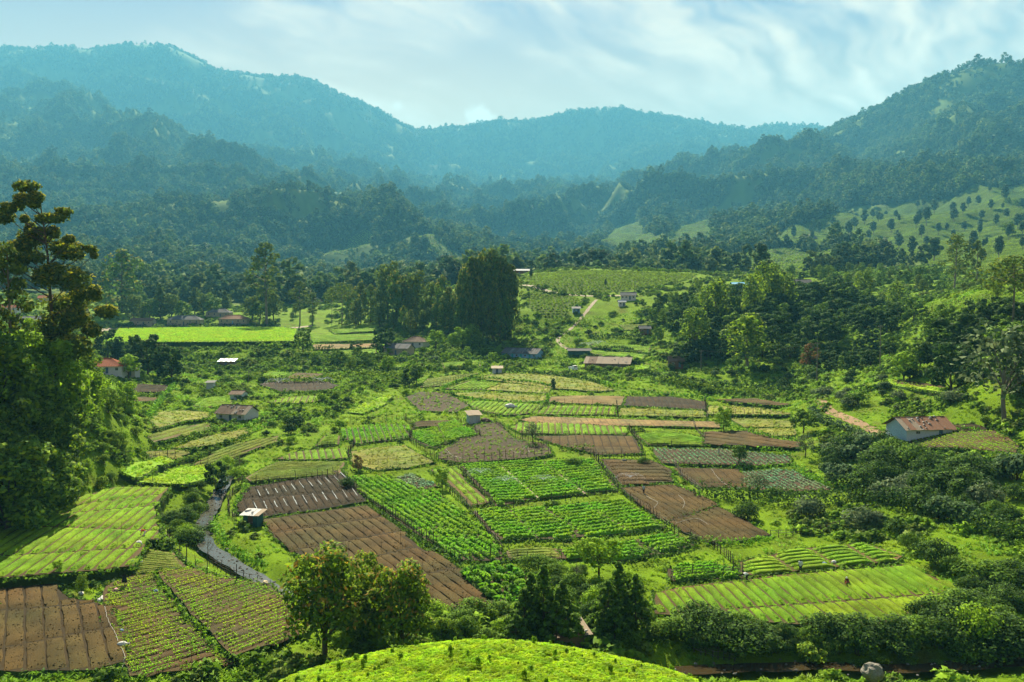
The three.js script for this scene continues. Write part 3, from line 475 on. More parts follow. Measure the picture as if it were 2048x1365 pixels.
        if (C.lines) { const cab = type === 'cabbage', st = cab ? 0.55 : 0.24; for (const off of cab ? [0] : [-0.3, 0.3]) for (let s = lo; s < hi; s += st) if (r() > 0.1) place(s + (r() - 0.5) * 0.1, t + off * spacing * 0.72 + (r() - 0.5) * 0.14, cab ? 1 : 1.35); }
        else { const cnt = Math.round(len * half * 2 * C.per * (far ? 0.45 : 1)); for (let i = 0; i < cnt; i++) { const q = t + (r() * 2 - 1) * half * (C.h > 0.3 ? 0.66 : 0.72), s = mix(lo, hi, r()); if (C.per < 3 && fbm((sx + s) / 4, (sd + q) / 4, 2) < -0.12) continue; place(s, q, far ? 1.4 : 1); } }
      }
    }
    all.sort((a, b) => b[0] - a[0]); const bedMat = C.leaf && C.per >= 2 ? CROPBED : SOIL, name = C.leaf ? 'crop_row' : 'soil_bed';
    all.slice(0, 290).forEach(([, g]) => part(name, g, bedMat, root));
    if (all.length > 290) part(name, join(all.slice(290).map((a) => a[1])), bedMat, root).userData.kind = 'stuff';
    if (!C.leaf && sd < 190) { const cl = []; for (const [t, lo, hi] of beds) for (let i = Math.round((hi - lo) * half * 2 * 5); i > 0; i--) { const q = t + (r() * 2 - 1) * half * 0.95, s = mix(lo, hi, r()), x = sx + s * ux + q * vx, D = sd + s * ud + q * vd, p = loc(x, D, level(x, D) + C.h * 0.9), z = 0.03 + 0.09 * r() * r(), v = 0.7 + 0.7 * r(); cl.push([p[0], p[1], p[2], r() * 6, z * 1.3, z, z, C.top[0] * v, C.top[1] * v, C.top[2] * v]); } scatter('soil_clods', CLOD, CLODM, cl, null, null, root); }
    if (tufts.length) scatter('crop_leaves', TUFT[C.tuft], CROPLEAF, tufts, null, null, root);
    PLOTS[PLOTS.length - 1].tufts = tufts.length;
  }
  return root;
}

// near left of the stream
plot('bed', Z1([[-160, 660], [60, 492], [235, 380], [430, 320], [640, 268], [930, 288], [885, 380], [846, 440], [852, 500], [868, 560], [884, 602], [790, 612], [742, 690], [700, 765], [520, 795], [400, 805], [0, 842], [-160, 855]]), Z1([[450, 600], [760, 290]]), 1.5, 'large light green plot of slanting beds at the left edge beside the stream', { cross: [Z1([[230, 378], [930, 348]]), Z1([[60, 484], [880, 442]]), Z1([[0, 602], [860, 550]]), Z1([[0, 726], [720, 672]])] });
plot('soil', Z1([[-120, 862], [225, 842], [300, 945], [440, 952], [515, 968], [560, 1050], [610, 1160], [650, 1305], [480, 1362], [-120, 1380]]), Z1([[75, 870], [62, 1220]]), 1.75, 'bare brown plot in the lower left corner with square soil beds', { cross: [Z1([[0, 1018], [520, 955]]), Z1([[0, 1226], [560, 1104]])] });
plot('sprout', Z1([[560, 965], [575, 840], [725, 785], [862, 768], [900, 830], [1000, 960], [1150, 1130], [1310, 1325], [700, 1400], [640, 1240], [600, 1110]]), Z1([[600, 1090], [1000, 985]]), 1.45, 'brown plot with thin green seedling lines beside the bare corner plot');
plot('sprout', Z1([[885, 768], [1090, 742], [1200, 792], [1500, 892], [1620, 962], [1750, 1092], [1735, 1130], [1400, 1268], [1330, 1320], [1170, 1130], [1020, 960]]), Z1([[1100, 930], [1420, 850]]), 1.45, 'brown plot with thin green seedling lines along the fenced stream bend');
plot('dull', Z1([[748, 690], [800, 622], [955, 642], [1015, 738], [870, 758], [722, 776], [722, 735]]), Z1([[760, 720], [980, 700]]), 0.9, 'small olive green plot at the tip of the slanting beds');
// right of the stream
plot('wet', ZF([[490, 982], [580, 968], [668, 947], [722, 1012], [640, 1025], [518, 1042], [470, 1033], [467, 1020]]), ZF([[560, 975], [590, 1030]]), 1.35, 'dark wet soil plot with pale water lines beside the tin hut', { cross: [ZF([[470, 1008], [700, 992]])] });
plot('soil', ZF([[524, 1050], [640, 1033], [726, 1020], [783, 1071], [828, 1107], [903, 1153], [940, 1184], [985, 1232], [950, 1242], [850, 1232], [700, 1165], [590, 1118], [548, 1085]]), ZF([[724, 1025], [900, 1150]]), 1.45, 'long bare brown plot running down to the front trees', { cross: [Z2([[-300, 570], [300, 480]]), Z2([[-200, 680], [400, 568]]), Z2([[0, 790], [525, 662]]), Z2([[350, 890], [745, 795]])] });
plot('lush', Z2([[140, 240], [380, 235], [500, 315], [630, 325], [690, 395], [800, 470], [900, 555], [960, 620], [1020, 715], [1005, 740], [790, 740], [560, 590], [350, 445], [130, 262]]), Z2([[240, 250], [990, 725]]), 1.25, 'lush dark green rows slanting beside the long brown plot', { cross: [Z2([[300, 420], [640, 320]]), Z2([[500, 560], [900, 545]]), Z2([[560, 600], [960, 610]])] });
plot('lush', Z2([[805, 170], [1008, 158], [1240, 362], [1005, 410], [955, 335], [860, 235]]), Z2([[900, 285], [1150, 275]]), 2.0, 'first panel of the fenced green plot, with fine rows and mist over it');
plot('lush', Z2([[1024, 156], [1262, 140], [1520, 338], [1258, 360]]), Z2([[1150, 240], [1370, 220]]), 2.0, 'middle panel of the fenced green plot between two pale paths');
plot('lush', Z2([[1284, 146], [1420, 132], [1565, 134], [1640, 245], [1705, 308], [1540, 334]]), Z2([[1400, 235], [1620, 215]]), 2.0, 'last panel of the fenced green plot beside the bare round plot');
plot('lush', Z2([[880, 445], [1072, 442], [1238, 608], [1045, 614], [965, 548]]), Z2([[960, 510], [1120, 500]]), 1.75, 'first green panel above the dark bank, next to the slanting rows');
plot('lush', Z2([[1092, 442], [1288, 432], [1470, 550], [1440, 606], [1260, 610]]), Z2([[1180, 510], [1380, 490]]), 1.75, 'second green panel above the dark bank');
plot('lush', Z2([[1306, 428], [1522, 398], [1790, 570], [1640, 590], [1490, 598], [1490, 550]]), Z2([[1420, 500], [1640, 470]]), 1.75, 'third green panel above the dark bank, behind the bright tree');
plot('lush', Z2([[1540, 394], [1738, 374], [2000, 542], [1810, 570]]), Z2([[1650, 470], [1840, 445]]), 1.75, 'fourth green panel above the dark bank, ending at the fence');
plot('lush', Z2([[1380, 680], [1815, 634], [1950, 700], [1740, 742], [1420, 730]]), Z2([[1500, 700], [1800, 665]]), 1.4, 'lower green panel under the dark bank beside the bright tree');
plot('lush', Z2([[1842, 618], [2040, 584], [2165, 648], [1985, 702]]), Z2([[1900, 655], [2080, 625]]), 1.4, 'lower green panel under the dark bank near the fence corner');
plot('dull', Z2([[1065, 684], [1345, 674], [1385, 722], [1085, 738]]), Z2([[1100, 710], [1350, 698]]), 1.2, 'narrow pale plot below the dark bank behind a low fence');
plot('leafy', Z2([[805, 818], [900, 802], [1150, 806], [1165, 990], [1110, 1038], [1005, 1038], [865, 880]]), Z2([[860, 830], [1080, 1020]]), 1.5, 'dark leafy vegetable plot with tall plants behind the front shrubs');
plot('bed', Z2([[625, 190], [755, 182], [800, 255], [955, 388], [865, 405], [735, 275]]), Z2([[700, 190], [900, 390]]), 1.35, 'narrow yellow-green strip between two slanting fences', { cross: [Z2([[740, 285], [850, 270]]), Z2([[790, 340], [900, 330]])] });
plot('pale', Z2([[155, 85], [300, 60], [450, 48], [615, 148], [480, 172], [290, 190], [160, 150]]), Z2([[200, 130], [500, 110]]), 1.4, 'pale green plot above the slanting rows', {});
plot('cabbage', Z2([[370, 262], [480, 218], [640, 288], [510, 318]]), Z2([[400, 260], [540, 310]]), 0.7, 'small patch of blue-green cabbages inside the slanting rows corner');
plot('weedy', Z5([[665, 1030], [790, 960], [900, 860], [1000, 845], [1100, 945], [1290, 975], [1320, 1035], [1240, 1052], [800, 1085], [670, 1060]]), Z5([[700, 1040], [1250, 1000]]), 1.4, 'weedy dark fallow plot in front of the little shed');
plot('lush', Z5([[105, 885], [300, 862], [430, 853], [478, 885], [465, 935], [185, 970], [95, 930]]), Z5([[300, 865], [330, 945]]), 1.4, 'green plot with short rows left of the small double plot');
plot('lush', Z5([[508, 910], [648, 876], [698, 965], [640, 995], [510, 940]]), Z5([[530, 930], [670, 910]]), 1.2, 'left half of the small green double plot');
plot('lush', Z5([[660, 855], [768, 842], [885, 920], [712, 965]]), Z5([[700, 900], [830, 880]]), 1.2, 'right half of the small green double plot beside the shed');
plot('soil', Z5([[528, 840], [745, 832], [650, 864], [532, 870]]), Z5([[560, 850], [700, 845]]), 1.4, 'narrow brown strip behind the small green double plot');
plot('bed', Z5([[825, 726], [900, 714], [1100, 726], [1280, 742], [1225, 785], [1060, 800], [935, 778]]), Z5([[980, 780], [1040, 728]]), 1.5, 'bright green fan of short beds with a white cloth on it');
plot('bed', Z5([[1225, 788], [1330, 744], [1700, 754], [1695, 796], [1320, 794]]), Z5([[1480, 790], [1500, 750]]), 1.7, 'bright green plot of short blocks beside the fan of beds', { cross: [Z5([[1260, 770], [1700, 774]])] });
plot('bed', Z5([[1095, 872], [1150, 845], [1400, 852], [1765, 874], [1762, 914], [1400, 912], [1160, 906]]), Z5([[1450, 910], [1440, 855]]), 1.6, 'long bright green strip above the brown ridged plot');
plot('soil', Z5([[1240, 930], [1500, 922], [1805, 926], [1850, 1028], [1620, 1034], [1410, 985]]), Z5([[1560, 925], [1590, 1030]]), 1.9, 'brown ridged plot below the long bright strip', { cross: [Z5([[1350, 985], [1840, 990]])] });
plot('tan', [...Z5([[1155, 828], [1225, 808], [1700, 826], [2040, 838]]), ...Z6([[270, 838], [270, 872]]), ...Z5([[2040, 868], [1700, 862], [1260, 850]])], Z5([[1500, 850], [1480, 820]]), 1.6, 'long dry tan strip crossing the middle fields');
plot('pale', [...Z5([[1745, 760], [2040, 776]]), ...Z6([[190, 775], [190, 808], [0, 810]]), ...Z5([[1722, 800]])], Z5([[1800, 790], [2000, 795]]), 1.3, 'pale green fenced strip below the dark ridged beds');
plot('wet', [...Z5([[1785, 688], [2040, 694]]), ...Z6([[185, 720], [190, 766], [0, 758]]), ...Z5([[1762, 742]])], Z5([[1900, 740], [1880, 690]]), 1.9, 'dark ridged soil plot with slanting ridges under a green hedge', { cross: [[...Z5([[1770, 716]]), ...Z6([[190, 742]])]] });
plot('tan', Z5([[1312, 692], [1400, 684], [1755, 688], [1735, 738], [1325, 722]]), Z5([[1400, 710], [1700, 712]]), 1.4, 'dry tan plot left of the dark ridged beds');
plot('pale', Z5([[705, 672], [900, 664], [1285, 684], [1288, 712], [1100, 722], [850, 690]]), Z5([[800, 680], [1200, 700]]), 1.4, 'pale stubble strip under the curved green bank');
plot('bed', Z5([[705, 642], [850, 594], [1025, 608], [930, 644]]), Z5([[800, 635], [900, 602]]), 1.4, 'light green plot at the head of the curved bank');
plot('pale', Z5([[945, 646], [1045, 610], [1180, 618], [1315, 640], [1290, 668]]), Z5([[1050, 660], [1080, 615]]), 1.8, 'yellowish stubble plot beside the light green plot');
plot('pale', Z5([[885, 578], [1000, 552], [1300, 562], [1560, 602], [1685, 650], [1600, 658], [1330, 638], [1050, 600]]), Z5([[1000, 570], [1500, 630]]), 1.8, 'broad pale olive field below the farmyard hedge');
plot('dull', Z5([[560, 632], [605, 584], [760, 560], [895, 548], [800, 580], [690, 622]]), Z5([[620, 620], [760, 570]]), 1.5, 'green terrace plot left of the broad olive field');
plot('weedy', Z5([[480, 690], [560, 660], [680, 662], [760, 700], [830, 740], [760, 780], [560, 770]]), Z5([[500, 700], [750, 700]]), 1.5, 'weedy patch left of the fan of beds');
plot('soil', ZF([[1208, 923], [1306, 926], [1340, 944], [1348, 968], [1250, 976]]), ZF([[1220, 940], [1320, 940]]), 3, 'bare smooth round plot with a sprinkler puddle');
plot('soil', ZF([[1250, 984], [1345, 977], [1380, 986], [1438, 1019], [1345, 1052], [1330, 1046]]), ZF([[1280, 985], [1370, 1040]]), 1.45, 'brown plot where a man stands watering');
plot('soil', ZF([[1348, 1053], [1442, 1022], [1485, 1044], [1545, 1080], [1490, 1090], [1430, 1096]]), ZF([[1380, 1045], [1450, 1090]]), 1.45, 'lower brown plot beside the round glossy bush');
plot('soil', ZF([[1360, 942], [1480, 945], [1500, 982], [1412, 980], [1368, 956]]), ZF([[1400, 945], [1440, 980]]), 1.7, 'small brown plot left of the lower cabbages', { cross: [ZF([[1395, 972], [1500, 974]])] });
plot('cabbage', ZF([[1494, 952], [1560, 946], [1592, 950], [1640, 970], [1668, 986], [1600, 990], [1508, 984]]), ZF([[1530, 952], [1590, 985]]), 0.85, 'lower cabbage plot beside the hedge corner');
plot('cabbage', ZF([[1312, 903], [1440, 909], [1582, 917], [1586, 931], [1540, 937], [1480, 938], [1330, 931]]), ZF([[1380, 907], [1410, 932]]), 0.95, 'wide cabbage plot with a small tree and a scarecrow');
plot('soil', Z6([[195, 900], [440, 910], [600, 952], [755, 972], [760, 996], [440, 996], [205, 976]]), Z6([[300, 930], [600, 970]]), 3, 'bare brown plot above the wide cabbages');
plot('pale', Z6([[340, 820], [715, 834], [715, 866], [430, 866]]), Z6([[400, 845], [700, 850]]), 1.6, 'pale yellow-green grass plot right of the bright tree');
plot('pale', Z6([[440, 882], [715, 884], [725, 915], [510, 925]]), Z6([[500, 900], [700, 900]]), 1.6, 'lower pale grass plot right of the bright tree');
plot('bed', ZF([[1278, 874], [1340, 864], [1408, 880], [1408, 895], [1302, 893]]), ZF([[1300, 885], [1400, 886]]), 1.3, 'small bright green plot with a rail fence above the cabbages');
plot('pale', Z6([[215, 745], [500, 770], [690, 790], [690, 800], [210, 798]]), Z6([[400, 790], [390, 760]]), 2.2, 'stubble plot with pale stripes behind a stake fence');
plot('soil', Z6([[260, 704], [480, 715], [690, 738], [640, 750], [400, 740]]), Z6([[300, 712], [600, 740]]), 1.6, 'narrow brown terrace strip under the wooded bank');
plot('sprout', Z6([[1310, 935], [1480, 925], [1640, 918], [1890, 922], [2040, 985], [2048, 1022], [1700, 1020], [1490, 1005]]), Z6([[1700, 925], [1960, 1015]]), 1.3, 'green striped plot in front of the rusty roofed hut');
plot('soil', Z6([[1625, 862], [1760, 852], [1870, 878], [1660, 896]]), Z6([[1650, 870], [1820, 870]]), 1.4, 'small brown patch right of the rusty roofed hut');
plot('turf', Z6([[1265, 590], [1330, 600], [1610, 650], [1600, 668], [1300, 620]]), Z6([[1300, 600], [1600, 660]]), 1.5, 'thin terraced strip on the right bank below the leaning tree');
plot('soil', Z6([[1290, 596], [1400, 604], [1610, 640], [1600, 648], [1330, 612]]), Z6([[1300, 600], [1600, 645]]), 1.2, 'thin brown terrace on the right bank below the leaning tree');
// the field where people are weeding
plot('bed', Z3([[445, 705], [600, 665], [840, 622], [1165, 592], [1360, 660], [1340, 692], [950, 745], [510, 780], [448, 765]]), Z3([[600, 735], [1250, 665]]), 1.5, 'light green plot with long level beds above the water channel', { cross: [Z3([[610, 660], [740, 760]]), Z3([[830, 620], [1000, 740]]), Z3([[1050, 600], [1230, 710]])] });
plot('bed', Z3([[-60, 895], [200, 862], [440, 836], [930, 782], [1410, 722], [1580, 800], [1755, 880], [1590, 990], [1360, 1072], [1080, 1105], [400, 1060], [-60, 1005]]), Z3([[560, 830], [860, 1080]]), 1.25, 'large light green plot of slanting beds where people are weeding', { cross: [Z3([[100, 1012], [1745, 892]])] });
plot('lush', Z3([[10, 745], [270, 705], [410, 758], [420, 788], [20, 805]]), Z3([[60, 780], [380, 745]]), 1.1, 'small fenced green plot under the tall dark bank');
// left terraces
plot('pale', Z4([[870, 722], [940, 690], [1050, 674], [1195, 668], [1185, 715], [1040, 750], [905, 775]]), Z4([[900, 750], [1150, 690]]), 1.8, 'upper pale terrace plot in front of the white house');
plot('dull', Z4([[858, 820], [1000, 775], [1215, 744], [1195, 766], [1020, 815], [865, 856]]), Z4([[880, 840], [1180, 755]]), 1.6, 'narrow olive terrace below the upper pale terrace');
plot('pale', Z4([[1005, 882], [1150, 830], [1300, 795], [1415, 780], [1430, 792], [1300, 840], [1110, 886]]), Z4([[1040, 875], [1400, 790]]), 1.6, 'slanting pale terrace between two hedges left of the stream');
plot('dull', Z4([[1120, 985], [1220, 925], [1330, 872], [1480, 830], [1610, 814], [1590, 845], [1450, 890], [1300, 960], [1200, 990]]), Z4([[1180, 975], [1560, 830]]), 1.6, 'long olive terrace above the bright grass field');
plot('pale', Z4([[840, 912], [1000, 905], [1085, 902], [990, 948], [860, 945]]), Z4([[860, 930], [1040, 915]]), 1.6, 'small pale terrace behind the two fence posts');
plot('turf', Z4([[690, 1055], [780, 990], [960, 965], [985, 972], [880, 1020], [780, 1060], [740, 1080]]), Z4([[720, 1060], [950, 970]]), 1.5, 'bright grass slope below the wooded bank');
plot('turf', Z4([[790, 1105], [900, 1060], [1050, 1020], [1185, 1005], [1195, 1060], [1030, 1125], [900, 1120]]), Z4([[820, 1100], [1180, 1040]]), 1.5, 'bright grass field above the slanting beds');
plot('bed', Z4([[1125, 628], [1180, 585], [1335, 568], [1335, 615], [1210, 636]]), Z4([[1150, 620], [1320, 590]]), 1.5, 'bright green plot behind the white house');
plot('bed', Z4([[1555, 602], [1680, 576], [1800, 567], [1930, 576], [1850, 600], [1740, 610]]), Z4([[1680, 605], [1700, 572]]), 1.8, 'light green fan plot under the misty dark beds');
plot('bed', Z4([[1515, 450], [1590, 422], [1695, 430], [1640, 462]]), Z4([[1540, 450], [1660, 430]]), 1.6, 'small light green terrace above the misty dark beds');
plot('soil', Z4([[1668, 464], [1740, 432], [1885, 436], [1820, 468]]), Z4([[1700, 462], [1750, 435]]), 1.5, 'small brown ridged terrace above the misty dark beds');
plot('wet', Z4([[1515, 496], [1600, 482], [1890, 480], [1970, 508], [1900, 530], [1650, 546]]), Z4([[1700, 540], [1690, 485]]), 2, 'dark wet beds under sprinkler mist', { cross: [Z4([[1560, 515], [1950, 510]])] });
plot('wet', Z4([[755, 548], [785, 502], [975, 502], [940, 542]]), Z4([[780, 530], [950, 525]]), 1.4, 'dark plot below the red roofed house');
plot('soil', Z4([[760, 600], [800, 582], [930, 580], [880, 602]]), Z4([[780, 595], [900, 588]]), 1.4, 'lower dark strip below the red roofed house');
plot('bed', Z4([[1610, 948], [1690, 915], [1765, 898], [2000, 884], [2005, 940], [1800, 946]]), Z4([[1800, 945], [1790, 895]]), 1.5, 'bright green plot behind the stake fence left of the double plot');
plot('dull', Z4([[1430, 1062], [1520, 1010], [1610, 972], [1995, 968], [1955, 1045], [1440, 1085]]), Z4([[1560, 1040], [1900, 1020]]), 1.0, 'dull green plot of young plants behind the dark wet soil plot');
plot('bed', Z4([[1845, 866], [1895, 806], [1965, 804], [1958, 858]]), Z4([[1870, 850], [1950, 845]]), 1.3, 'tiny fenced green plot by the stream bushes');
plot('turf', Z5([[135, 780], [230, 735], [330, 690], [380, 685], [330, 740], [200, 790]]), Z5([[150, 780], [360, 690]]), 1.5, 'sunlit grass bank beside the stream bushes');
plot('turf', ZF([[215, 688], [240, 664], [400, 660], [560, 660], [592, 664], [585, 690], [450, 690], [300, 692]]), ZF([[220, 680], [580, 680]]), 3, 'flat bright green playing field in front of the long bungalows', { verge: 0.6 });
// far terraces
[[[620, 672], [758, 670], [758, 682], [622, 686]], [[625, 692], [752, 688], [752, 697], [630, 700]], [[660, 704], [752, 700], [750, 708], [664, 712]], [[660, 662], [755, 656], [756, 664], [670, 668]]].forEach((p, i) => plot(i === 1 ? 'tan' : 'bed', p, [[640, p[0][1] + 6], [740, p[0][1] + 4]], 2.2, ['green terrace beside the playing field, above the brown one', 'narrow brown terrace beside the playing field', 'lowest green terrace beside the playing field', 'topmost green terrace beside the playing field'][i], { verge: 1.4 }));
[[[1180, 690], [1300, 696], [1300, 706], [1190, 698]], [[1175, 702], [1290, 712], [1286, 720], [1190, 712]], [[1240, 652], [1298, 648], [1296, 658], [1250, 660]], [[1150, 735], [1180, 728], [1300, 733], [1290, 745]]].forEach((p, i) => plot(['bed', 'bed', 'dull', 'turf'][i], p, [[1200, p[0][1] + 6], [1280, p[0][1] + 8]], 2, ['upper light green terrace above the brown roofed row house', 'lower light green terrace above the brown roofed row house', 'olive terrace high on the slope of terraces', 'small grass yard beside the parked truck'][i], { verge: 1.4 }));
plot('bed', ZF([[885, 728], [960, 724], [958, 736], [890, 738]]), ZF([[900, 732], [950, 730]]), 1.8, 'small light green terrace left of the dirt lane');
console.log('plots', PLOTS.length, 'tufts', PLOTS.reduce((a, p) => a + (p.tufts ?? 0), 0));

// ---------------------------------------------------------------- stream, tracks
function ribbon(line, width, lift, mat, name, label, category, jag = 0.3, level) {
  const pos = [], col = [], uv = [], idx = [], K = 6;
  line.forEach(([x, D], i) => {
    const a = line[Math.max(0, i - 1)], b = line[Math.min(line.length - 1, i + 1)]; let ex = b[1] - a[1], ed = a[0] - b[0]; const l = Math.hypot(ex, ed) || 1; ex /= l; ed /= l;
    for (let k = 0; k <= K; k++) { const w = (k / K - 0.5) * width * (1 + jag * n2(x / 5 + k, D / 5)), X = x + ex * w, E = D + ed * w, v = 1 + 0.35 * fbm(X / 2, E / 2, 3); pos.push(X, level ? level[i] : ground(X, E) + lift, -E); col.push(v, v, v); uv.push(X / 3, E / 3); if (i && k) { const q = i * (K + 1) + k; idx.push(q, q - 1, q - K - 2, q, q - K - 2, q - K - 1); } }
  });
  const g = new THREE.BufferGeometry(); g.setAttribute('position', new THREE.Float32BufferAttribute(pos, 3)); g.setAttribute('color', new THREE.Float32BufferAttribute(col, 3)); g.setAttribute('uv', new THREE.Float32BufferAttribute(uv, 2)); g.setIndex(idx); g.computeVertexNormals();
  if (g.attributes.normal.getY(3) < 0) { g.setIndex(idx.map((_, k) => idx[k - k % 3 + [0, 2, 1][k % 3]])); g.computeVertexNormals(); }
  return solo(name, g, mat, label, category, null, 'structure');
}
const WATER = new THREE.MeshPhysicalMaterial({ color: new THREE.Color().setRGB(0.035, 0.032, 0.02), roughness: 0.14, bumpMap: grainBump, bumpScale: 0.004, specularIntensity: 0.6 });
ribbon(STREAM_LINES[0], 2.3, 0, WATER, 'stream', 'shallow stream winding between the plots', 'stream', 0.2, STREAM_LEVELS[0]);
ribbon(STREAM_LINES[1], 2.0, 0, new THREE.MeshPhysicalMaterial({ color: new THREE.Color().setRGB(0.03, 0.022, 0.01), roughness: 0.12, bumpMap: grainBump, bumpScale: 0.004, specularIntensity: 0.35 }), 'stream', 'dark shaded stream behind the boulder', 'stream', 0.2, STREAM_LEVELS[1]);
{
  const r = rng(77), list = [], g = new THREE.IcosahedronGeometry(1, 1), p = g.attributes.position, q = V(0, 0, 0); for (let i = 0; i < p.count; i++) { q.fromBufferAttribute(p, i); const s = 1 + 0.25 * n3(q.x * 1.3, q.y * 1.3, q.z * 1.3); p.setXYZ(i, q.x * s, q.y * s * 0.6, q.z * s); } g.computeVertexNormals();
  STREAM_LINES.forEach((l, s) => l.forEach(([x, D], k) => { const m = s ? 1 : 2; for (let i = 0; i < m; i++) { const a = r() * 6.3, w = 2.1 * Math.sqrt(r()), z = 0.06 + 0.2 * r() * r(), v = 0.05 + 0.12 * r(); list.push([x + Math.cos(a) * w, STREAM_LEVELS[s][k] + 0.02 * r(), -(D + Math.sin(a) * w), r() * 6, z * 1.2, z, z, v, v * 0.96, v * 0.88]); } }));
  scatter('stream_pebbles', g, std([1, 1, 1], { roughness: 1, specularIntensity: 0.03 }), list, 'pale stones and pebbles lying in the stream bed', 'pebbles');
}
const DIRT = std([0.25, 0.155, 0.08], { vertexColors: true, map: grain, bumpMap: grainBump, bumpScale: 0.06 }), LANE = std([0.26, 0.205, 0.135], { vertexColors: true, map: grain, bumpMap: grainBump, bumpScale: 0.05 });
const track = (px, w, m, label) => ribbon(smoothLine(area(px), 1.2), w, 0.07, m, 'path', label, 'path');
track([[1632, 796], [1655, 815], [1690, 835], [1720, 848], [1745, 860], [1770, 874]], 2.6, DIRT, 'orange dirt road passing above the rusty roofed hut');
track([[1008, 738], [1015, 727], [1023, 718], [1012, 710], [1000, 706]], 4, LANE, 'pale dirt lane at the end of the blue row house');
track([[1138, 700], [1122, 690], [1117, 676], [1135, 664], [1152, 648], [1166, 632], [1182, 612], [1192, 600]], 1.8, LANE, 'narrow footpath climbing between the terraces');
track([[1042, 571], [1090, 581], [1140, 590], [1200, 593], [1250, 592]], 3.2, LANE, 'dirt track running along the foot of the tea hill');
track([[165, 672], [185, 666], [205, 661], [240, 657]], 6, LANE, 'dirt road entering the playing field at the left');
track([[560, 660], [580, 657], [600, 655], [625, 652]], 4.5, LANE, 'dirt path where people gather beside the playing field');
track([[700, 592], [650, 600], [600, 606], [560, 610]], 6, LANE, 'bare yard in front of the blue sheds');
track([[1420, 655], [1445, 668], [1462, 680]], 2, DIRT, 'short bare clay path on the wooded bank');
track([[302, 1012], [291, 1050], [294, 1080], [305, 1108]], 0.7, LANE, 'worn footpath along the slanting beds');
ribbon(smoothLine(area([[1515, 1172], [1570, 1166], [1620, 1162], [1700, 1153], [1790, 1143]]), 1.2), 0.9, 0.1, WATER, 'water_channel', 'narrow irrigation channel between the two weeded plots', 'channel');
for (const [a, b, t] of [[[1012, 158], [1248, 364], 'first'], [[1270, 144], [1530, 338], 'second']]) ribbon(smoothLine(area(Z2([a, b]), 0.3), 0.8), 0.5, 0.42, LANE, 'path', t + ' pale footpath across the fenced green plot', 'path', 0.2);

// ---------------------------------------------------------------- fences
const WOOD = std([0.075, 0.056, 0.038], { map: grain, roughness: 0.95 }), PALEWOOD = std([0.2, 0.175, 0.14], { map: grain, roughness: 0.9 });
const postShape = [0, 1, 2].map((k) => { const g = new THREE.CylinderGeometry(0.038 - 0.006 * k, 0.055, 1, 6, 2), p = g.attributes.position, r = rng(90 + k); for (let i = 0; i < p.count; i++) { const t = p.getY(i) + 0.5; p.setX(i, p.getX(i) + 0.03 * Math.sin(t * 3 + k)); p.setZ(i, p.getZ(i) + 0.025 * (r() - 0.5)); } g.translate(0, 0.5, 0); g.computeVertexNormals(); return g; });
const railShape = (() => { const g = new THREE.CylinderGeometry(0.022, 0.028, 1, 5, 3), p = g.attributes.position; for (let i = 0; i < p.count; i++) p.setX(i, p.getX(i) + 0.025 * Math.sin(p.getY(i) * 5)); g.rotateX(Math.PI / 2); g.translate(0, 0, 0.5); g.computeVertexNormals(); return g; })();
let fenceSeed = 900;
function fence(px, label, { gap = 1.4, h = 1.25, rails = 3, pale = 0 } = {}) {
  const r = rng(++fenceSeed), P = area(px, 0.2).map(([x, D]) => [x, D]), root = thing('stake_fence', label, 'fence', 'fences between the plots'), pts = [];
  for (let i = 0; i + 1 < P.length; i++) { const L = Math.hypot(P[i + 1][0] - P[i][0], P[i + 1][1] - P[i][1]), n = Math.max(1, Math.round(L / gap)); for (let k = 0; k < n; k++) pts.push([mix(P[i][0], P[i + 1][0], k / n) + (r() - 0.5) * 0.2, mix(P[i][1], P[i + 1][1], k / n) + (r() - 0.5) * 0.2]); } pts.push(P[P.length - 1]);
  const o = [pts[0][0], surface(...pts[0]), -pts[0][1]]; root.position.set(...o);
  const base = pts.map(([x, D]) => V(x - o[0], surface(x, D) - o[1], -D - o[2]));
  base.forEach((b) => { const m = part('post', postShape[Math.floor(r() * 3)], WOOD, root), big = r() < 0.18 ? 1.25 : 1; m.position.copy(b).y -= 0.15; m.scale.set(big * (0.8 + 0.5 * r()), (h + 0.15) * (0.75 + 0.5 * r()) * big, big * (0.8 + 0.5 * r())); m.rotation.set((r() - 0.5) * 0.2, r() * 6, (r() - 0.5) * 0.2); });
  for (let k = 0; k < rails; k++) for (let i = 0; i + 1 < base.length;) {   // long poles tied across several posts
    const n = Math.min(base.length - 1 - i, 1 + Math.floor(r() * 3)), a = base[i].clone(), b = base[i + n].clone(), y = h * (0.25 + 0.6 * k / Math.max(1, rails - 1)); i += n; if (r() < 0.1) continue;
    a.y += y + (r() - 0.5) * 0.2; b.y += y + (r() - 0.5) * 0.2; a.z += 0.07; b.z += 0.07;
    const m = part('rail', railShape, r() < pale ? PALEWOOD : WOOD, root); m.position.copy(a); m.lookAt(root.localToWorld(b.clone())); m.scale.set(0.8 + 0.6 * r(), 0.8 + 0.6 * r(), a.distanceTo(b) + 0.15);
  }
  return root;
}
scene.updateMatrixWorld(true);
fence(Z2([[120, 275], [220, 365], [340, 455], [560, 605], [775, 748]]), 'stake fence between the long brown plot and the slanting rows', { gap: 1.2 });
fence(Z2([[780, 752], [1020, 738], [1060, 745], [1390, 745]]), 'low stake fence along the bottom of the slanting rows');
fence(Z2([[655, 275], [720, 320], [820, 405], [925, 535], [1000, 640], [1040, 695]]), 'crooked fence right of the slanting rows', { pale: 0.4, gap: 1.1 });
fence(Z2([[765, 180], [860, 275], [985, 410]]), 'dense stake fence left of the fenced green plot', { gap: 0.8, h: 1.4 });
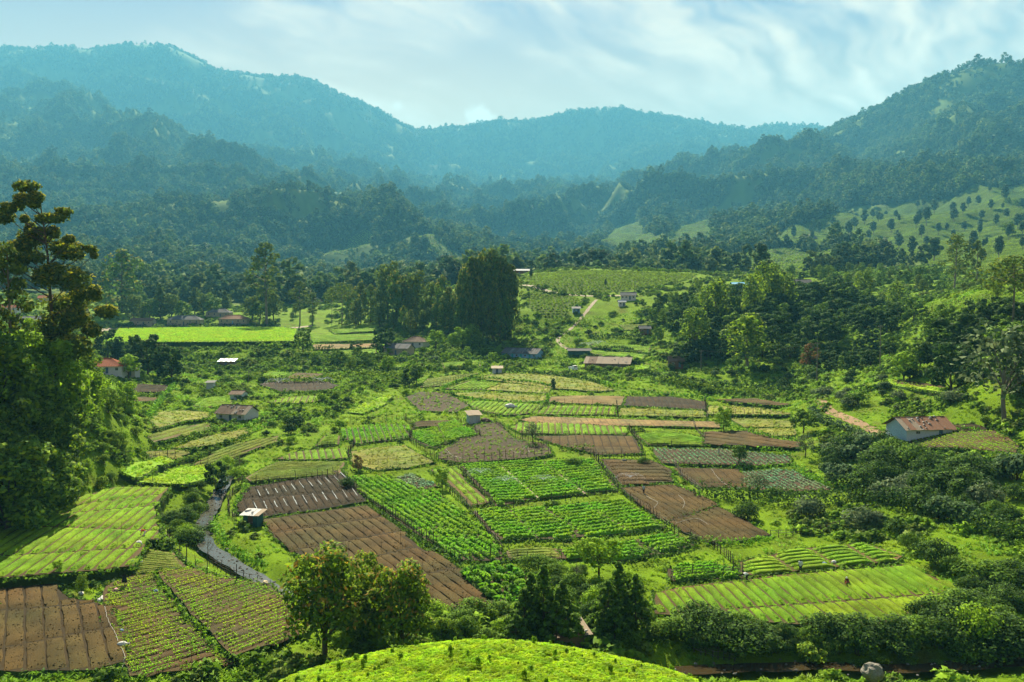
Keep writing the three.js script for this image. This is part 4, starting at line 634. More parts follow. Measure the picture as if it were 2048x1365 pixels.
fence(Z2([[1010, 422], [1370, 385], [1722, 325]]), 'stake fence along the near side of the fenced green plot', { gap: 1.3 });
fence(Z2([[1572, 95], [1640, 190], [1725, 305]]), 'stake fence right of the fenced green plot', { gap: 0.8, pale: 0.3 });
fence(Z2([[1740, 320], [1800, 375], [1910, 450], [2035, 540]]), 'rail fence between the green panels and the watered brown plot', { pale: 0.5, gap: 1.2 });
fence(Z2([[835, 418], [992, 412]]), 'short fence at the foot of the yellow-green strip');
fence(Z5([[455, 815], [520, 875], [485, 945], [560, 1000], [645, 1060]]), 'dense stake fence between the two small green plots', { gap: 0.9, h: 1.5 });
fence(Z5([[660, 1075], [800, 1082], [1060, 1062], [1310, 1040]]), 'stake fence below the weedy fallow plot', { gap: 1.5, h: 1.5 });
fence(Z5([[140, 832], [300, 828], [445, 822]]), 'stake fence behind the green plot of short rows');
fence(Z5([[160, 970], [122, 1030], [132, 1075]]), 'short bent fence left of the pale green plot', { gap: 0.8 });
fence(Z5([[180, 980], [320, 965], [475, 945]]), 'stake fence below the green plot of short rows', { gap: 1.3 });
fence(Z5([[150, 1105], [300, 1100], [460, 1090], [620, 1060]]), 'thin stake fence below the pale green plot', { gap: 1.6, rails: 2 });
fence(Z5([[655, 1010], [760, 975], [905, 928]]), 'stake fence below the small double plot');
fence(Z5([[765, 832], [870, 885], [910, 925]]), 'stake fence right of the small double plot', { gap: 1 });
fence(Z5([[985, 842], [1100, 922], [1330, 1000]]), 'slanting fence from the shed to the ridged plot', { pale: 0.3, gap: 1.1 });
fence(Z5([[1150, 918], [1400, 920], [1780, 922]]), 'stake fence below the long bright strip', { gap: 1.3 });
fence(Z5([[1782, 880], [1840, 960], [1872, 1025]]), 'stake fence right of the brown ridged plot', { gap: 0.9, h: 1.5 });
fence(Z5([[1560, 1045], [1720, 1050], [1885, 1045]]), 'picket stakes below the brown ridged plot', { gap: 0.8, rails: 2 });
fence(Z5([[1215, 798], [1450, 802], [1705, 808]]), 'stake fence below the bright block plot', { gap: 1.6, rails: 2 });
fence(Z5([[1712, 735], [1715, 775], [1722, 812]]), 'short dense fence at the end of the bright block plot', { gap: 0.9, h: 1.5 });
fence(Z5([[690, 660], [900, 660], [1300, 682]]), 'long low fence along the curved bank', { gap: 2.1, rails: 2 });
fence(Z5([[1325, 728], [1530, 740], [1740, 750]]), 'stake fence below the dry tan plot', { gap: 2, rails: 2, h: 1.5 });
fence(Z5([[1305, 645], [1500, 655], [1690, 664]]), 'low fence below the broad olive field', { gap: 2.2, rails: 2 });
fence(Z5([[560, 640], [690, 615], [820, 575]]), 'stake fence at the green terrace left of the olive field', { gap: 1.8, rails: 2 });
fence(Z5([[930, 795], [1065, 812], [1210, 790], [1290, 748]]), 'stake fence below the fan of beds', { gap: 1.4, h: 1.4 });
fence(Z6([[-180, 800], [0, 814], [200, 814]]), 'rail fence below the pale fenced strip', { gap: 1.7 });
fence(Z6([[188, 705], [195, 760], [205, 812]]), 'short fence at the end of the dark ridged beds', { gap: 1, pale: 0.4 });
fence(Z6([[215, 806], [450, 812], [700, 812]]), 'stake fence below the striped stubble plot', { gap: 1.2, h: 1.5, rails: 2 });
fence(Z6([[125, 865], [160, 905], [192, 950]]), 'pale rail fence beside the bare brown plot', { pale: 1, gap: 1.2 });
fence(Z6([[-180, 985], [0, 988], [185, 986]]), 'rail fence above the wide cabbage plot', { gap: 1.8 });
fence(Z6([[480, 935], [600, 930], [730, 935]]), 'stakes in front of the lower pale grass plot', { gap: 1.2, rails: 1 });
fence(Z3([[15, 100], [60, 175], [185, 265]]), 'weathered pale rail fence along the grass strip of the brown plots', { pale: 0.9, gap: 1 });
fence(Z3([[600, 540], [780, 525], [1010, 480]]), 'rough stick fence on the bank above the level beds', { gap: 1.2, pale: 0.3 });
fence(Z3([[0, 800], [200, 785], [435, 762]]), 'stake fence in front of the small plot under the dark bank', { gap: 1.3, h: 1.5 });
fence(Z3([[250, 595], [320, 650], [380, 700]]), 'short stake fence at the corner of the small plot', { gap: 1, pale: 0.5 });
fence(Z3([[0, 500], [70, 545], [155, 575]]), 'fence at the corner of the lower brown plot', { gap: 1.2, pale: 0.4 });
fence(Z1([[1530, 862], [1620, 955], [1710, 1020], [1800, 1095]]), 'sturdy rail fence between the seedling plot and the stream', { gap: 1, rails: 4, pale: 0.5 });
fence(Z1([[1180, 700], [1250, 745], [1330, 785], [1470, 815]]), 'rail fence on the near bank of the stream bend', { gap: 1.1 });
fence(Z1([[1400, 195], [1340, 260], [1308, 320], [1308, 400], [1350, 440]]), 'stake fence on the far bank above the stream', { gap: 1.1, pale: 0.4 });
fence(Z4([[1410, 1095], [1680, 1090], [1960, 1062]]), 'picket stakes behind the dark wet soil plot', { gap: 1, h: 1.3 });
fence(Z4([[825, 952], [910, 950], [1000, 945]]), 'short fence with two stout posts on the small terrace', { gap: 1.6 });
fence(Z4([[1020, 995], [1100, 990], [1190, 982]]), 'short fence above the bright grass field', { gap: 1.2 });
fence(Z4([[1840, 875], [1900, 872], [1970, 868]]), 'small fence in front of the tiny plot by the stream', { gap: 0.9 });
fence(Z4([[1060, 660], [1140, 658], [1210, 655]]), 'short fence behind the upper pale terrace', { gap: 1.8, rails: 2 });
fence(Z1([[620, 200], [760, 222], [860, 228], [1070, 245]]), 'wire fence of wooden posts along the bright grass field', { gap: 5.5, rails: 1, h: 1.5 });
fence(Z1([[925, 500], [968, 600], [1040, 690], [1170, 765], [1340, 830]]), 'line of grey posts along the stream side path', { gap: 4, rails: 1, h: 1.7 });
fence(ZF([[1400, 1325], [1440, 1340], [1485, 1345]]), 'tangled stick fence at the edge of the knoll', { gap: 0.6, pale: 0.8, rails: 4 });
fence(ZF([[1290, 1265], [1340, 1282], [1400, 1298]]), 'low rail fence below the dark feathery tree', { gap: 1.1, pale: 0.3 });

// thin sprinkler poles standing in the plots
{
  const g = new THREE.CylinderGeometry(0.018, 0.024, 2.1, 5); g.translate(0, 1.05, 0); const head = new THREE.SphereGeometry(0.05, 6, 5); head.translate(0, 2.12, 0); const shape = join([g, head]);
  [[76, 1043], [165, 1040], [116, 1100], [225, 1110], [216, 1130], [290, 1000], [264, 1240], [318, 1300], [477, 1240], [540, 1275], [417, 1200], [360, 1350], [720, 1080], [757, 1110], [796, 1100], [840, 1160], [905, 965], [962, 950], [985, 975], [1055, 950], [1086, 965], [1110, 965], [1165, 945], [1160, 940], [920, 1050], [786, 1040], [885, 1080], [1130, 1060], [1240, 1050], [1412, 1025], [1405, 1070], [1366, 960], [740, 925], [870, 890], [690, 1130], [800, 985], [1195, 965], [1000, 925], [1450, 915], [1560, 965]].forEach(([px, py]) => { const [x, D] = seen(px, py, 0.3), m = solo('sprinkler_pole', shape, WOOD, 'thin sprinkler pole standing in a crop plot', 'pole', 'sprinkler poles in the plots'); m.position.set(x, surface(x, D) - 0.1, -D); m.rotation.z = 0.04 * n2(px, py); m.scale.y = 0.8 + 0.3 * Math.abs(n2(py, px)); });
}

// ---------------------------------------------------------------- buildings
const paint = (rgb, o) => std(rgb, { map: grain, bumpMap: grainBump, bumpScale: 0.012, ...o });
const WALL = { white: paint([0.62, 0.60, 0.55]), cream: paint([0.4, 0.34, 0.23]), blue: paint([0.22, 0.42, 0.60]), pale: paint([0.55, 0.62, 0.64]), brick: paint([0.18, 0.095, 0.055]), green: paint([0.04, 0.12, 0.10]), tin: paint([0.5, 0.52, 0.52]), mud: paint([0.22, 0.16, 0.10]) };
const ROOF = { red: paint([0.36, 0.10, 0.04]), rust: paint([0.25, 0.125, 0.07]), brown: paint([0.16, 0.10, 0.065]), grey: paint([0.13, 0.13, 0.13]), dark: paint([0.09, 0.085, 0.085]), tan: paint([0.3, 0.235, 0.165]), white: paint([0.5, 0.5, 0.48]), blue: paint([0.10, 0.42, 0.65], { roughness: 0.5 }) };
const GLASS = new THREE.MeshPhysicalMaterial({ color: new THREE.Color().setRGB(0.03, 0.035, 0.04), roughness: 0.15 }), DOORM = paint([0.10, 0.16, 0.22]), DOORW = paint([0.16, 0.10, 0.06]), FRAME = paint([0.5, 0.5, 0.47]);
const box = (w, h, d, x = 0, y = 0, z = 0) => { const g = new THREE.BoxGeometry(w, h, d); g.translate(x, y, z); return g; };
function slab(a, b, c, d, t) {   // a thin plate with four corners, thickness t downwards
  const P = [a, b, c, d], v = [], f = (i, j, k) => v.push(...i, ...j, ...k), lo = P.map((p) => [p[0], p[1] - t, p[2]]), uv = [];
  f(P[0], P[1], P[2]); f(P[0], P[2], P[3]); f(lo[0], lo[2], lo[1]); f(lo[0], lo[3], lo[2]);
  for (let i = 0; i < 4; i++) { const j = (i + 1) % 4; f(P[i], lo[i], lo[j]); f(P[i], lo[j], P[j]); }
  const g = new THREE.BufferGeometry(); g.setAttribute('position', new THREE.Float32BufferAttribute(v, 3)); for (let i = 0; i < v.length; i += 3) uv.push((v[i] + v[i + 1]) / 2, (v[i + 2] + v[i + 1]) / 2); g.setAttribute('uv', new THREE.Float32BufferAttribute(uv, 2)); g.computeVertexNormals(); return g;
}
function ribbed(a, b, c, d, n, amp) {   // sheet of corrugated metal or tile courses: a-b is the eave, d-c the ridge
  const pos = [], idx = [], uv = [], L = (p, q, t) => p.map((x, i) => mix(x, q[i], t)), m = n * 4;
  for (let i = 0; i <= m; i++) for (let k = 0; k < 2; k++) { const p = L(L(a, b, i / m), L(d, c, i / m), k); p[1] += amp * Math.sin(i * Math.PI / 2); pos.push(...p); uv.push(p[0] / 2, k * 2); if (i && k) { const q = i * 2 + k; idx.push(q - 3, q - 1, q, q - 3, q, q - 2); } }
  const g = new THREE.BufferGeometry(); g.setAttribute('position', new THREE.Float32BufferAttribute(pos, 3)); g.setAttribute('uv', new THREE.Float32BufferAttribute(uv, 2)); g.setIndex(idx); g.computeVertexNormals(); return g;
}
const STONE = (() => { const g = new THREE.IcosahedronGeometry(1, 1), p = g.attributes.position, q = V(0, 0, 0); for (let i = 0; i < p.count; i++) { q.fromBufferAttribute(p, i); const s = 1 + 0.3 * n3(q.x * 1.1 + 4, q.y * 1.1, q.z * 1.1); p.setXYZ(i, q.x * s, q.y * s * 0.55, q.z * s * 0.8); } g.computeVertexNormals(); return g; })();
const STONEM = std([0.45, 0.43, 0.4], { map: grain });
// front is the side towards +z (the camera); w along x, d along z
function house(name, label, [px, py, D0], { w = 8, d = 6, h = 2.4, rise = 1.4, turn = 0, wall = 'white', roof = 'rust', style = 'gable', windows = 2, door = true, doorMat = DOORM, over = 0.45, stones = 0, sheets = 0, doors, sink = 0.2, side = 1, mixed } = {}, group) {
  const [x, D] = D0 ? put(px, D0) : seen(px, py), r = rng(Math.round(px * 7 + py)), root = thing(name, label, name.includes('shed') || name.includes('hut') ? 'shed' : 'house', group);
  let y = -99, yLow = 999; for (const [a, b] of [[-1, -1], [1, -1], [1, 1], [-1, 1], [0, 0]]) { const c = Math.cos(turn), s = Math.sin(turn), lx = a * w / 2, lz = b * d / 2; const q = surface(x + lx * c + lz * s, D - (-lx * s + lz * c)); y = Math.max(y, q); yLow = Math.min(yLow, q); } y = mix(yLow, y, 0.55);
  root.position.set(x, y - 0.05, -D); root.rotation.y = turn;
  const W = WALL[wall], R = ROOF[roof], T = 0.18, foot = 2.5;
  // walls with real openings on the front: piers between them, a band above and below
  const holes = []; const nh = windows + (doors ?? (door ? 1 : 0)), doorN = doors ?? (door ? 1 : 0);
  for (let k = 0; k < nh; k++) { const isDoor = doorN > 1 ? k % Math.max(1, Math.round(nh / doorN)) === 0 : doorN === 1 && k === Math.floor(nh / 2), cx = -w / 2 + w * (k + 0.5) / nh; holes.push({ cx, w: isDoor ? 0.9 : 0.95, y0: isDoor ? 0 : h * 0.38, y1: isDoor ? Math.min(h * 0.88, 2) : h * 0.82, isDoor }); }
  const G = [box(w, h + foot, T, 0, (h - foot) / 2, -d / 2 + T / 2), box(T, h + foot, d - 2 * T, -w / 2 + T / 2, (h - foot) / 2, 0), box(T, h + foot, d - 2 * T, w / 2 - T / 2, (h - foot) / 2, 0), box(w, foot, T, 0, -foot / 2, d / 2 - T / 2)];
  let at = -w / 2; for (const o of holes) { const a = o.cx - o.w / 2, b = o.cx + o.w / 2; if (a > at) G.push(box(a - at, h, T, (a + at) / 2, h / 2, d / 2 - T / 2)); if (o.y0 > 0) G.push(box(o.w, o.y0, T, o.cx, o.y0 / 2, d / 2 - T / 2)); G.push(box(o.w, h - o.y1, T, o.cx, (h + o.y1) / 2, d / 2 - T / 2)); at = b; } if (w / 2 > at) G.push(box(w / 2 - at, h, T, (w / 2 + at) / 2, h / 2, d / 2 - T / 2));
  const hip = style === 'hip', shed = style === 'shed', e = over, hw = w / 2 + e, hd = d / 2 + e;
  if (style === 'gable') for (const s of [-1, 1]) { const tri = new THREE.Shape([new THREE.Vector2(-d / 2, 0), new THREE.Vector2(d / 2, 0), new THREE.Vector2(0, rise * 0.93)]), g = new THREE.ExtrudeGeometry(tri, { depth: T, bevelEnabled: false }); g.rotateY(Math.PI / 2); g.translate(s > 0 ? w / 2 - T : -w / 2, h - 0.02, 0); G.push(g); }
  if (shed) G.push(box(w, rise, T, 0, h + rise / 2, -d / 2 + T / 2));
  const strip = (g) => { g = g.index ? g.toNonIndexed() : g; g.deleteAttribute('normal'); return g; }; const wg = mergeGeometries(G.map(strip)); wg.computeVertexNormals(); part('wall', wg, W, root);
  for (const o of holes) {
    const hh = o.y1 - o.y0, cy = (o.y0 + o.y1) / 2;
    if (o.isDoor) { const dr = part('door', box(o.w - 0.06, hh - 0.03, 0.06, o.cx, cy, d / 2 - T + 0.05), doorMat, root); part('handle', box(0.05, 0.12, 0.05, o.cx + o.w * 0.33, cy, d / 2 - T + 0.1), FRAME, dr); }
    else { const f = part('window', mergeGeometries([box(o.w, 0.08, 0.08, o.cx, o.y0 + 0.04, d / 2 - 0.03), box(o.w, 0.08, 0.08, o.cx, o.y1 - 0.04, d / 2 - 0.03), box(0.08, hh - 0.16, 0.08, o.cx - o.w / 2 + 0.04, cy, d / 2 - 0.03), box(0.08, hh - 0.16, 0.08, o.cx + o.w / 2 - 0.04, cy, d / 2 - 0.03), box(0.05, hh - 0.16, 0.05, o.cx, cy, d / 2 - 0.03)]), FRAME, root); part('pane', box(o.w - 0.16, hh - 0.16, 0.02, o.cx, cy, d / 2 - 0.1), GLASS, f); }
  }
  const zr = 0, top = h + rise, t = 0.07;
  const lift = 0.06; let roofRoot;
  const sheetRow = (a, b, c, q, n, list) => { const L = (p, s, k) => p.map((v, i) => mix(v, s[i], k)); for (let i = 0; i < n; i++) { const j = () => (r() - 0.5) * 0.05, A = L(a, b, i / n), B = L(a, b, (i + 1) / n + 0.02), C = L(q, c, (i + 1) / n + 0.02), E = L(q, c, i / n); const dy = lift + (i % 2) * 0.035 + r() * 0.02; for (const p of [A, B, C, E]) { p[1] += dy; p[0] += j(); p[2] += j() * 3; } list.push([A, B, C, E]); } };
  if (shed) { const q = []; sheetRow([-hw, h - 0.08, hd], [hw, h - 0.08, hd], [hw, top + 0.08, -hd], [-hw, top + 0.08, -hd], Math.max(2, sheets || Math.round(w / 0.9)), q); roofRoot = new THREE.Group(); roofRoot.name = 'roof'; root.add(roofRoot); q.forEach((s, i) => part('roof_sheet', ribbed(s[0], s[1], s[2], s[3], 4, 0.02), mixed && r() < 0.4 ? ROOF[mixed] : R, roofRoot)); }
  else if (hip) {
    const k = Math.min(hd, hw * 0.75), a = [-hw, h - 0.1, hd], b = [hw, h - 0.1, hd], c = [hw, h - 0.1, -hd], q = [-hw, h - 0.1, -hd], m1 = [-hw + k, top, 0], m2 = [hw - k, top, 0];
    roofRoot = part('roof', mergeGeometries([ribbed(a, b, m2, m1, Math.round(w * 2), 0.035), ribbed(c, q, m1, m2, Math.round(w * 2), 0.035), ribbed(b, c, m2, m2, Math.round(d * 2), 0.035), ribbed(q, a, m1, m1, Math.round(d * 2), 0.035)]), R, root);
    part('ridge_cap', limb([m1.map((v, i) => v + (i === 1 ? 0.05 : 0)), m2.map((v, i) => v + (i === 1 ? 0.05 : 0))], 0.09, 0.09, 5), R, roofRoot);
  } else {
    roofRoot = new THREE.Group(); roofRoot.name = 'roof'; root.add(roofRoot); const q = [], n = Math.max(2, sheets || Math.round(w / 1.6));
    sheetRow([-hw, h - 0.12, hd], [hw, h - 0.12, hd], [hw, top, 0], [-hw, top, 0], n, q); sheetRow([hw, h - 0.12, -hd], [-hw, h - 0.12, -hd], [-hw, top, 0], [hw, top, 0], n, q);
    q.forEach((s) => part('roof_sheet', ribbed(s[0], s[1], s[2], s[3], 5, 0.025), mixed && r() < 0.35 ? ROOF[mixed] : R, roofRoot));
    part('ridge_cap', limb([[-hw, top + 0.11, 0], [hw, top + 0.11, 0]], 0.08, 0.08, 5), R, roofRoot);
  }
  for (let k = 0; k < stones; k++) { const u = r() * 2 - 1, v = r(), s = 0.14 + 0.16 * r(), m = part('roof_stone', STONE, STONEM, roofRoot); m.position.set(u * hw * 0.9, shed ? mix(h, top, v) + 0.16 : mix(h - 0.1, top, v) + 0.14, shed ? mix(hd, -hd, v) : (r() < 0.75 ? 1 : -1) * hd * (1 - v)); m.scale.setScalar(s); m.rotation.y = r() * 6; }
  return root;
}
const HOUSES = [];
house('stone_hut', 'low white hut with rusty stone weighted roof beside the dirt road', [1846, 872], { w: 9.6, d: 7.5, h: 1.45, rise: 1.9, turn: 0.12, wall: 'pale', roof: 'rust', mixed: 'tan', stones: 26, sheets: 9, windows: 1, over: 0.55 });
house('white_house', 'white house with ragged brown sheet roof on the left terraces', [470, 842], { w: 8.6, d: 6.5, h: 1.9, rise: 1.9, turn: -0.3, wall: 'white', roof: 'brown', mixed: 'tan', stones: 16, windows: 2, sheets: 8 });
house('stone_hut', 'small grey walled annex with brown roof behind the ragged white house', [474, 801], { w: 3.6, d: 4, h: 1.7, rise: 0.9, turn: -0.2, wall: 'pale', roof: 'brown', windows: 1, door: false });
house('red_roof_house', 'white bungalow with red hipped tile roof among dark trees', [208, 747], { w: 12, d: 8, h: 2.4, rise: 2.3, turn: 0.15, wall: 'white', roof: 'red', style: 'hip', windows: 3 });
house('lean_to_shed', 'white lean-to shed under the bright tree beside the red roofed bungalow', [252, 752], { w: 6.5, d: 4, h: 2.3, rise: 0.5, wall: 'white', roof: 'grey', style: 'shed', windows: 1 });
house('bungalow', 'long grey roofed bungalow with blue porch behind the playing field', [372, 650], { w: 21, d: 9, h: 3.3, rise: 2.6, wall: 'cream', roof: 'grey', style: 'hip', windows: 4, turn: 0.05 });
house('bungalow', 'rust roofed bungalow with blue pillars behind the playing field', [470, 648], { w: 18, d: 9, h: 3.3, rise: 2.4, wall: 'cream', roof: 'rust', style: 'hip', windows: 4, doorMat: WALL.blue });
house('bungalow', 'grey roof peeping between the two bungalows of the playing field', [440, 634], { w: 16, d: 9, h: 3, rise: 2.6, wall: 'cream', roof: 'grey', style: 'hip', windows: 3 });
house('bungalow', 'low brown bungalow left of the two blue porched bungalows', [287, 650], { w: 14, d: 8, h: 2.6, rise: 1.7, wall: 'cream', roof: 'brown', style: 'gable', windows: 3 });
house('roofed_house', 'grey roofed house at the left edge behind the tall gum', [66, 642, 500], { w: 12, d: 8, h: 2.8, rise: 2, wall: 'cream', roof: 'grey', windows: 2 });
house('roofed_house', 'orange roofed house at the left edge behind thin trunks', [22, 632, 540], { w: 14, d: 8, h: 2.8, rise: 2.6, wall: 'white', roof: 'red', style: 'hip', windows: 2 });
house('long_shed', 'long dark roofed estate shed on the far slope', [293, 592], { w: 27, d: 11, h: 4.5, rise: 3, wall: 'mud', roof: 'dark', windows: 8 });
house('long_shed', 'small white estate building right of the long dark shed', [413, 590], { w: 13, d: 7, h: 3, rise: 1.8, wall: 'white', roof: 'brown', windows: 3 });
[['bright blue tin shed at the left end of the far yard', 572, 604, 'blue', 'blue', 12], ['blue sheet roofed shed in the middle of the far yard', 612, 603, 'white', 'blue', 13], ['white tin shed at the right end of the far yard', 650, 605, 'white', 'white', 15]].forEach(([l, px, py, wall, roof, w]) => house('tin_shed', l, [px, py], { w, d: 7, h: 2.8, rise: 1.4, wall, roof, windows: 2 }));
house('tin_shed', 'tiny white roofed shed below the dark middle hill', [627, 571], { w: 9, d: 6, h: 2.5, rise: 1.6, wall: 'tin', roof: 'white', windows: 1 });
house('farm_house', 'white walled farmhouse with brown hipped roof in the middle valley', [832, 694], { w: 10.5, d: 8, h: 2.6, rise: 2.3, turn: -0.3, wall: 'white', roof: 'brown', style: 'hip', windows: 2 });
house('farm_house', 'grey roofed farmhouse with a white framed window in the middle valley', [798, 709], { w: 11, d: 7, h: 2.8, rise: 2, turn: -0.35, wall: 'cream', roof: 'grey', windows: 2 });
house('row_house', 'long blue walled row house with slate grey roof beside the dirt lane', [1046, 716], { w: 15.5, d: 9, h: 2.0, rise: 2, turn: -0.42, wall: 'blue', roof: 'dark', mixed: 'grey', windows: 4, doors: 4, stones: 20, sheets: 10, doorMat: paint([0.05, 0.4, 0.38]) });
house('row_house', 'long brown roofed row house below the light green terraces', [1218, 735], { w: 16.5, d: 10, h: 1.5, rise: 2.2, turn: -0.28, wall: 'mud', roof: 'tan', mixed: 'brown', windows: 4, doors: 3, stones: 14, sheets: 11, doorMat: DOORW });
house('tin_shed', 'little tin shed with tan slanting roof beside the fan of beds', [946, 848], { w: 2.9, d: 2.6, h: 2.2, rise: 0.7, turn: 0.35, wall: 'tin', roof: 'tan', style: 'shed', windows: 0, door: true, doorMat: WALL.pale });
house('tin_hut', 'dark tin hut with loose white roof sheets beside the stream', [496, 1062], { w: 2.3, d: 2, h: 2.0, rise: 0.25, turn: -0.2, wall: 'green', roof: 'white', style: 'shed', windows: 0, stones: 5, sheets: 4, doorMat: DOORW, mixed: 'tan' });
house('brick_outhouse', 'small brick outhouse with flat roof in the left shrubs', [120, 928, 147], { w: 4, d: 2.6, h: 1.9, rise: 0.4, turn: 0.4, wall: 'brick', roof: 'grey', style: 'shed', windows: 1, door: false });
house('white_house', 'white house at the foot of the tea hill', [1256, 600], { w: 7.5, d: 5, h: 2.3, rise: 1.6, turn: -0.2, wall: 'white', roof: 'grey', windows: 3 });
house('stone_hut', 'tiny white hut below the tea hill house', [1243, 612], { w: 3.4, d: 3, h: 1.9, rise: 1, wall: 'white', roof: 'white', windows: 1 });
house('tin_hut', 'small blue hut on the terraced slope beside yellow shrubs', [1152, 625], { w: 3.6, d: 3, h: 1.9, rise: 0.8, wall: 'blue', roof: 'grey', style: 'shed', windows: 1 });
house('tin_hut', 'small blue roofed hut on the bank under the playing field', [453, 733], { w: 6, d: 4, h: 2, rise: 0.8, wall: 'mud', roof: 'blue', mixed: 'white', style: 'shed', windows: 0 });
house('tin_hut', 'dark green netting shed above the brown row house', [1158, 712], { w: 9, d: 5, h: 2.2, rise: 0.8, wall: 'green', roof: 'dark', windows: 0, door: false });
house('tin_hut', 'small grey hut beside the hedge under the dirt lane', [994, 750], { w: 3.4, d: 3, h: 2.2, rise: 0.5, wall: 'pale', roof: 'tan', style: 'shed', windows: 0 });
house('tin_hut', 'small slate roofed cabin on the slope right of the terraces', [1289, 668], { w: 4.5, d: 4, h: 2.3, rise: 1.2, wall: 'mud', roof: 'grey', windows: 1 });
house('tin_hut', 'little grey cistern hut in the bushes left of the ragged white house', [418, 782], { w: 2.2, d: 2, h: 2.6, rise: 0.3, wall: 'tin', roof: 'grey', style: 'shed', windows: 0, door: false });
house('tin_hut', 'tumbledown shed with scattered rusty roof sheets below the knoll', [1136, 1292, 87], { w: 3.2, d: 2.4, h: 1.5, rise: 0.5, turn: 0.3, wall: 'mud', roof: 'tan', mixed: 'rust', style: 'shed', windows: 0, stones: 14, sheets: 5, door: false });
house('roofed_house', 'slate roofed house among the trees right of the silver trees', [1598, 580, 480], { w: 10, d: 7, h: 2.8, rise: 2, wall: 'mud', roof: 'dark', windows: 2 });
house('roofed_house', 'blue roofed house behind the tall bright trees', [1478, 576, 480], { w: 9, d: 6, h: 2.6, rise: 1.2, wall: 'blue', roof: 'blue', windows: 2 });
house('long_shed', 'pale roofed shed behind the end of the tea hill', [1038, 556, 640], { w: 14, d: 7, h: 3, rise: 1.2, wall: 'brick', roof: 'white', windows: 2 });
house('white_house', 'white house behind the tea hill crest', [1086, 548, 700], { w: 12, d: 8, h: 3, rise: 2.4, wall: 'white', roof: 'white', windows: 2 });
house('roofed_house', 'thatched cottage among leaning bushes below the wooded bank', [1352, 735], { w: 5, d: 4, h: 2.2, rise: 1.6, wall: 'brick', roof: 'brown', windows: 1 });

[[205, 556, 'pale roofed house high on the far left slope', 'grey', 'white', 11], [228, 552, 'second pale roofed house high on the far left slope', 'white', 'cream', 9], [96, 604, 'orange roofed cottage left of the tall dark tree', 'red', 'white', 9], [345, 606, 'brown roofed cottage below the long estate shed', 'brown', 'white', 9], [505, 596, 'white walled cottage left of the far yard', 'rust', 'white', 10], [160, 626, 'grey roofed cottage behind the tall gum crown', 'grey', 'cream', 10]].forEach(([px, py, l, roof, wall, w]) => house('cottage', l, [px, py], { w, d: 7, h: 2.6, rise: 2, roof, wall, windows: 2, turn: 0.2 }));
// parked truck in the yard
{
  const [x, D] = seen(1146, 742), t = thing('truck', 'small white truck parked beside the brown row house', 'truck'); t.position.set(x, surface(x, D), -D); t.rotation.y = 0.5;
  const white = std([0.7, 0.7, 0.68], { roughness: 0.4 }), tyre = std([0.03, 0.03, 0.03]);
  part('cab', mergeGeometries([box(1.7, 0.8, 1.5, 0, 0.85, 1.5), box(1.6, 0.7, 1.2, 0, 1.58, 1.4)]), white, t); part('windscreen', box(1.4, 0.5, 0.04, 0, 1.6, 2.02), GLASS, t); part('bed', mergeGeometries([box(1.7, 0.12, 2.6, 0, 0.8, -0.6), box(0.06, 0.5, 2.6, -0.82, 1.1, -0.6), box(0.06, 0.5, 2.6, 0.82, 1.1, -0.6), box(1.6, 0.5, 0.06, 0, 1.1, -1.87)]), white, t);
  for (const sx of [-1, 1]) { for (const sz of [1.5, -1.1]) { const g = new THREE.CylinderGeometry(0.36, 0.36, 0.22, 14); g.rotateZ(Math.PI / 2); g.translate(sx * 0.78, 0.36, sz); const w = part('wheel', g, tyre, t), k = new THREE.CylinderGeometry(0.18, 0.18, 0.24, 10); k.rotateZ(Math.PI / 2); k.translate(sx * 0.78, 0.36, sz); part('rim', k, white, w); } part('headlight', box(0.3, 0.18, 0.06, sx * 0.6, 0.85, 2.27), GLASS, t); }
}

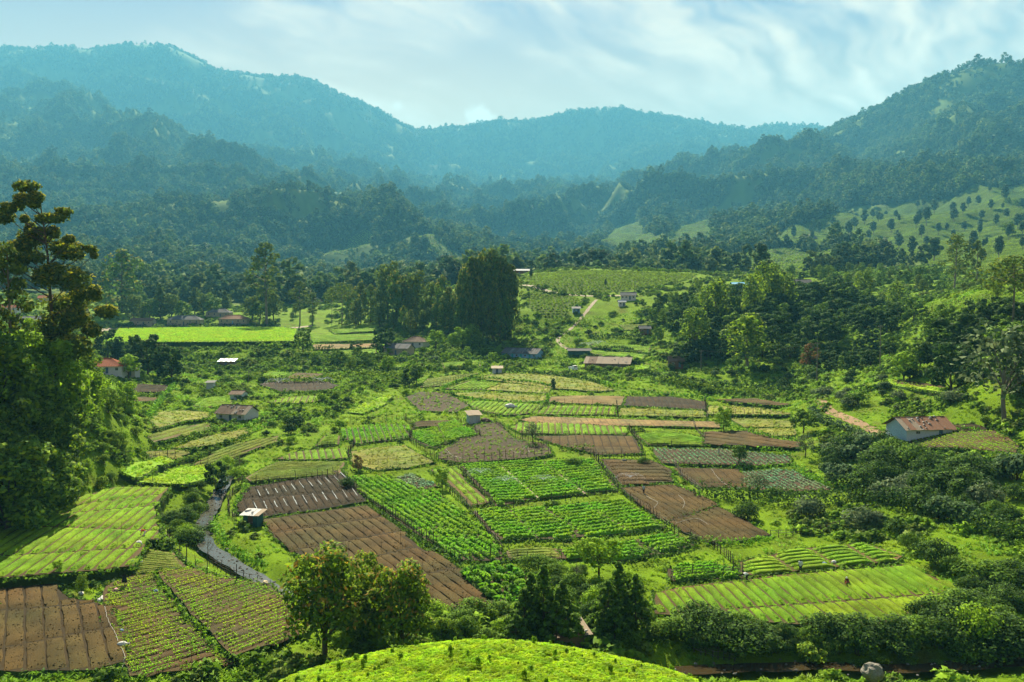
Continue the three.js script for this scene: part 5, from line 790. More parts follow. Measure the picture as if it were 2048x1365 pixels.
// ---------------------------------------------------------------- people: one continuous skin meshed from joints
const SKIN = [0.16, 0.085, 0.05];
function body(J, colors) {   // J: joints in metres; bones as tapered capsules
  const B = [
    ['hip', 'chest', 0.125, 0.15, 'top'], ['chest', 'neck', 0.15, 0.07, 'top'], ['neck', 'head', 0.055, 0.085, 'skin'], ['head', 'crown', 0.092, 0.09, 'hair'], ['shL', 'shR', 0.075, 0.075, 'top'], ['hpL', 'hpR', 0.11, 0.11, 'low'],
    ...['L', 'R'].flatMap((s) => [['sh' + s, 'el' + s, 0.06, 0.047, 'top'], ['el' + s, 'wr' + s, 0.043, 0.03, 'skin'], ['wr' + s, 'ha' + s, 0.034, 0.038, 'skin'], ['hp' + s, 'kn' + s, 0.092, 0.064, 'low'], ['kn' + s, 'an' + s, 0.058, 0.04, 'low'], ['an' + s, 'to' + s, 0.042, 0.034, 'skin']]),
    ...(J.skirt ? [['hip', 'skirt', 0.16, 0.27, 'low']] : []), ...(J.nose ? [['head', 'nose', 0.05, 0.018, 'skin']] : []),
  ].map(([a, b, r0, r1, c]) => ({ a: J[a], b: J[b], r0, r1, c: colors[c] }));
  let lo = V(9, 9, 9), hi = V(-9, -9, -9); for (const k of Object.values(J)) if (k.isVector3) { lo.min(k); hi.max(k); } lo.subScalar(0.32); hi.addScalar(0.32);
  const size = Math.max(hi.x - lo.x, hi.y - lo.y, hi.z - lo.z), mid = lo.clone().add(hi).multiplyScalar(0.5), N = 76, mc = new MarchingCubes(N, new THREE.MeshBasicMaterial(), false, false, 60000), p = V(0, 0, 0), ab = V(0, 0, 0), ap = V(0, 0, 0);
  const dist = (b) => { ab.subVectors(b.b, b.a); ap.subVectors(p, b.a); const t = clamp(ap.dot(ab) / (ab.lengthSq() || 1e-9), 0, 1); return ap.addScaledVector(ab, -t).length() - mix(b.r0, b.r1, t); };
  mc.isolation = 0;
  for (let z = 0; z < N; z++) for (let y = 0; y < N; y++) for (let x = 0; x < N; x++) { p.set((x - N / 2) / (N / 2), (y - N / 2) / (N / 2), (z - N / 2) / (N / 2)).multiplyScalar(size / 2).add(mid); let s = 0; for (const b of B) s += Math.exp(-dist(b) / 0.018); mc.field[x + y * N + z * N * N] = 0.018 * Math.log(Math.max(s, 1e-30)); }
  mc.update(); const n = mc.count, pos = new Float32Array(n * 3), nor = new Float32Array(n * 3), col = new Float32Array(n * 3);
  for (let i = 0; i < n; i++) { p.set(mc.positionArray[i * 3], mc.positionArray[i * 3 + 1], mc.positionArray[i * 3 + 2]).multiplyScalar(size / 2).add(mid); pos.set([p.x, p.y, p.z], i * 3); nor.set([mc.normalArray[i * 3], mc.normalArray[i * 3 + 1], mc.normalArray[i * 3 + 2]], i * 3); let best = 9, c = SKIN; for (const b of B) { const d = dist(b); if (d < best) { best = d; c = b.c; } } col.set(c, i * 3); }
  const g = new THREE.BufferGeometry(); g.setAttribute('position', new THREE.BufferAttribute(pos, 3)); g.setAttribute('color', new THREE.BufferAttribute(col, 3)); g.computeVertexNormals();
  const extra = [g];   // five fingers of unequal length leave each palm
  for (const s of ['L', 'R']) { const h = J['ha' + s], w = J['wr' + s], f = h.clone().sub(w).normalize(), side = V(0, 1, 0).cross(f); if (side.lengthSq() < 0.01) side.set(1, 0, 0); side.normalize(); const palm = f.clone().cross(side);
    [[-0.03, 0.07], [-0.01, 0.08], [0.01, 0.075], [0.03, 0.06], [0.045, 0.05]].forEach(([o, l], k) => { const a = h.clone().addScaledVector(side, o).addScaledVector(f, k === 4 ? -0.03 : 0.02), b = a.clone().addScaledVector(f, l * 0.55).addScaledVector(side, k === 4 ? 0.03 : 0), c = b.clone().addScaledVector(f, l * 0.35).addScaledVector(palm, 0.025); const t = limb([a.toArray(), b.toArray(), c.toArray()], 0.01, 0.008, 5).toNonIndexed(); t.deleteAttribute('uv'); const m = t.attributes.position.count, cc = new Float32Array(m * 3); for (let i = 0; i < m; i++) cc.set(SKIN, i * 3); t.setAttribute('color', new THREE.BufferAttribute(cc, 3)); extra.push(t); }); }
  return mergeGeometries(extra);
}
const J = (o) => Object.fromEntries(Object.entries(o).map(([k, v]) => [k, Array.isArray(v) ? V(...v) : v]));
// poses face +z; feet stand at y = 0
const POSE = {
  stand: J({ hip: [0, 0.92, 0], chest: [0, 1.24, 0.01], neck: [0, 1.44, 0.01], head: [0, 1.56, 0.03], crown: [0, 1.61, 0.01], nose: [0, 1.55, 0.13], shL: [0.17, 1.37, 0], shR: [-0.17, 1.37, 0], elL: [0.23, 1.1, 0.0], elR: [-0.23, 1.1, 0.02], wrL: [0.22, 0.9, 0.12], wrR: [-0.2, 0.92, 0.16], haL: [0.2, 0.83, 0.16], haR: [-0.18, 0.86, 0.22], hpL: [0.085, 0.88, 0], hpR: [-0.085, 0.88, 0], knL: [0.1, 0.48, 0.03], knR: [-0.09, 0.48, 0.01], anL: [0.1, 0.08, 0], anR: [-0.1, 0.08, -0.04], toL: [0.12, 0.035, 0.15], toR: [-0.12, 0.035, 0.11] }),
  bend: J({ hip: [0, 0.86, -0.12], chest: [0, 0.98, 0.2], neck: [0, 0.97, 0.4], head: [0, 0.95, 0.52], crown: [0, 0.99, 0.56], nose: [0, 0.86, 0.58], shL: [0.17, 0.95, 0.33], shR: [-0.17, 0.95, 0.33], elL: [0.2, 0.68, 0.38], elR: [-0.2, 0.68, 0.38], wrL: [0.12, 0.45, 0.44], wrR: [-0.1, 0.42, 0.46], haL: [0.1, 0.37, 0.46], haR: [-0.08, 0.34, 0.48], hpL: [0.085, 0.82, -0.12], hpR: [-0.085, 0.82, -0.12], knL: [0.1, 0.45, 0.02], knR: [-0.1, 0.45, 0.0], anL: [0.1, 0.08, -0.06], anR: [-0.1, 0.08, -0.08], toL: [0.12, 0.035, 0.09], toR: [-0.12, 0.035, 0.07] }),
  crouch: J({ hip: [0, 0.3, -0.1], chest: [0, 0.58, 0.06], neck: [0, 0.74, 0.16], head: [0, 0.85, 0.22], crown: [0, 0.9, 0.21], nose: [0, 0.82, 0.32], shL: [0.16, 0.68, 0.12], shR: [-0.16, 0.68, 0.12], elL: [0.2, 0.46, 0.28], elR: [-0.2, 0.46, 0.3], wrL: [0.14, 0.3, 0.44], wrR: [-0.12, 0.28, 0.48], haL: [0.12, 0.24, 0.5], haR: [-0.1, 0.22, 0.55], hpL: [0.1, 0.26, -0.08], hpR: [-0.1, 0.26, -0.08], knL: [0.16, 0.42, 0.26], knR: [-0.16, 0.42, 0.26], anL: [0.14, 0.08, 0.04], anR: [-0.14, 0.08, 0.04], toL: [0.16, 0.035, 0.19], toR: [-0.16, 0.035, 0.19], skirt: [0, 0.16, 0.04] }),
};
const CLOTH = new THREE.MeshPhysicalMaterial({ vertexColors: true, roughness: 0.9, specularIntensity: 0.2 });
const HAIR = [0.015, 0.012, 0.01], shapes = {};
function person(pose, dress, [px, py], face, label, group, scale = 1) {
  const key = pose + dress.join(), c = { top: dress[0], low: dress[1], hair: dress[2] ?? HAIR, skin: SKIN }; shapes[key] ??= body(POSE[pose], c);
  const [x, D] = seen(px, py, 0.2), m = solo('person', shapes[key], CLOTH, label, 'person', group); m.position.set(x, Math.max(surface(x, D), surface(x, D - 1.2) - 0.1, surface(x, D + 1.2) - 0.1) - 0.01, -D); m.rotation.y = face; m.scale.setScalar(scale); return m;
}
const WHITE = [0.62, 0.62, 0.6], DARK = [0.03, 0.03, 0.04], RED = [0.42, 0.05, 0.03], BLUE = [0.08, 0.16, 0.4], PINK = [0.5, 0.15, 0.2];
person('stand', [WHITE, DARK], [1616, 1169], 2.6, 'person in white shirt and dark trousers standing between the weeded plots');
person('bend', [WHITE, DARK], [1506, 1188], -1.2, 'person in white shirt bending over the beds by the fence post');
person('crouch', [[0.10, 0.02, 0.02], RED, WHITE], [1714, 1194], -1.0, 'person in red with white head cloth crouching in the beds');
person('stand', [[0.4, 0.42, 0.42], DARK], [1292, 999], -0.6, 'person in pale shirt standing with a hose in the brown plot');
person('bend', [[0.45, 0.06, 0.02], WHITE, WHITE], [272, 1107], -1.4, 'person in red and white bending over the slanting beds');
person('stand', [DARK, DARK], [257, 671], 0, 'first dark figure standing on the playing field', 'people on the playing field');
person('stand', [DARK, BLUE], [312, 669], 1, 'second dark figure standing on the playing field', 'people on the playing field');
person('crouch', [DARK, DARK], [324, 670], 2, 'person sitting on the playing field grass', 'people on the playing field');
person('stand', [DARK, DARK], [285, 670], 2, 'dark figure between the two standing on the playing field', 'people on the playing field');
[[560, 660], [564, 659], [571, 658], [577, 660], [582, 658], [586, 661], [590, 659], [194, 662], [199, 663]].forEach(([px, py], i) => person('stand', [[WHITE, RED, BLUE, DARK, PINK][i % 5], [DARK, RED, BLUE][i % 3]], [px, py], i * 1.3, i > 6 ? 'small dark figure walking on the dirt road left of the field' : 'small figure in a group beside the playing field', i > 6 ? 'walkers on the dirt road' : 'people gathered beside the field'));

// ---------------------------------------------------------------- trees that stand apart
const KIND = {
  gum: tallTree(201, { n: 1500, leaf: 0.022, lumps: 24 }), gum2: tallTree(202, { n: 1400, leaf: 0.024, lumps: 20, wide: 0.14, low: 0.35 }), umbrella: tallTree(203, { n: 1100, leaf: 0.03, lumps: 16, wide: 0.34, low: 0.62, squash: 0.5 }),
  grove: tallTree(204, { tips: [0.19, 0.18, 0.014, 0.5], n: 1500, leaf: 0.035, lumps: 22, wide: 0.2, low: 0.16, pal: PAL.gum, squash: 0.9 }), grove2: tallTree(205, { tips: [0.19, 0.18, 0.014, 0.5], n: 1500, leaf: 0.036, lumps: 20, wide: 0.24, low: 0.14, pal: PAL.mid, squash: 0.95 }), grove3: roundTree(206, { n: 1400, leaf: 0.04, lumps: 15, wide: 0.26, low: 0.18, pal: PAL.gum, squash: 1.0 }),  // golden tips put the sunlight on the tree tops into leaf colour
  gumdense: tallTree(207, { tips: [0.19, 0.18, 0.014, 0.5], n: 1600, leaf: 0.034, lumps: 26, wide: 0.2, low: 0.2, squash: 1.0, pal: PAL.gum }),  // golden tips again colour in the sun on the crown
  round: roundTree(211, { n: 1300, leaf: 0.048, lumps: 13 }), round2: roundTree(212, { n: 1300, leaf: 0.048, lumps: 12, wide: 0.42, low: 0.15, pal: PAL.mid }), dark: roundTree(213, { n: 1500, leaf: 0.05, lumps: 14, wide: 0.46, low: 0.1, pal: PAL.dark }), dark2: roundTree(214, { n: 1500, leaf: 0.05, lumps: 15, wide: 0.5, low: 0.05, pal: [...PAL.dark, PAL.mid[2]] }),
  bright: roundTree(215, { n: 1300, leaf: 0.045, lumps: 12, wide: 0.34, pal: PAL.bright }), bright2: roundTree(216, { n: 1300, leaf: 0.04, lumps: 14, wide: 0.28, low: 0.2, pal: PAL.young, squash: 1 }), rust: roundTree(217, { n: 900, leaf: 0.05, wide: 0.34, low: 0.1, pal: PAL.rust }),
  cone: coneTree(221, { n: 1400 }), cone2: coneTree(222, { n: 1300, wide: 0.26, pal: PAL.dark }), conegreen: coneTree(223, { n: 1200, wide: 0.24, pal: PAL.gum }),
  oval: ovalTree(231, { n: 600, leaf: 0.06 }), oval2: ovalTree(232, { n: 600, leaf: 0.06, wide: 0.27 }), oval3: ovalTree(233, { n: 560, leaf: 0.06, wide: 0.17, low: 0.36 }),
  // near trees, finer
  frontA: roundTree(241, { n: 4200, leaf: 0.026, lumps: 22, wide: 0.3, low: 0.2, pal: PAL.young, tips: [0.26, 0.17, 0.02, 0.4], squash: 1, long: 2 }), frontB: roundTree(242, { n: 3800, leaf: 0.028, lumps: 18, wide: 0.32, low: 0.18, pal: PAL.young, tips: [0.26, 0.17, 0.02, 0.4], squash: 1, long: 2 }),
  feather: roundTree(243, { n: 5200, leaf: 0.02, lumps: 26, wide: 0.34, low: 0.22, pal: [[0.06, 0.13, 0.025], [0.085, 0.16, 0.03], [0.045, 0.10, 0.02]], squash: 1.1, long: 3 }), featherDark: roundTree(244, { n: 6000, leaf: 0.021, lumps: 30, wide: 0.36, low: 0.12, squash: 1.15, long: 3, pal: [[0.04, 0.095, 0.014], [0.06, 0.12, 0.014], [0.03, 0.065, 0.012]] }),
  multi: (() => { const w = [], c = []; [[0, 0, 1, 0.22], [0.2, 0.05, 0.8, 0.24], [-0.2, -0.06, 0.72, 0.26], [0.06, 0.2, 0.62, 0.26], [-0.06, -0.2, 0.85, 0.22], [0.33, -0.1, 0.52, 0.26], [-0.36, 0.1, 0.5, 0.26]].forEach(([x, z, h, wd], i) => { const t = coneTree(260 + i, { n: 1700, leaf: 0.03 / h, wide: wd * 1.35 / h, low: 0.14, pal: [[0.075, 0.15, 0.014], [0.10, 0.19, 0.016], [0.05, 0.10, 0.012]] }), f = (g) => g.clone().applyMatrix4(new THREE.Matrix4().makeScale(h, h, h).setPosition(x, 0, z)); w.push(f(t.wood)); c.push(f(t.crown)); }); return { wood: mergeGeometries(w), crown: mergeGeometries(c) }; })(),
  airy: roundTree(245, { n: 2400, leaf: 0.03, lumps: 20, wide: 0.5, low: 0.38, pal: PAL.bright, squash: 0.7, long: 2 }), leftA: roundTree(246, { n: 3600, leaf: 0.032, lumps: 24, wide: 0.38, low: 0.1, pal: PAL.bright }), leftB: roundTree(247, { n: 3400, leaf: 0.034, lumps: 22, wide: 0.42, low: 0.04, pal: [...PAL.mid, PAL.young[1]] }),
  sparse: roundTree(248, { n: 700, leaf: 0.04, lumps: 16, wide: 0.38, low: 0.3, pal: PAL.grey }),
};
function tree(kind, px, at, top, label, group, { wide = 1, name = 'broadleaf_tree', bark = BARK, leafMat: lm = LEAF } = {}) {   // at: row of the foot, or {D}; top: row of the tip, or {h}
  const [x, D] = typeof at === 'number' ? seen(px, at) : put(px, at.D), y = surface(x, D), h = typeof top === 'number' ? yAt(top, D) - y : top.h; if (!(h > 0.4)) { console.log('short tree', px, D, h); return; }
  const t = thing(name, label, 'tree', group); t.position.set(x, y - 0.05 * Math.min(2, h), -D); t.rotation.y = px * 1.7 + D; const s = wide * (0.94 + 0.12 * Math.abs(n2(px, D)));
  t.scale.set(h * s, h, h * s); part('trunk', KIND[kind].wood, bark, t); part('crown', KIND[kind].crown, lm, t); return t;
}
// the great gum at the left: its pads of leaves stand where its limbs carry them
{
  const D = 156, px0 = 105, [x0] = put(px0, D), y0 = ground(x0, D), u = D / FOCAL, r = rng(303), L = new Leaves(), wood = [];
  const pads = [[75, 381, 23, 10], [100, 399, 17, 12], [62, 402, 17, 11], [37, 410, 11, 11], [44, 424, 17, 12], [14, 434, 16, 14], [97, 418, 14, 8], [125, 421, 16, 8], [109, 438, 27, 10], [78, 437, 14, 8], [66, 443, 9, 8], [48, 451, 12, 11], [108, 466, 12, 12], [81, 463, 19, 8], [70, 476, 20, 12], [47, 476, 19, 16], [36, 496, 31, 19], [14, 490, 14, 9], [9, 505, 9, 9], [131, 493, 31, 14], [156, 483, 12, 8], [176, 498, 14, 8], [136, 510, 26, 9], [180, 510, 7, 7], [97, 516, 17, 10], [69, 521, 17, 12], [11, 526, 12, 11], [47, 540, 17, 8], [122, 541, 19, 12], [161, 558, 33, 22], [110, 555, 28, 18], [121, 606, 40, 20], [205, 588, 15, 14], [196, 620, 24, 14], [121, 650, 38, 24], [160, 632, 28, 18], [165, 590, 24, 16], [150, 694, 34, 26], [185, 660, 20, 14], [100, 690, 28, 22]];
  const trunk = [[105, 0], [112, 760], [108, 690], [106, 620], [101, 560], [99, 510], [95, 460], [91, 420], [89, 390]].map(([px, py], i) => i ? [(px - px0) * u, yAt(py, D) - y0, 0.3 * Math.sin(i)] : [0, -1, 0]);
  wood.push(limb(trunk, 0.5, 0.08, 8)); const tc = new THREE.CatmullRomCurve3(trunk.map((p) => V(...p)));
  pads.forEach(([px, py, rx, ry], i) => {
    const c = [(px - px0) * u, yAt(py, D) - y0, (r() - 0.5) * 7], w = rx * u, h = ry * u, sub = Math.max(2, Math.round(rx / 6)); for (let k = 0; k < sub; k++) { const a = r() * 6.3, q = k ? 0.55 * Math.sqrt(r()) : 0; L.clump(c[0] + Math.cos(a) * q * w, c[1] + (r() - 0.5) * h * 0.7, c[2] + Math.sin(a) * q * w, w * 0.95, h * 1.0, w * 0.95, Math.round(90 + w * h * 110 / sub), 0.36, PAL.gum, r, { tips: [0.26, 0.25, 0.012, 0.5], shell: 0.5, long: 1.9 }); }  // sun on the pads is painted in as golden upper leaves
    let t = 0.1, best = 9e9; for (let k = 0; k <= 40; k++) { const p = tc.getPoint(k / 40), d = Math.abs(p.y - (c[1] - 1.6 - Math.abs(c[0] - p.x) * 0.5)); if (d < best) { best = d; t = k / 40; } } const s = tc.getPoint(t); wood.push(limb([s.toArray(), [mix(s.x, c[0], 0.55), mix(s.y, c[1], 0.45), mix(s.z, c[2], 0.6)], c], 0.13, 0.03, 5));
  });
  const t = thing('gum_tree', 'tall gum tree with layered golden green pads at the left edge', 'tree'); t.position.set(x0, y0, -D); part('trunk', join(wood), BARK, t); part('crown', L.build(), CROPLEAF, t);
}
const N = { gum: { name: 'gum_tree', bark: PALEBARK }, cone: { name: 'conifer_tree' }, oval: { name: 'shade_tree', bark: PALEBARK } };
tree('gum2', 22, { D: 150 }, 486, 'slim gum with a bare pole trunk at the left frame edge', null, N.gum);
[['leftA', 30, 146, 650], ['leftA', 92, 150, 668], ['leftB', 160, 172, 690], ['leftA', 0, 140, 690], ['leftB', 215, 186, 775], ['leftA', 172, 168, 735], ['leftB', 125, 152, 750], ['leftB', 62, 142, 745], ['leftA', 250, 206, 760], ['round2', 190, 205, 730], ['leftA', 62, 172, 632], ['leftB', -20, 138, 640], ['leftA', 130, 160, 690], ['leftB', 30, 137, 790], ['leftB', 95, 143, 800], ['leftA', 150, 158, 800], ['leftB', -10, 134, 800], ['leftA', 195, 176, 820]].forEach(([k, px, D, top]) => tree(k, px, { D }, top, 'bushy green tree in the thicket under the tall gum', 'thicket trees on the left bank', { leafMat: CROPLEAF }));
[['leftB', 40, 129, 872, 1.3], ['leftB', 95, 133, 900, 1.2], ['leftB', 5, 124, 880, 1.2], ['leftA', 168, 152, 920, 1.2], ['leftB', 232, 168, 862, 1], ['leftB', 205, 166, 880, 1], ['leftB', 135, 140, 960, 1.2]].forEach(([k, px, D, top, w], i) => tree(k, px, { D }, top, 'low rounded leafy tree at the foot of the left bank', 'low trees at the foot of the left bank', { wide: w, leafMat: i % 2 ? CROPLEAF : LEAF }));
[[212, 720, 655], [233, 724, 676], [248, 722, 682], [272, 740, 668], [291, 752, 664], [307, 746, 682], [342, 760, 690], [332, 752, 700], [270, 745, 690]].forEach(([px, b, t], i) => tree(i % 2 ? 'cone2' : 'dark', px, b, t, 'dark dense tree standing around the red roofed bungalow', 'dark trees around the red roofed bungalow', i % 2 ? { ...N.cone, wide: 1.4 } : {}));
tree('bright', 254, 758, 706, 'bright yellow-green tree in front of the red roofed bungalow', null, { wide: 1.3 });
tree('gum2', 534, 652, 483, 'lone tall gum standing behind the end of the playing field', null, { ...N.gum, wide: 1.15 });
tree('grove2', 247, 626, 502, 'tall dark tree beside the long estate shed', null, { wide: 1.1 });
[['conegreen', 322, 640, 566, 1.3], ['conegreen', 391, 628, 574, 1.3], ['grove3', 345, 638, 585, 1.2], ['grove3', 268, 645, 588, 1.2], ['round', 300, 645, 596, 1.1], ['round', 425, 632, 592, 1.3], ['grove3', 408, 630, 585, 1.1], ['conegreen', 452, 624, 580, 1.3], ['round2', 286, 640, 612, 1.2], ['round', 365, 645, 600, 1], ['grove3', 505, 640, 590, 1.2], ['round', 520, 645, 600, 1.2], ['grove3', 548, 640, 590, 1.1]].forEach(([k, px, b, t, w]) => tree(k, px, b, t, 'leafy tree between the estate shed and the playing field bungalows', 'trees behind the bungalows', { wide: w }));
tree('umbrella', 684, 648, 566, 'umbrella crowned tree with a bare trunk left of the central grove', null, N.gum); tree('umbrella', 664, 646, 574, 'second bare trunked tree beside the umbrella crowned one', null, { ...N.gum, wide: 0.7 });
tree('gum2', 600, 650, 560, 'thin tree standing in front of the blue sheds', null, { ...N.gum, wide: 1.2 }); tree('gum2', 626, 648, 585, 'thin leafy tree right of the blue sheds', null, { ...N.gum, wide: 1.3 });
// central grove
[[918, 672, 562], [930, 674, 535], [944, 676, 518], [956, 676, 528], [966, 678, 506], [984, 678, 503], [974, 680, 540], [998, 678, 522], [1008, 676, 552], [1021, 674, 530], [944, 684, 566], [922, 680, 590], [962, 684, 560], [990, 684, 565], [1012, 682, 580], [935, 684, 600], [978, 686, 590], [1000, 686, 600]].forEach(([px, b, t], i) => tree(['grove', 'gumdense', 'grove2'][i % 3], px, b, t, 'tall eucalyptus in the dense central grove', 'tall grove in the middle of the valley', { name: 'gum_tree', wide: [0.55, 0.5, 0.5][i % 3] }));
[[776, 640, 520], [742, 645, 570], [722, 648, 564], [758, 648, 578], [792, 648, 544], [808, 650, 552], [830, 650, 538], [800, 656, 578], [818, 656, 590], [866, 654, 560], [886, 656, 552], [898, 662, 575], [850, 660, 600], [872, 664, 605], [832, 662, 608], [788, 660, 620], [808, 668, 612], [822, 672, 620], [846, 666, 618], [700, 650, 592], [712, 655, 600], [760, 658, 602], [890, 668, 604], [908, 668, 590]].forEach(([px, b, t], i) => tree(['grove3', 'grove2', 'grove'][i % 3], px, b, t, 'rounded gum in the wood left of the tall central grove', 'wood left of the central grove', { name: 'gum_tree', wide: [0.75, 0.75, 0.85][i % 3] }));
[[948, 676, 512], [986, 678, 498], [1004, 676, 510], [1022, 674, 528]].forEach(([px, b, t]) => tree('gum2', px, b, t, 'slim gum whose top rises above the central grove', 'slim gums above the central grove', { ...N.gum, wide: 0.9 }));
tree('dark', 766, 708, 652, 'dark upright tree left of the grey roofed farmhouse', null, { wide: 0.95 }); tree('dark2', 1008, 682, 650, 'small rounded brownish tree below the central grove');
[[872, 700, 658, 'bright'], [945, 694, 646, 'bright2'], [925, 700, 652, 'bright'], [905, 700, 665, 'bright'], [960, 705, 668, 'round2'], [775, 745, 710, 'bright'], [738, 735, 702, 'round2'], [680, 735, 700, 'round'], [700, 740, 712, 'bright2']].forEach(([px, b, t, k]) => tree(k, px, b, t, 'light green tree among the farmhouse gardens', 'trees among the farmhouse gardens', { wide: 1.2 }));
tree('round2', 605, 705, 655, 'rounded tree at the corner of the playing field'); tree('round', 832, 768, 726, 'leafy tree on the terrace edge left of the olive field', null, { wide: 1.1 }); tree('dark', 818, 775, 735, 'dark upright bush tree left of the olive field');
tree('oval2', 1107, 785, 757, 'lone small tree standing in the broad olive field', null, { wide: 0.9 }); tree('sparse', 1066, 893, 846, 'small thin tree at the end of the long bright strip', null, { wide: 1.1 });
tree('bright', 1452, 868, 812, 'bright green tree at the end of the dry tan strip', null, { wide: 0.9 }); tree('bright', 882, 985, 938, 'small yellow-green tree beside the narrow strip', null, { wide: 0.9 }); tree('rust', 712, 948, 912, 'small bush tree with red flowers at the pale plot corner', null, { wide: 0.9 });
tree('round', 1486, 938, 892, 'small olive tree growing in the wide cabbage plot', null, { wide: 1.15 }); tree('sparse', 1524, 998, 950, 'thin leaved small tree above the long dark hedge', null, { wide: 1.2 }); tree('sparse', 1618, 918, 868, 'leaning bare small tree at the end of the bare brown plot', null, { wide: 1 });
tree('round', 1612, 870, 818, 'loose olive bush tree above the road hedge', null, { wide: 1.3 });
// right bank
[['bright2', 1432, 652, 555, 1.1], ['bright2', 1502, 640, 545, 0.9], ['bright2', 1530, 625, 520, 0.9], ['bright2', 1562, 625, 540, 1.1], ['oval2', 1518, 560, 486, 1.1], ['oval', 1535, 600, 520, 1], ['bright2', 1498, 735, 622, 1.25], ['bright2', 1392, 700, 612, 1.1], ['bright2', 1990, 600, 560, 1], ['bright2', 1725, 600, 538, 1], ['bright2', 1790, 620, 562, 1.1]].forEach(([k, px, b, t, w]) => tree(k, px, b, t, 'tall light green feathery tree on the wooded right bank', 'light green trees on the right bank', { wide: w, bark: PALEBARK, leafMat: CROPLEAF }));
tree('rust', 1622, 738, 684, 'reddish leaved tree beside the power pole', null, { wide: 1 }); tree('umbrella', 2022, { D: 225 }, 512, 'flat crowned gum with golden edges at the right frame edge', null, { ...N.gum, wide: 1.2 }); tree('gum', 1905, { D: 430 }, 468, 'tall open gum rising before the tea slope', null, { ...N.gum, wide: 1.2 }); tree('gum2', 1950, { D: 430 }, 480, 'slim tree right of the tall open gum', null, { ...N.gum, wide: 0.8 });
tree('dark', 1920, { D: 222 }, 622, 'dark dome shaped tree below the bright tea knoll', null, { wide: 1.5 }); tree('dark2', 1905, { D: 205 }, 680, 'leaning dark tree over the bright grass terrace', null, { wide: 1.1, leafMat: LEAF }); tree('dark', 1875, { D: 228 }, 664, 'dark tree with brownish top left of the dome tree', null, { wide: 1.2 }); tree('sparse', 2012, { D: 172 }, 640, 'tall grey leaved tree with a curved pale trunk at the right', null, { wide: 1.1, bark: PALEBARK }); tree('round', 2040, { D: 178 }, 640, 'grey green tree crossing the right frame edge', null, { wide: 1.2 });
tree('bright', 1808, { D: 228 }, 700, 'light green tree beside the hollow of the right bank', null, { wide: 1.3 }); tree('round2', 1975, { D: 215 }, 650, 'bushy tree right of the dome tree', null, { wide: 1.2 }); tree('round', 1840, { D: 232 }, 680, 'bushy tree between the hollow and the leaning tree', null, { wide: 1.2 });
// in front
tree('frontA', 645, { D: 84 }, 1092, 'front tree with orange tipped leaves beside the stream', null, { wide: 1.05, name: 'gum_tree', leafMat: CROPLEAF }); tree('frontB', 724, { D: 92 }, 1112, 'smaller orange tipped tree behind the two front ones', null, { wide: 0.75, name: 'gum_tree', leafMat: CROPLEAF }); tree('frontB', 742, { D: 87 }, 1140, 'slim orange tipped tree between the two front ones', null, { wide: 0.7, name: 'gum_tree', leafMat: CROPLEAF }); tree('frontA', 800, { D: 84 }, 1128, 'front tree with orange tipped leaves over the brown plot', null, { wide: 1.0, name: 'gum_tree', leafMat: CROPLEAF });
tree('multi', 1088, { D: 86 }, 1136, 'feathery green tree right of the leafy plot', null, { wide: 1.05, leafMat: CROPLEAF }); tree('airy', 1200, { D: 108 }, 1080, 'airy bright tree with spreading limbs under the green panels', null, { wide: 1.1 }); tree('multi', 1240, { D: 89 }, 1130, 'dark feathery tree with several pointed stems below the green panels', null, { wide: 1.05, leafMat: CROPLEAF });
tree('bright', 105, { D: 107 }, 1132, 'round bright tree at the corner of the bare brown plot', null, { wide: 1.2 }); tree('bright2', 153, { D: 103 }, 1160, 'yellowish upright shrub tree beside the round bright tree', null, { wide: 0.8 });
tree('dark', 424, 992, 924, 'dark upright bush tree standing over the stream', null, { wide: 0.85 });

// bare branches
{
  const bare = (px, py, h, label, seed) => { const r = rng(seed), [x, D] = seen(px, py), g = [limb([[0, -0.1, 0], [0.03, 0.5, 0], [0.05, 1, 0]], 0.03, 0.006)]; for (let k = 0; k < 16; k++) { const y = 0.25 + 0.65 * r(), a = r() * 6.3, l = (1 - y) * 0.6 + 0.12; g.push(limb([[0.03, y, 0], [Math.cos(a) * l * 0.5, y + l * 0.45, Math.sin(a) * l * 0.5], [Math.cos(a) * l * 0.8, y + l, Math.sin(a) * l * 0.8]], 0.009, 0.002, 4)); } const t = thing('bare_tree', label, 'tree'); t.position.set(x, surface(x, D), -D); t.scale.setScalar(h); part('trunk', join(g), PALEBARK, t); };
  bare(470, 948, 3.6, 'leafless small tree above the stream bushes', 61); bare(400, 1130, 2.6, 'leafless sapling on the stream bank', 62); bare(1155, 1190, 3, 'leafless branches beside the airy bright tree', 63);
}
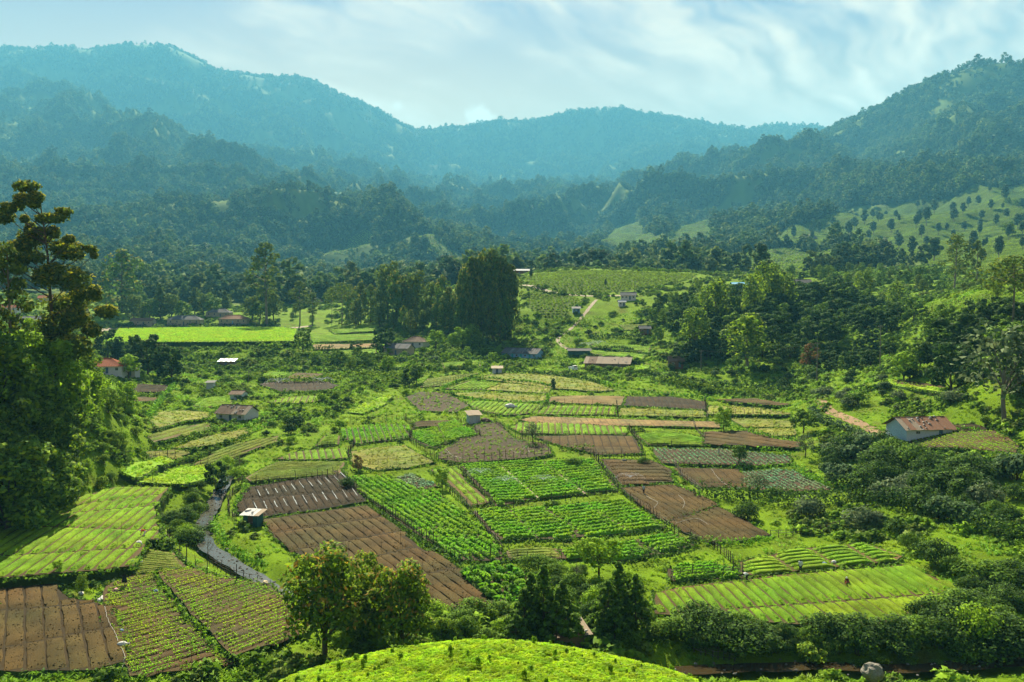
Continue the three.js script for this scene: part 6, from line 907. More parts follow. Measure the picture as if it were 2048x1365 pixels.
// shade trees on the tea slopes, each where the slope shows one
{
  const r = rng(404), spots = [], poly = TEA[3], add = (x, D, h, w, k, l, g) => { const t = thing('shade_tree', l, 'tree', g), y = ground(x, D); t.position.set(x, y - 0.3, -D); t.rotation.y = r() * 6.3; t.scale.set(h * w, h, h * w); part('trunk', KIND[k].wood, PALEBARK, t); part('crown', KIND[k].crown, LEAF, t); };
  [[1475, 520], [1540, 505], [1560, 470], [1590, 478], [1620, 512], [1628, 485], [1640, 470], [1655, 490], [1665, 520], [1680, 478], [1690, 500], [1700, 512], [1706, 488], [1735, 520], [1745, 470], [1755, 500], [1770, 468], [1765, 512], [1785, 478], [1800, 500], [1815, 462], [1822, 510], [1838, 478], [1842, 452], [1858, 492], [1862, 430], [1872, 470], [1880, 500], [1890, 445], [1905, 478], [1912, 430], [1925, 462], [1932, 412], [1945, 490], [1950, 440], [1962, 470], [1975, 420], [1985, 455], [1995, 485], [2005, 405], [2015, 438], [2020, 475], [2035, 420], [2042, 455], [2040, 500], [1720, 450], [1700, 460], [1790, 440], [1650, 455], [1615, 462], [1820, 425], [1900, 400], [1960, 395], [2030, 380], [1990, 510], [1930, 512], [2010, 520], [1870, 520]].forEach(([px, py], i) => { const [x, D] = seen(px, py, 0, 500); add(x + (r() - 0.5) * 16, D + (r() - 0.5) * 16, (9 + 12 * r()) * (D > 1300 ? 1.4 : 1), 0.9 + 0.5 * r(), ['oval', 'oval2', 'oval3'][i % 3], 'dark shade tree dotted on the bright tea slope', 'shade trees on the tea slope'); });
  for (let k = 0, n = 0; n < 48 && k < 9000; k++) { const b = boxOf(poly), x = mix(b[0], b[1], r()), D = mix(b[2], b[3], r()); if (!inside(poly, x, D) || Math.abs(x) > 0.6 * D || fbm(x / 90, D / 90, 2) < 0.02) continue; n++; add(x, D, (6 + 11 * r()) * (D > 1300 ? 1.4 : 1), 0.9 + 0.5 * r(), ['oval', 'oval2', 'round2'][k % 3], 'shade tree in the clusters between the dotted tea slope trees', 'clustered trees on the tea slope'); }
  [[1062, 560, 7], [1210, 575, 5], [960, 505, 16], [905, 500, 18], [880, 490, 18], [850, 470, 18], [840, 462, 16], [930, 515, 14]].forEach(([px, py, h], i) => { const [x, D] = seen(px, py, 0, 300); add(x, D, h, 0.9, 'oval3', 'slim shade tree on the sunlit spur of the middle hill', 'shade trees on the middle hill'); });
}
// woods on the right bank and in the middle distance: trees scattered over the ground they cover
function wood(seed, px, count, kinds, [h0, h1], gap, label, group, opts = {}) {
  const r = rng(seed), poly = area(px, 0, opts.from ?? 42), xs = poly.map((p) => p[0]), ds = poly.map((p) => p[1]), got = []; let tries = 0;
  while (got.length < count && tries++ < count * 60) { const x = mix(Math.min(...xs), Math.max(...xs), r()), D = mix(Math.min(...ds), Math.max(...ds), r()); if (!inside(poly, x, D) || inPlot(x, D, 1.5) || inAny(TEA, x, D) || got.some(([a, b]) => Math.hypot(a - x, b - D) < gap)) continue; got.push([x, D]); }
  got.forEach(([x, D], i) => { const k = kinds[Math.floor(r() * kinds.length)], h = mix(h0, h1, r()), t = thing(opts.name ?? 'broadleaf_tree', label, 'tree', group), w = (opts.wide ?? 1) * (0.85 + 0.4 * r()); t.position.set(x, ground(x, D) - 0.04 * h, -D); t.rotation.y = r() * 6.3; t.scale.set(h * w, h, h * w); part('trunk', KIND[k].wood, BARK, t); part('crown', KIND[k].crown, LEAF, t); });
}
wood(1, [[1340, 660], [1420, 600], [1560, 585], [1720, 590], [1850, 620], [1790, 690], [1740, 705], [1640, 690], [1540, 700], [1420, 730], [1350, 735]], 125, ['dark', 'dark2', 'round2', 'dark2'], [6.5, 11], 4.4, 'dark rounded tree in the dense wood on the right bank', 'dense wood on the right bank', { wide: 1.15, name: 'woodland_tree' });
wood(2, [[1450, 560], [1560, 545], [1700, 540], [1880, 545], [2048, 560], [2048, 590], [1880, 590], [1700, 585], [1560, 580]], 80, ['round', 'grove3', 'bright2', 'round2', 'dark'], [4, 8], 6, 'young tree in the scrub wood below the tea slope', 'scrub wood below the tea slope', { name: 'scrub_tree' });
wood(3, [[210, 620], [230, 570], [330, 530], [450, 535], [560, 565], [560, 610], [450, 622], [330, 625]], 62, ['grove3', 'round', 'grove2', 'conegreen', 'bright2'], [9, 17], 10, 'leafy tree on the far valley side behind the bungalows', 'trees on the far valley side', { name: 'valley_tree' });
wood(4, [[1010, 560], [1200, 532], [1420, 512], [1400, 500], [1200, 510], [1020, 540]], 46, ['cone2', 'conegreen', 'grove3', 'dark'], [13, 22], 9, 'dark tree in the wood behind the tea hill', 'wood behind the tea hill', { from: 640, name: 'conifer_tree' });
wood(5, [[560, 650], [600, 600], [690, 590], [720, 640], [640, 655]], 22, ['grove3', 'round', 'bright2'], [5, 9], 8, 'small tree on the slope in front of the blue sheds', 'trees in front of the blue sheds');
wood(6, [[1290, 640], [1330, 600], [1400, 580], [1440, 600], [1380, 640], [1310, 690]], 16, ['round2', 'bright2', 'dark'], [5, 8], 6, 'tree on the slope right of the footpath terraces', 'trees right of the footpath terraces');
wood(7, [[1850, 660], [1960, 640], [2048, 640], [2048, 720], [1960, 700], [1880, 700]], 22, ['round2', 'dark2', 'round', 'dark'], [5, 8], 5, 'rounded tree on the slope below the tea knoll', 'trees below the tea knoll', { wide: 1.2 });
wood(8, [[1340, 738], [1450, 715], [1560, 730], [1640, 742], [1740, 738], [1792, 705], [1760, 690], [1640, 700], [1500, 700], [1380, 705]], 46, ['dark', 'dark2', 'round2', 'dark'], [3.5, 7], 4, 'low dark tree in the shaded hollow of the right bank', 'trees in the hollow of the right bank', { wide: 1.25, name: 'woodland_tree' });
wood(9, [[1800, 720], [1900, 680], [2048, 690], [2048, 800], [1960, 780], [1880, 740]], 16, ['round2', 'dark2', 'round'], [3, 5.5], 5, 'low tree above the slope of the rusty roofed hut', 'trees above the rusty roofed hut', { wide: 1.2 });
wood(10, [[600, 700], [650, 690], [1000, 690], [1000, 740], [800, 745], [620, 740]], 30, ['round2', 'bright', 'round', 'dark2'], [2.5, 5], 6, 'low garden tree between the farmhouses and the terrace hedges', 'garden trees around the farmhouses', { wide: 1.2 });

// ---------------------------------------------------------------- shrubs and hedges
const BUSH = {
  mid: bushShape(501, { n: 650, leaf: 0.10 }), mid2: bushShape(502, { n: 650, leaf: 0.10, lumps: 10, spread: 0.7 }), bright: bushShape(503, { n: 600, leaf: 0.11, pal: PAL.bright }), dark: bushShape(504, { n: 700, leaf: 0.10, pal: PAL.dark, lumps: 10 }), grey: bushShape(505, { n: 800, leaf: 0.08, pal: PAL.grey, lumps: 10, long: 2 }), blue: bushShape(506, { n: 700, leaf: 0.10, pal: PAL.blue }), rust: bushShape(507, { n: 500, leaf: 0.12, pal: PAL.rust }), young: bushShape(508, { n: 650, leaf: 0.09, pal: PAL.young, lumps: 9, spread: 0.45 }),
  fine: bushShape(509, { n: 1700, leaf: 0.062, pal: PAL.mid, lumps: 12, spread: 0.6 }), fineDark: bushShape(510, { n: 1800, leaf: 0.066, pal: [...PAL.dark, PAL.mid[0]], lumps: 12, spread: 0.6, long: 1.3 }), fineBright: bushShape(511, { n: 1600, leaf: 0.06, pal: PAL.bright, lumps: 11, spread: 0.55 }),
};
function bush(k, x, D, h, w, label, group, m = LEAF) { const t = thing('bush', label, 'bush', group); t.position.set(x, surface(x, D) - 0.04 * h, -D); t.rotation.y = x * 3.1 + D; t.scale.set(h * w, h, h * w); part('stems', BUSH[k].wood, BARK, t); part('foliage', BUSH[k].crown, m, t); return t; }
function shrubs(seed, px, count, kinds, [h0, h1], gap, label, group, { wide = 1, gloss = 0, pad = 0.6, from = 42 } = {}) {
  const r = rng(seed), poly = area(px, 0, from), xs = poly.map((p) => p[0]), ds = poly.map((p) => p[1]), got = []; let tries = 0;
  while (got.length < count && tries++ < count * 60) { const x = mix(Math.min(...xs), Math.max(...xs), r()), D = mix(Math.min(...ds), Math.max(...ds), r()); if (!inside(poly, x, D) || inPlot(x, D, pad) || nearStream(x, D) < 1.2 || got.some(([a, b]) => Math.hypot(a - x, b - D) < gap)) continue; got.push([x, D]); }
  got.forEach(([x, D]) => bush(kinds[Math.floor(r() * kinds.length)], x, D, mix(h0, h1, r() ** 1.4), wide * (0.8 + 0.5 * r()), label, group, r() < gloss ? GLOSSY : LEAF));
  return got.length;
}
shrubs(1, [[600, 745], [600, 705], [700, 700], [860, 702], [1000, 700], [990, 745], [850, 752], [700, 755]], 29, ['mid', 'bright', 'mid2', 'young', 'blue'], [1.6, 3.6], 3.2, 'leafy shrub in the gardens around the farmhouses', 'garden shrubs around the farmhouses');
shrubs(22, [[1160, 742], [1190, 734], [1290, 742], [1300, 752], [1200, 750]], 9, ['mid', 'young', 'bright'], [1.5, 2.8], 2.6, 'garden bush in front of the brown roofed row house', 'garden bushes before the brown row house');
shrubs(2, [[1060, 735], [1080, 660], [1190, 605], [1300, 600], [1330, 650], [1320, 745], [1200, 750]], 29, ['mid', 'young', 'mid2', 'dark'], [1.4, 3.2], 3.2, 'shrub on the terraced slope around the footpath', 'shrubs on the terraced slope');
shrubs(3, [[1330, 790], [1330, 735], [1450, 735], [1640, 745], [1640, 795], [1500, 785]], 22, ['dark', 'mid', 'blue', 'mid2'], [2, 4], 3, 'dark shrub along the foot of the wooded right bank', 'shrubs at the foot of the right bank', { gloss: 0.3 });
shrubs(4, [[1650, 830], [1640, 770], [1760, 745], [1900, 760], [2048, 780], [2048, 870], [1930, 850], [1780, 840]], 22, ['mid', 'grey', 'blue', 'young', 'dark'], [1.5, 3.5], 3, 'shrub on the slope above the rusty roofed hut', 'shrubs above the rusty roofed hut', { gloss: 0.35 });
shrubs(5, [[1640, 980], [1670, 890], [1760, 880], [1830, 930], [2048, 955], [2048, 1060], [1900, 1050], [1760, 1010]], 46, ['fine', 'grey', 'blue', 'fineDark', 'fineDark'], [2.4, 5], 2.4, 'big loose shrub in the thicket below the striped hut plot', 'thicket below the striped hut plot', { gloss: 0.3 });
shrubs(6, [[1330, 1300], [1400, 1272], [1560, 1290], [1700, 1290], [1830, 1262], [1930, 1200], [2048, 1160], [2060, 1345], [1900, 1345], [1600, 1345], [1400, 1345]], 46, ['fineDark', 'fine', 'fineDark'], [1.6, 3.3], 1.7, 'dense dark shrub in the row along the shaded stream', 'shrub row along the shaded stream', { gloss: 0.4, wide: 1.15 });
shrubs(7, [[560, 1290], [620, 1262], [760, 1262], [900, 1250], [1100, 1262], [1330, 1290], [1330, 1345], [1150, 1330], [900, 1330], [700, 1335]], 30, ['fine', 'fineBright', 'fine', 'young'], [1.2, 2.8], 1.9, 'leafy shrub in the low row behind the grassy knoll', 'shrub row behind the knoll');
shrubs(25, [[322, 1060], [365, 1000], [402, 1002], [384, 1050], [380, 1095], [395, 1125], [350, 1110], [330, 1085]], 14, ['fine', 'fineDark', 'fine'], [1.2, 2.4], 1.5, 'dense shrub crowding the near bank of the stream bend', 'shrubs crowding the stream bend');
shrubs(24, [[1420, 1360], [1700, 1362], [2060, 1356], [2060, 1374], [1700, 1380], [1420, 1378]], 16, ['young', 'fineBright', 'fine'], [0.7, 1.5], 1.6, 'small shrub on the near bank of the shaded stream', 'shrubs on the near bank of the shaded stream');
shrubs(23, [[985, 1172], [1080, 1150], [1200, 1150], [1300, 1190], [1335, 1262], [1250, 1290], [1000, 1262]], 26, ['fine', 'fineDark', 'fine', 'fineBright'], [1, 2.6], 1.8, 'leafy plant in the thicket around the feathery trees', 'thicket around the feathery trees');
shrubs(8, [[130, 1000], [180, 900], [240, 820], [280, 800], [290, 880], [250, 960], [200, 990]], 17, ['fineBright', 'fine', 'young'], [1, 2.6], 2.4, 'bright shrub on the sunny edge of the left bank', 'shrubs on the edge of the left bank');
shrubs(9, [[330, 1050], [380, 985], [440, 935], [500, 900], [500, 940], [450, 985], [410, 1080], [380, 1120], [340, 1090]], 13, ['fine', 'fineBright', 'fineDark'], [1.2, 2.8], 2, 'flowering shrub on the stream bank', 'shrubs on the stream bank', { gloss: 0.3 });
shrubs(10, [[500, 900], [560, 830], [640, 790], [760, 770], [830, 740], [830, 790], [720, 830], [660, 880], [560, 900]], 24, ['mid', 'young', 'bright', 'dark'], [1.4, 3], 2.8, 'shrub on the banks along the upper stream', 'shrubs along the upper stream');
shrubs(11, [[350, 790], [380, 740], [480, 735], [590, 720], [600, 760], [500, 790], [420, 800]], 20, ['mid', 'bright', 'mid2', 'dark'], [1.5, 3.4], 3, 'garden shrub between the playing field bank and the terraces', 'shrubs below the playing field bank');
shrubs(12, [[200, 655], [260, 640], [560, 640], [620, 655], [560, 656], [240, 658]], 13, ['mid', 'young', 'bright'], [1.2, 2.6], 4, 'clipped shrub in front of the playing field bungalows', 'shrubs before the bungalows');
for (const [px, py, h, k, l, w, g] of [[1503, 1046, 3, 'fineDark', 'round glossy bush standing alone on the grass below the brown plots', 0.95, 1], [1810, 1080, 2.6, 'fineDark', 'first rounded bush on the right edge of the level beds', 0.8, 1], [1842, 1112, 2.7, 'fine', 'second rounded bush on the right edge of the level beds', 0.8, 1], [1895, 1142, 3.6, 'fineDark', 'largest bush beside the weeded plot at the right', 0.9, 1], [1935, 1162, 2.6, 'fine', 'low bush behind the largest bush at the right', 0.9, 1], [1740, 1062, 3.4, 'grey', 'grey leaved bush at the end of the rough stick fence', 1.1, 0], [1628, 1040, 3.6, 'grey', 'big grey bush in front of the long dark hedge', 0.9, 0], [1690, 800, 2.6, 'grey', 'first grey shrub above the dirt road', 1, 0], [1705, 815, 2.8, 'grey', 'second grey shrub above the dirt road', 1, 0], [1975, 1300, 4, 'fineBright', 'feathery green bush in the lower right corner', 0.9, 0], [1640, 1352, 2.2, 'young', 'reddish tipped bush in front of the shaded stream', 1.1, 0], [575, 870, 2.8, 'dark', 'dark rounded bush above the small terrace by the stream', 0.9, 0], [1150, 940, 1.8, 'fine', 'leafy clipped bush above the fenced green plot', 1.3, 0], [690, 985, 2, 'fineDark', 'dark bush at the corner of the wet soil plot', 1, 0], [1290, 935, 1.6, 'fine', 'low bush left of the small brown cabbage corner', 1, 0]]) { const [x, D] = seen(px, py, 0.1); bush(k, x, D, h, w, l, null, g ? GLOSSY : LEAF); }

let hedgeSeed = 2000; const DK0 = PAL.dark;
function hedge(px, h, w, pal, label, { leaf, gloss, dens = 1 } = {}) {
  const r = rng(++hedgeSeed), line = smoothLine(area(px, 0.1), 0.5), L = new Leaves(), D0 = line[0][1], s = leaf ?? clamp(D0 / 560, 0.17, 0.5), o = [line[0][0], surface(...line[0]), -D0];
  line.forEach(([x, D], i) => { const hh = h * (0.75 + 0.45 * (fbm(x / 3, D / 3, 2) + 0.5)), y = surface(x, D) - o[1], n = Math.round(clamp(h * w * 4.2 / (s * s * 9), 4, 40) * dens); for (let k = 0; k < 2; k++) L.clump(x - o[0] + (r() - 0.5) * w * 0.6, y + hh * (0.35 + 0.25 * k), -D - o[2] + (r() - 0.5) * w * 0.6, w * 0.55, hh * 0.45, w * 0.55, Math.round(n / 2), s, pal, r, { shell: 0.55, long: 1.7 }); });
  const t = thing('hedge', label, 'hedge'); t.position.set(...o); part('foliage', L.build(), gloss ? GLOSSY : LEAF, t); return t;
}
const DK = [...PAL.dark, PAL.mid[2]], LUSH = [[0.10, 0.24, 0.012], [0.14, 0.30, 0.015], [0.07, 0.17, 0.012]];
hedge(Z3([[190, 300], [450, 320], [700, 345], [950, 350], [1250, 340], [1500, 400], [1800, 480], [2048, 560]]), 3.2, 3.4, DK, 'long dark hedge crossing below the cabbages to the right edge', {});
hedge(Z6([[1290, 1075], [1500, 1120], [1800, 1140], [2060, 1160]]), 3.4, 3.6, DK, 'tall dark hedge below the striped hut plot');
hedge(Z6([[825, 770], [880, 840], [1000, 880], [1090, 920], [1200, 980]]), 2, 1.6, PAL.blue, 'clipped blue-green hedge along the near side of the dirt road');
hedge(Z4([[850, 885], [1000, 872], [1130, 815], [1240, 775]]), 1.3, 1.1, PAL.mid, 'hedge between the olive terrace and the slanting pale terrace');
hedge(Z4([[1010, 975], [1180, 925], [1320, 860], [1450, 805]]), 1.4, 1.1, PAL.mid, 'hedge below the slanting pale terrace');
hedge(Z4([[1240, 765], [1400, 758], [1460, 745], [1540, 680]]), 1.3, 1.0, LUSH, 'hedge around the front of the ragged white house');
hedge(Z4([[1470, 780], [1560, 740], [1600, 705]]), 1.3, 1, LUSH, 'bright hedge right of the ragged white house');
hedge(Z4([[600, 1125], [760, 1130], [930, 1140]]), 0.9, 0.9, LUSH, 'low grassy hedge above the slanting beds');
hedge(Z4([[700, 590], [760, 575], [920, 570]]), 1.4, 1.2, DK, 'dark clipped hedge below the dark plot of the red roofed bungalow');
hedge(Z4([[850, 690], [900, 630], [960, 560], [1010, 510]]), 1.6, 1.5, LUSH, 'thick bright hedge climbing from the pale terrace');
hedge(Z2([[1030, 645], [1240, 645], [1450, 640]]), 1.3, 0.7, DK, 'dark bank hedge below the first green panels');
hedge(Z2([[1740, 610], [1880, 590], [2020, 560]]), 1.3, 0.7, DK, 'dark bank hedge below the last green panel');
hedge(Z2([[1780, 770], [1960, 745], [2180, 690]]), 2.2, 0.8, DK, 'tall dark hedge below the lower green panels');
hedge(Z2([[330, 470], [560, 640], [760, 785]]), 0.8, 0.8, DK, 'rough dark hedge beside the long brown plot');
hedge(Z2([[780, 775], [960, 775], [1180, 772]]), 1.2, 0.9, DK, 'dark hedge above the leafy vegetable plot');
hedge(Z2([[150, 205], [300, 205], [430, 195]]), 1.3, 0.9, DK, 'dark hedge between the pale plot and the slanting rows');
hedge(Z5([[1375, 1010], [1460, 1012], [1560, 1008]]), 1.6, 0.9, PAL.mid, 'clipped hedge block above the fenced green plot');
hedge(Z5([[1780, 672], [1900, 672], [2048, 684]]), 1.4, 1.1, LUSH, 'bright hedge above the dark ridged beds');
hedge(Z6([[0, 678], [120, 690], [240, 712]]), 1.3, 1.1, LUSH, 'bright hedge end right of the dark ridged beds');
hedge(Z6([[440, 905], [510, 940], [620, 955], [735, 952]]), 1.3, 1, LUSH, 'lush grassy hedge between the pale plots and the bare brown plot');
hedge(Z6([[470, 1010], [600, 1020], [715, 1035]]), 1.2, 0.9, LUSH, 'grassy hedge above the right end of the wide cabbages');
hedge(Z3([[360, 130], [560, 128], [700, 122], [760, 140]]), 1.4, 1, LUSH, 'bright grassy hedge below the wide cabbages');
hedge(Z6([[300, 878], [380, 890], [440, 905]]), 1.5, 1, LUSH, 'dark green hedge right of the bright tree');
hedge(Z5([[560, 548], [700, 535], [900, 518], [1000, 520], [1130, 545]]), 1.6, 1.3, PAL.mid, 'dark hedge above the broad olive field');
hedge(Z5([[1130, 545], [1300, 565], [1480, 580], [1600, 610]]), 1.8, 1.5, DK, 'dark hedge below the brown roofed row house');
hedge(Z5([[1110, 478], [1300, 468], [1490, 452]]), 1.6, 1.3, PAL.mid, 'long clipped hedge in front of the blue row house');
hedge(Z5([[1110, 500], [1250, 505], [1450, 480]]), 1.4, 1.1, PAL.mid, 'second clipped hedge in front of the blue row house');
hedge(Z5([[100, 575], [240, 590], [370, 605]]), 1.8, 1.4, PAL.mid, 'hedge above the misty dark beds');
hedge(Z5([[-60, 540], [200, 545], [420, 540], [560, 540]]), 2, 1.6, DK, 'long dark hedge below the farmhouse gardens');
hedge(Z5([[0, 380], [150, 382], [300, 376]]), 1.8, 1.4, DK, 'dark terrace hedge below the playing field terraces');
hedge(Z5([[690, 655], [700, 632], [850, 582], [1030, 592]]), 0.9, 0.8, LUSH, 'curved grassy bank hedge round the light green plot');
hedge(Z5([[690, 668], [840, 700], [1100, 732], [1285, 722], [1305, 680]]), 0.9, 0.8, LUSH, 'curved grassy hedge below the pale stubble strip');
hedge(Z5([[1040, 602], [1200, 610], [1320, 632]]), 0.8, 0.7, LUSH, 'thin grassy hedge above the yellowish stubble plot');
hedge(Z5([[1590, 600], [1680, 625], [1760, 640]]), 1.5, 1.3, LUSH, 'bright hedge at the right end of the olive field');
hedge(Z1([[1215, 420], [1235, 500], [1300, 600], [1400, 670], [1520, 730]]), 0.9, 1.6, LUSH, 'lush grass growing along the far stream bank');
hedge(Z1([[1420, 250], [1380, 310], [1350, 370]]), 1, 1.2, LUSH, 'lush grass clump left of the dark wet soil plot');
hedge(Z1([[900, 420], [920, 560], [970, 640], [1080, 730], [1250, 800], [1480, 870]]), 0.6, 0.9, LUSH, 'grass strip along the stream side path');
hedge(Z1([[1640, 900], [1740, 970], [1850, 1060]]), 1.2, 2.2, LUSH, 'lush weeds on the stream bank behind the rail fence');
hedge(Z3([[200, 580], [400, 590], [600, 570]]), 1.2, 1.2, LUSH, 'lush bank below the lower brown plot');
hedge(Z3([[0, 170], [60, 240], [180, 310]]), 0.6, 0.9, LUSH, 'bright grass strip right of the watered brown plot');
hedge(Z3([[770, 140], [830, 190], [930, 230], [1100, 250]]), 1.3, 2, LUSH, 'lush bank right of the lower cabbages');
hedge(Z3([[0, 830], [200, 820], [430, 800]]), 1, 0.9, DK, 'dark bank under the small fenced green plot');
hedge(Z6([[1640, 905], [1760, 900], [1880, 908]]), 1, 1, LUSH, 'grassy hedge above the striped hut plot');
hedge(Z6([[1300, 905], [1400, 915], [1500, 912], [1620, 905]]), 1.1, 1.2, PAL.mid, 'low hedge in front of the rusty roofed hut');
hedge(ZF([[205, 697], [320, 698], [450, 698], [590, 694]]), 1.2, 1.2, PAL.mid, 'bushy edge of the bank under the playing field');
hedge(ZF([[205, 655], [330, 652], [470, 652], [560, 653]]), 2, 1.8, DK, 'dark clipped hedge between the bungalows and the playing field');
hedge(ZF([[600, 700], [650, 702], [755, 700]]), 2, 1.6, DK, 'dark terrace bank hedge right of the playing field');
hedge(ZF([[1040, 575], [1100, 588], [1150, 592]]), 1.5, 1.5, DK, 'dark hedge below the tea hill track');
hedge(ZF([[1190, 700], [1250, 706], [1300, 712]]), 1.4, 1.1, DK, 'dark terrace hedge above the brown roofed row house');

const TERR = [[[592, 712], [680, 716], [760, 718]], [[596, 724], [700, 728], [800, 726]], [[870, 712], [930, 708], [985, 710]], [[660, 738], [760, 740], [880, 742]], [[850, 722], [900, 720], [980, 722]], [[690, 752], [760, 756], [830, 758]], [[360, 722], [450, 724], [560, 722]], [[380, 738], [470, 742], [590, 738]], [[505, 762], [580, 768], [680, 765]], [[560, 790], [620, 792], [690, 785]], [[1180, 676], [1230, 674], [1290, 678]], [[1090, 650], [1130, 645], [1180, 650]], [[1070, 668], [1110, 664], [1160, 672]], [[1300, 752], [1380, 768], [1480, 776], [1600, 785]], [[1320, 765], [1420, 785], [1560, 792]]];
const WHERE = ['below the playing field terraces', 'above the farmhouse gardens', 'left of the dirt lane', 'below the farmhouse gardens', 'beside the small lane terrace', 'left of the green terrace plot', 'on the bank below the playing field', 'above the ridged brown terrace', 'above the misty dark beds', 'below the light green fan plot', 'above the upper light terrace', 'beside the climbing footpath', 'below the lower tea slope', 'at the foot of the right bank wood', 'above the bright ridged bed hedge'];
TERR.forEach((p, i) => hedge(p, 1.7 + 0.5 * (i % 3), 1.8, [PAL.mid, DK, PAL.young][i % 3], ['green', 'dark', 'yellow-green'][i % 3] + ' terrace hedge ' + WHERE[i]));

// ---------------------------------------------------------------- ground cover nobody could count
{
  const r = rng(606), W = [[1, 1, 1], [0.8, 0.85, 0.8], [1.2, 1.12, 1]], low = bushShape(520, { n: 110, leaf: 0.26, lumps: 7, spread: 0.8, pal: W, shell: 0.3 }).crown, blade = tuftShape(521, 8, 0.3, 0.12, W, 0.36, 4.5), A = [], B = [], C = [], T = [];
  const FIELDS = area([[300, 1360], [330, 1000], [560, 900], [680, 830], [840, 745], [1200, 755], [1620, 800], [1660, 980], [1560, 1060], [1900, 1150], [1900, 1260], [1300, 1290], [1000, 1240], [560, 1290], [250, 1400]]);
  const cols = [[0.09, 0.17, 0.014], [0.12, 0.22, 0.014], [0.07, 0.135, 0.014], [0.14, 0.25, 0.014], [0.10, 0.15, 0.025]];
  for (let k = 0; k < 110000; k++) {
    const D = 78 + 640 * Math.pow(r(), 1.25), x = (r() * 2 - 1) * 0.66 * (D + 30), q = fbm(x / 22 + 7, D / 22, 4), b = r(), open = D < 330 ? 0.08 : 0.02;
    if (b > clamp((inside(FIELDS, x, D) ? 0.0 : 0.12) + (inside(FIELDS, x, D) ? 0.3 : 2.4) * q + (D > 300 ? 0.12 : 0) + (D > 225 && D < 440 && !inside(FIELDS, x, D) ? 0.28 : 0), 0.006, 1) || inPlot(x, D, 0.9) || nearStreamFast(x, D) || inAny(TEA, x, D) || inAny(OPEN, x, D)) continue;
    const s = (0.5 + 1.5 * r() * r()) * (D > 330 ? 1.5 : 1), c = cols[Math.floor(r() * 5)], v = 0.8 + 0.4 * r(); A.push([x, ground(x, D) - 0.1, -D, r() * 6.3, s * (0.9 + 0.5 * r()), s, s * (0.9 + 0.5 * r()), c[0] * v, c[1] * v, c[2] * v]);
  }
  scatter('undergrowth', low, LEAF, A, 'low scrubby undergrowth between the plots and on the banks', 'undergrowth');
  for (let k = 0; k < 150000; k++) {
    const D = 76 + 360 * Math.pow(r(), 1.15), x = (r() * 2 - 1) * 0.66 * (D + 20); if (fbm(x / 6, D / 6 + 3, 2) < -0.15 || inPlot(x, D, 0.1) || nearStreamFast(x, D) || (r() < 0.5 && inside(FIELDS, x, D))) continue;
    const s = (0.6 + 0.9 * r()) * (D > 220 ? 1.7 : 1), v = 0.75 + 0.5 * r(), w = 1 + 0.4 * fbm(x / 20, D / 20, 2); B.push([x, ground(x, D) - 0.03, -D, r() * 6.3, s, s, s, 0.14 * v * w, 0.26 * v, 0.010 * v]);
  }
  scatter('grass', blade, CROPLEAF, B, 'rough green grass growing between the plots', 'grass');
  const fine = tuftShape(522, 10, 0.09, 0.03, W, 0.10, 5), weed = bushShape(523, { n: 60, leaf: 0.22, lumps: 4, pal: W, spread: 0.3, long: 2.5 }).crown;
  for (let k = 0; k < 90000; k++) { const D = 27 + 21 * r(), x = (r() * 2 - 1) * 15; const s = 0.7 + 0.9 * r(), q = fbm(x / 2.2, D / 2.2, 3), v = (0.8 + 0.4 * r()) * (1 + 0.5 * q); if (q < -0.42) continue; C.push([x, ground(x, D) - 0.01, -D, r() * 6.3, s, s * (0.7 + 0.6 * r()), s, 0.24 * v * (1 + 0.35 * fbm(x, D, 2)), 0.385 * v, 0.008 * v]); }
  scatter('knoll_grass', fine, CROPLEAF, C, 'short sunlit grass covering the knoll below the camera', 'grass');
  for (let k = 0; k < 700; k++) { const D = 29 + 17 * r(), x = (r() * 2 - 1) * 13, s = 0.07 + 0.26 * r() ** 3, v = 0.7 + 0.5 * r(); T.push([x, ground(x, D), -D, r() * 6.3, s * 0.7, s * (1 + 0.8 * r()), s * 0.7, 0.13 * v, 0.25 * v, 0.015 * v]); }
  scatter('weeds', weed, LEAF, T, 'small scattered weeds on the grassy knoll', 'weeds');
  // tea: low flat-topped bushes in rows along the slope
  const tea = tuftShape(524, 26, 0.62, 0.36, W, 0.7, 1.3), list = [];
  TEA.forEach((poly, n) => {
    const xs = poly.map((p) => p[0]), ds = poly.map((p) => p[1]), x0 = Math.min(...xs), x1 = Math.max(...xs), d0 = Math.min(...ds), d1 = Math.max(...ds), far = d0 > 620, st = far ? 3.8 : d0 > 330 ? 1.9 : 1.5, gap = far ? 7.5 : 2.9, k = far ? 2.3 : d0 > 330 ? 1.3 : 1; if (list.length > 170000) return;
    for (let D = d0; D < d1; D += gap) for (let x = x0; x < x1; x += st) { const X = x + (r() - 0.5) * 0.9 * k, E = D + (x - x0) * 0.12 + 4 * fbm(x / 60, D / 60, 2) + (r() - 0.5) * 0.7 * k; if (!inside(poly, X, E) || r() < 0.06) continue; const v = (0.8 + 0.4 * r()) * (1 + 0.3 * fbm(X / 25, E / 25, 2)), s = k * (0.85 + 0.3 * r()); list.push([X, ground(X, E) - 0.15, -E, r() * 6.3, s * 1.25, s, s, 0.16 * v, 0.26 * v, 0.012 * v]); }
  });
  scatter('tea_bushes', tea, CROPLEAF, list, 'rows of clipped tea bushes on the sunlit hillsides', 'tea bushes');
  console.log('undergrowth', A.length, 'grass', B.length, 'knoll', C.length, 'tea', list.length);
}

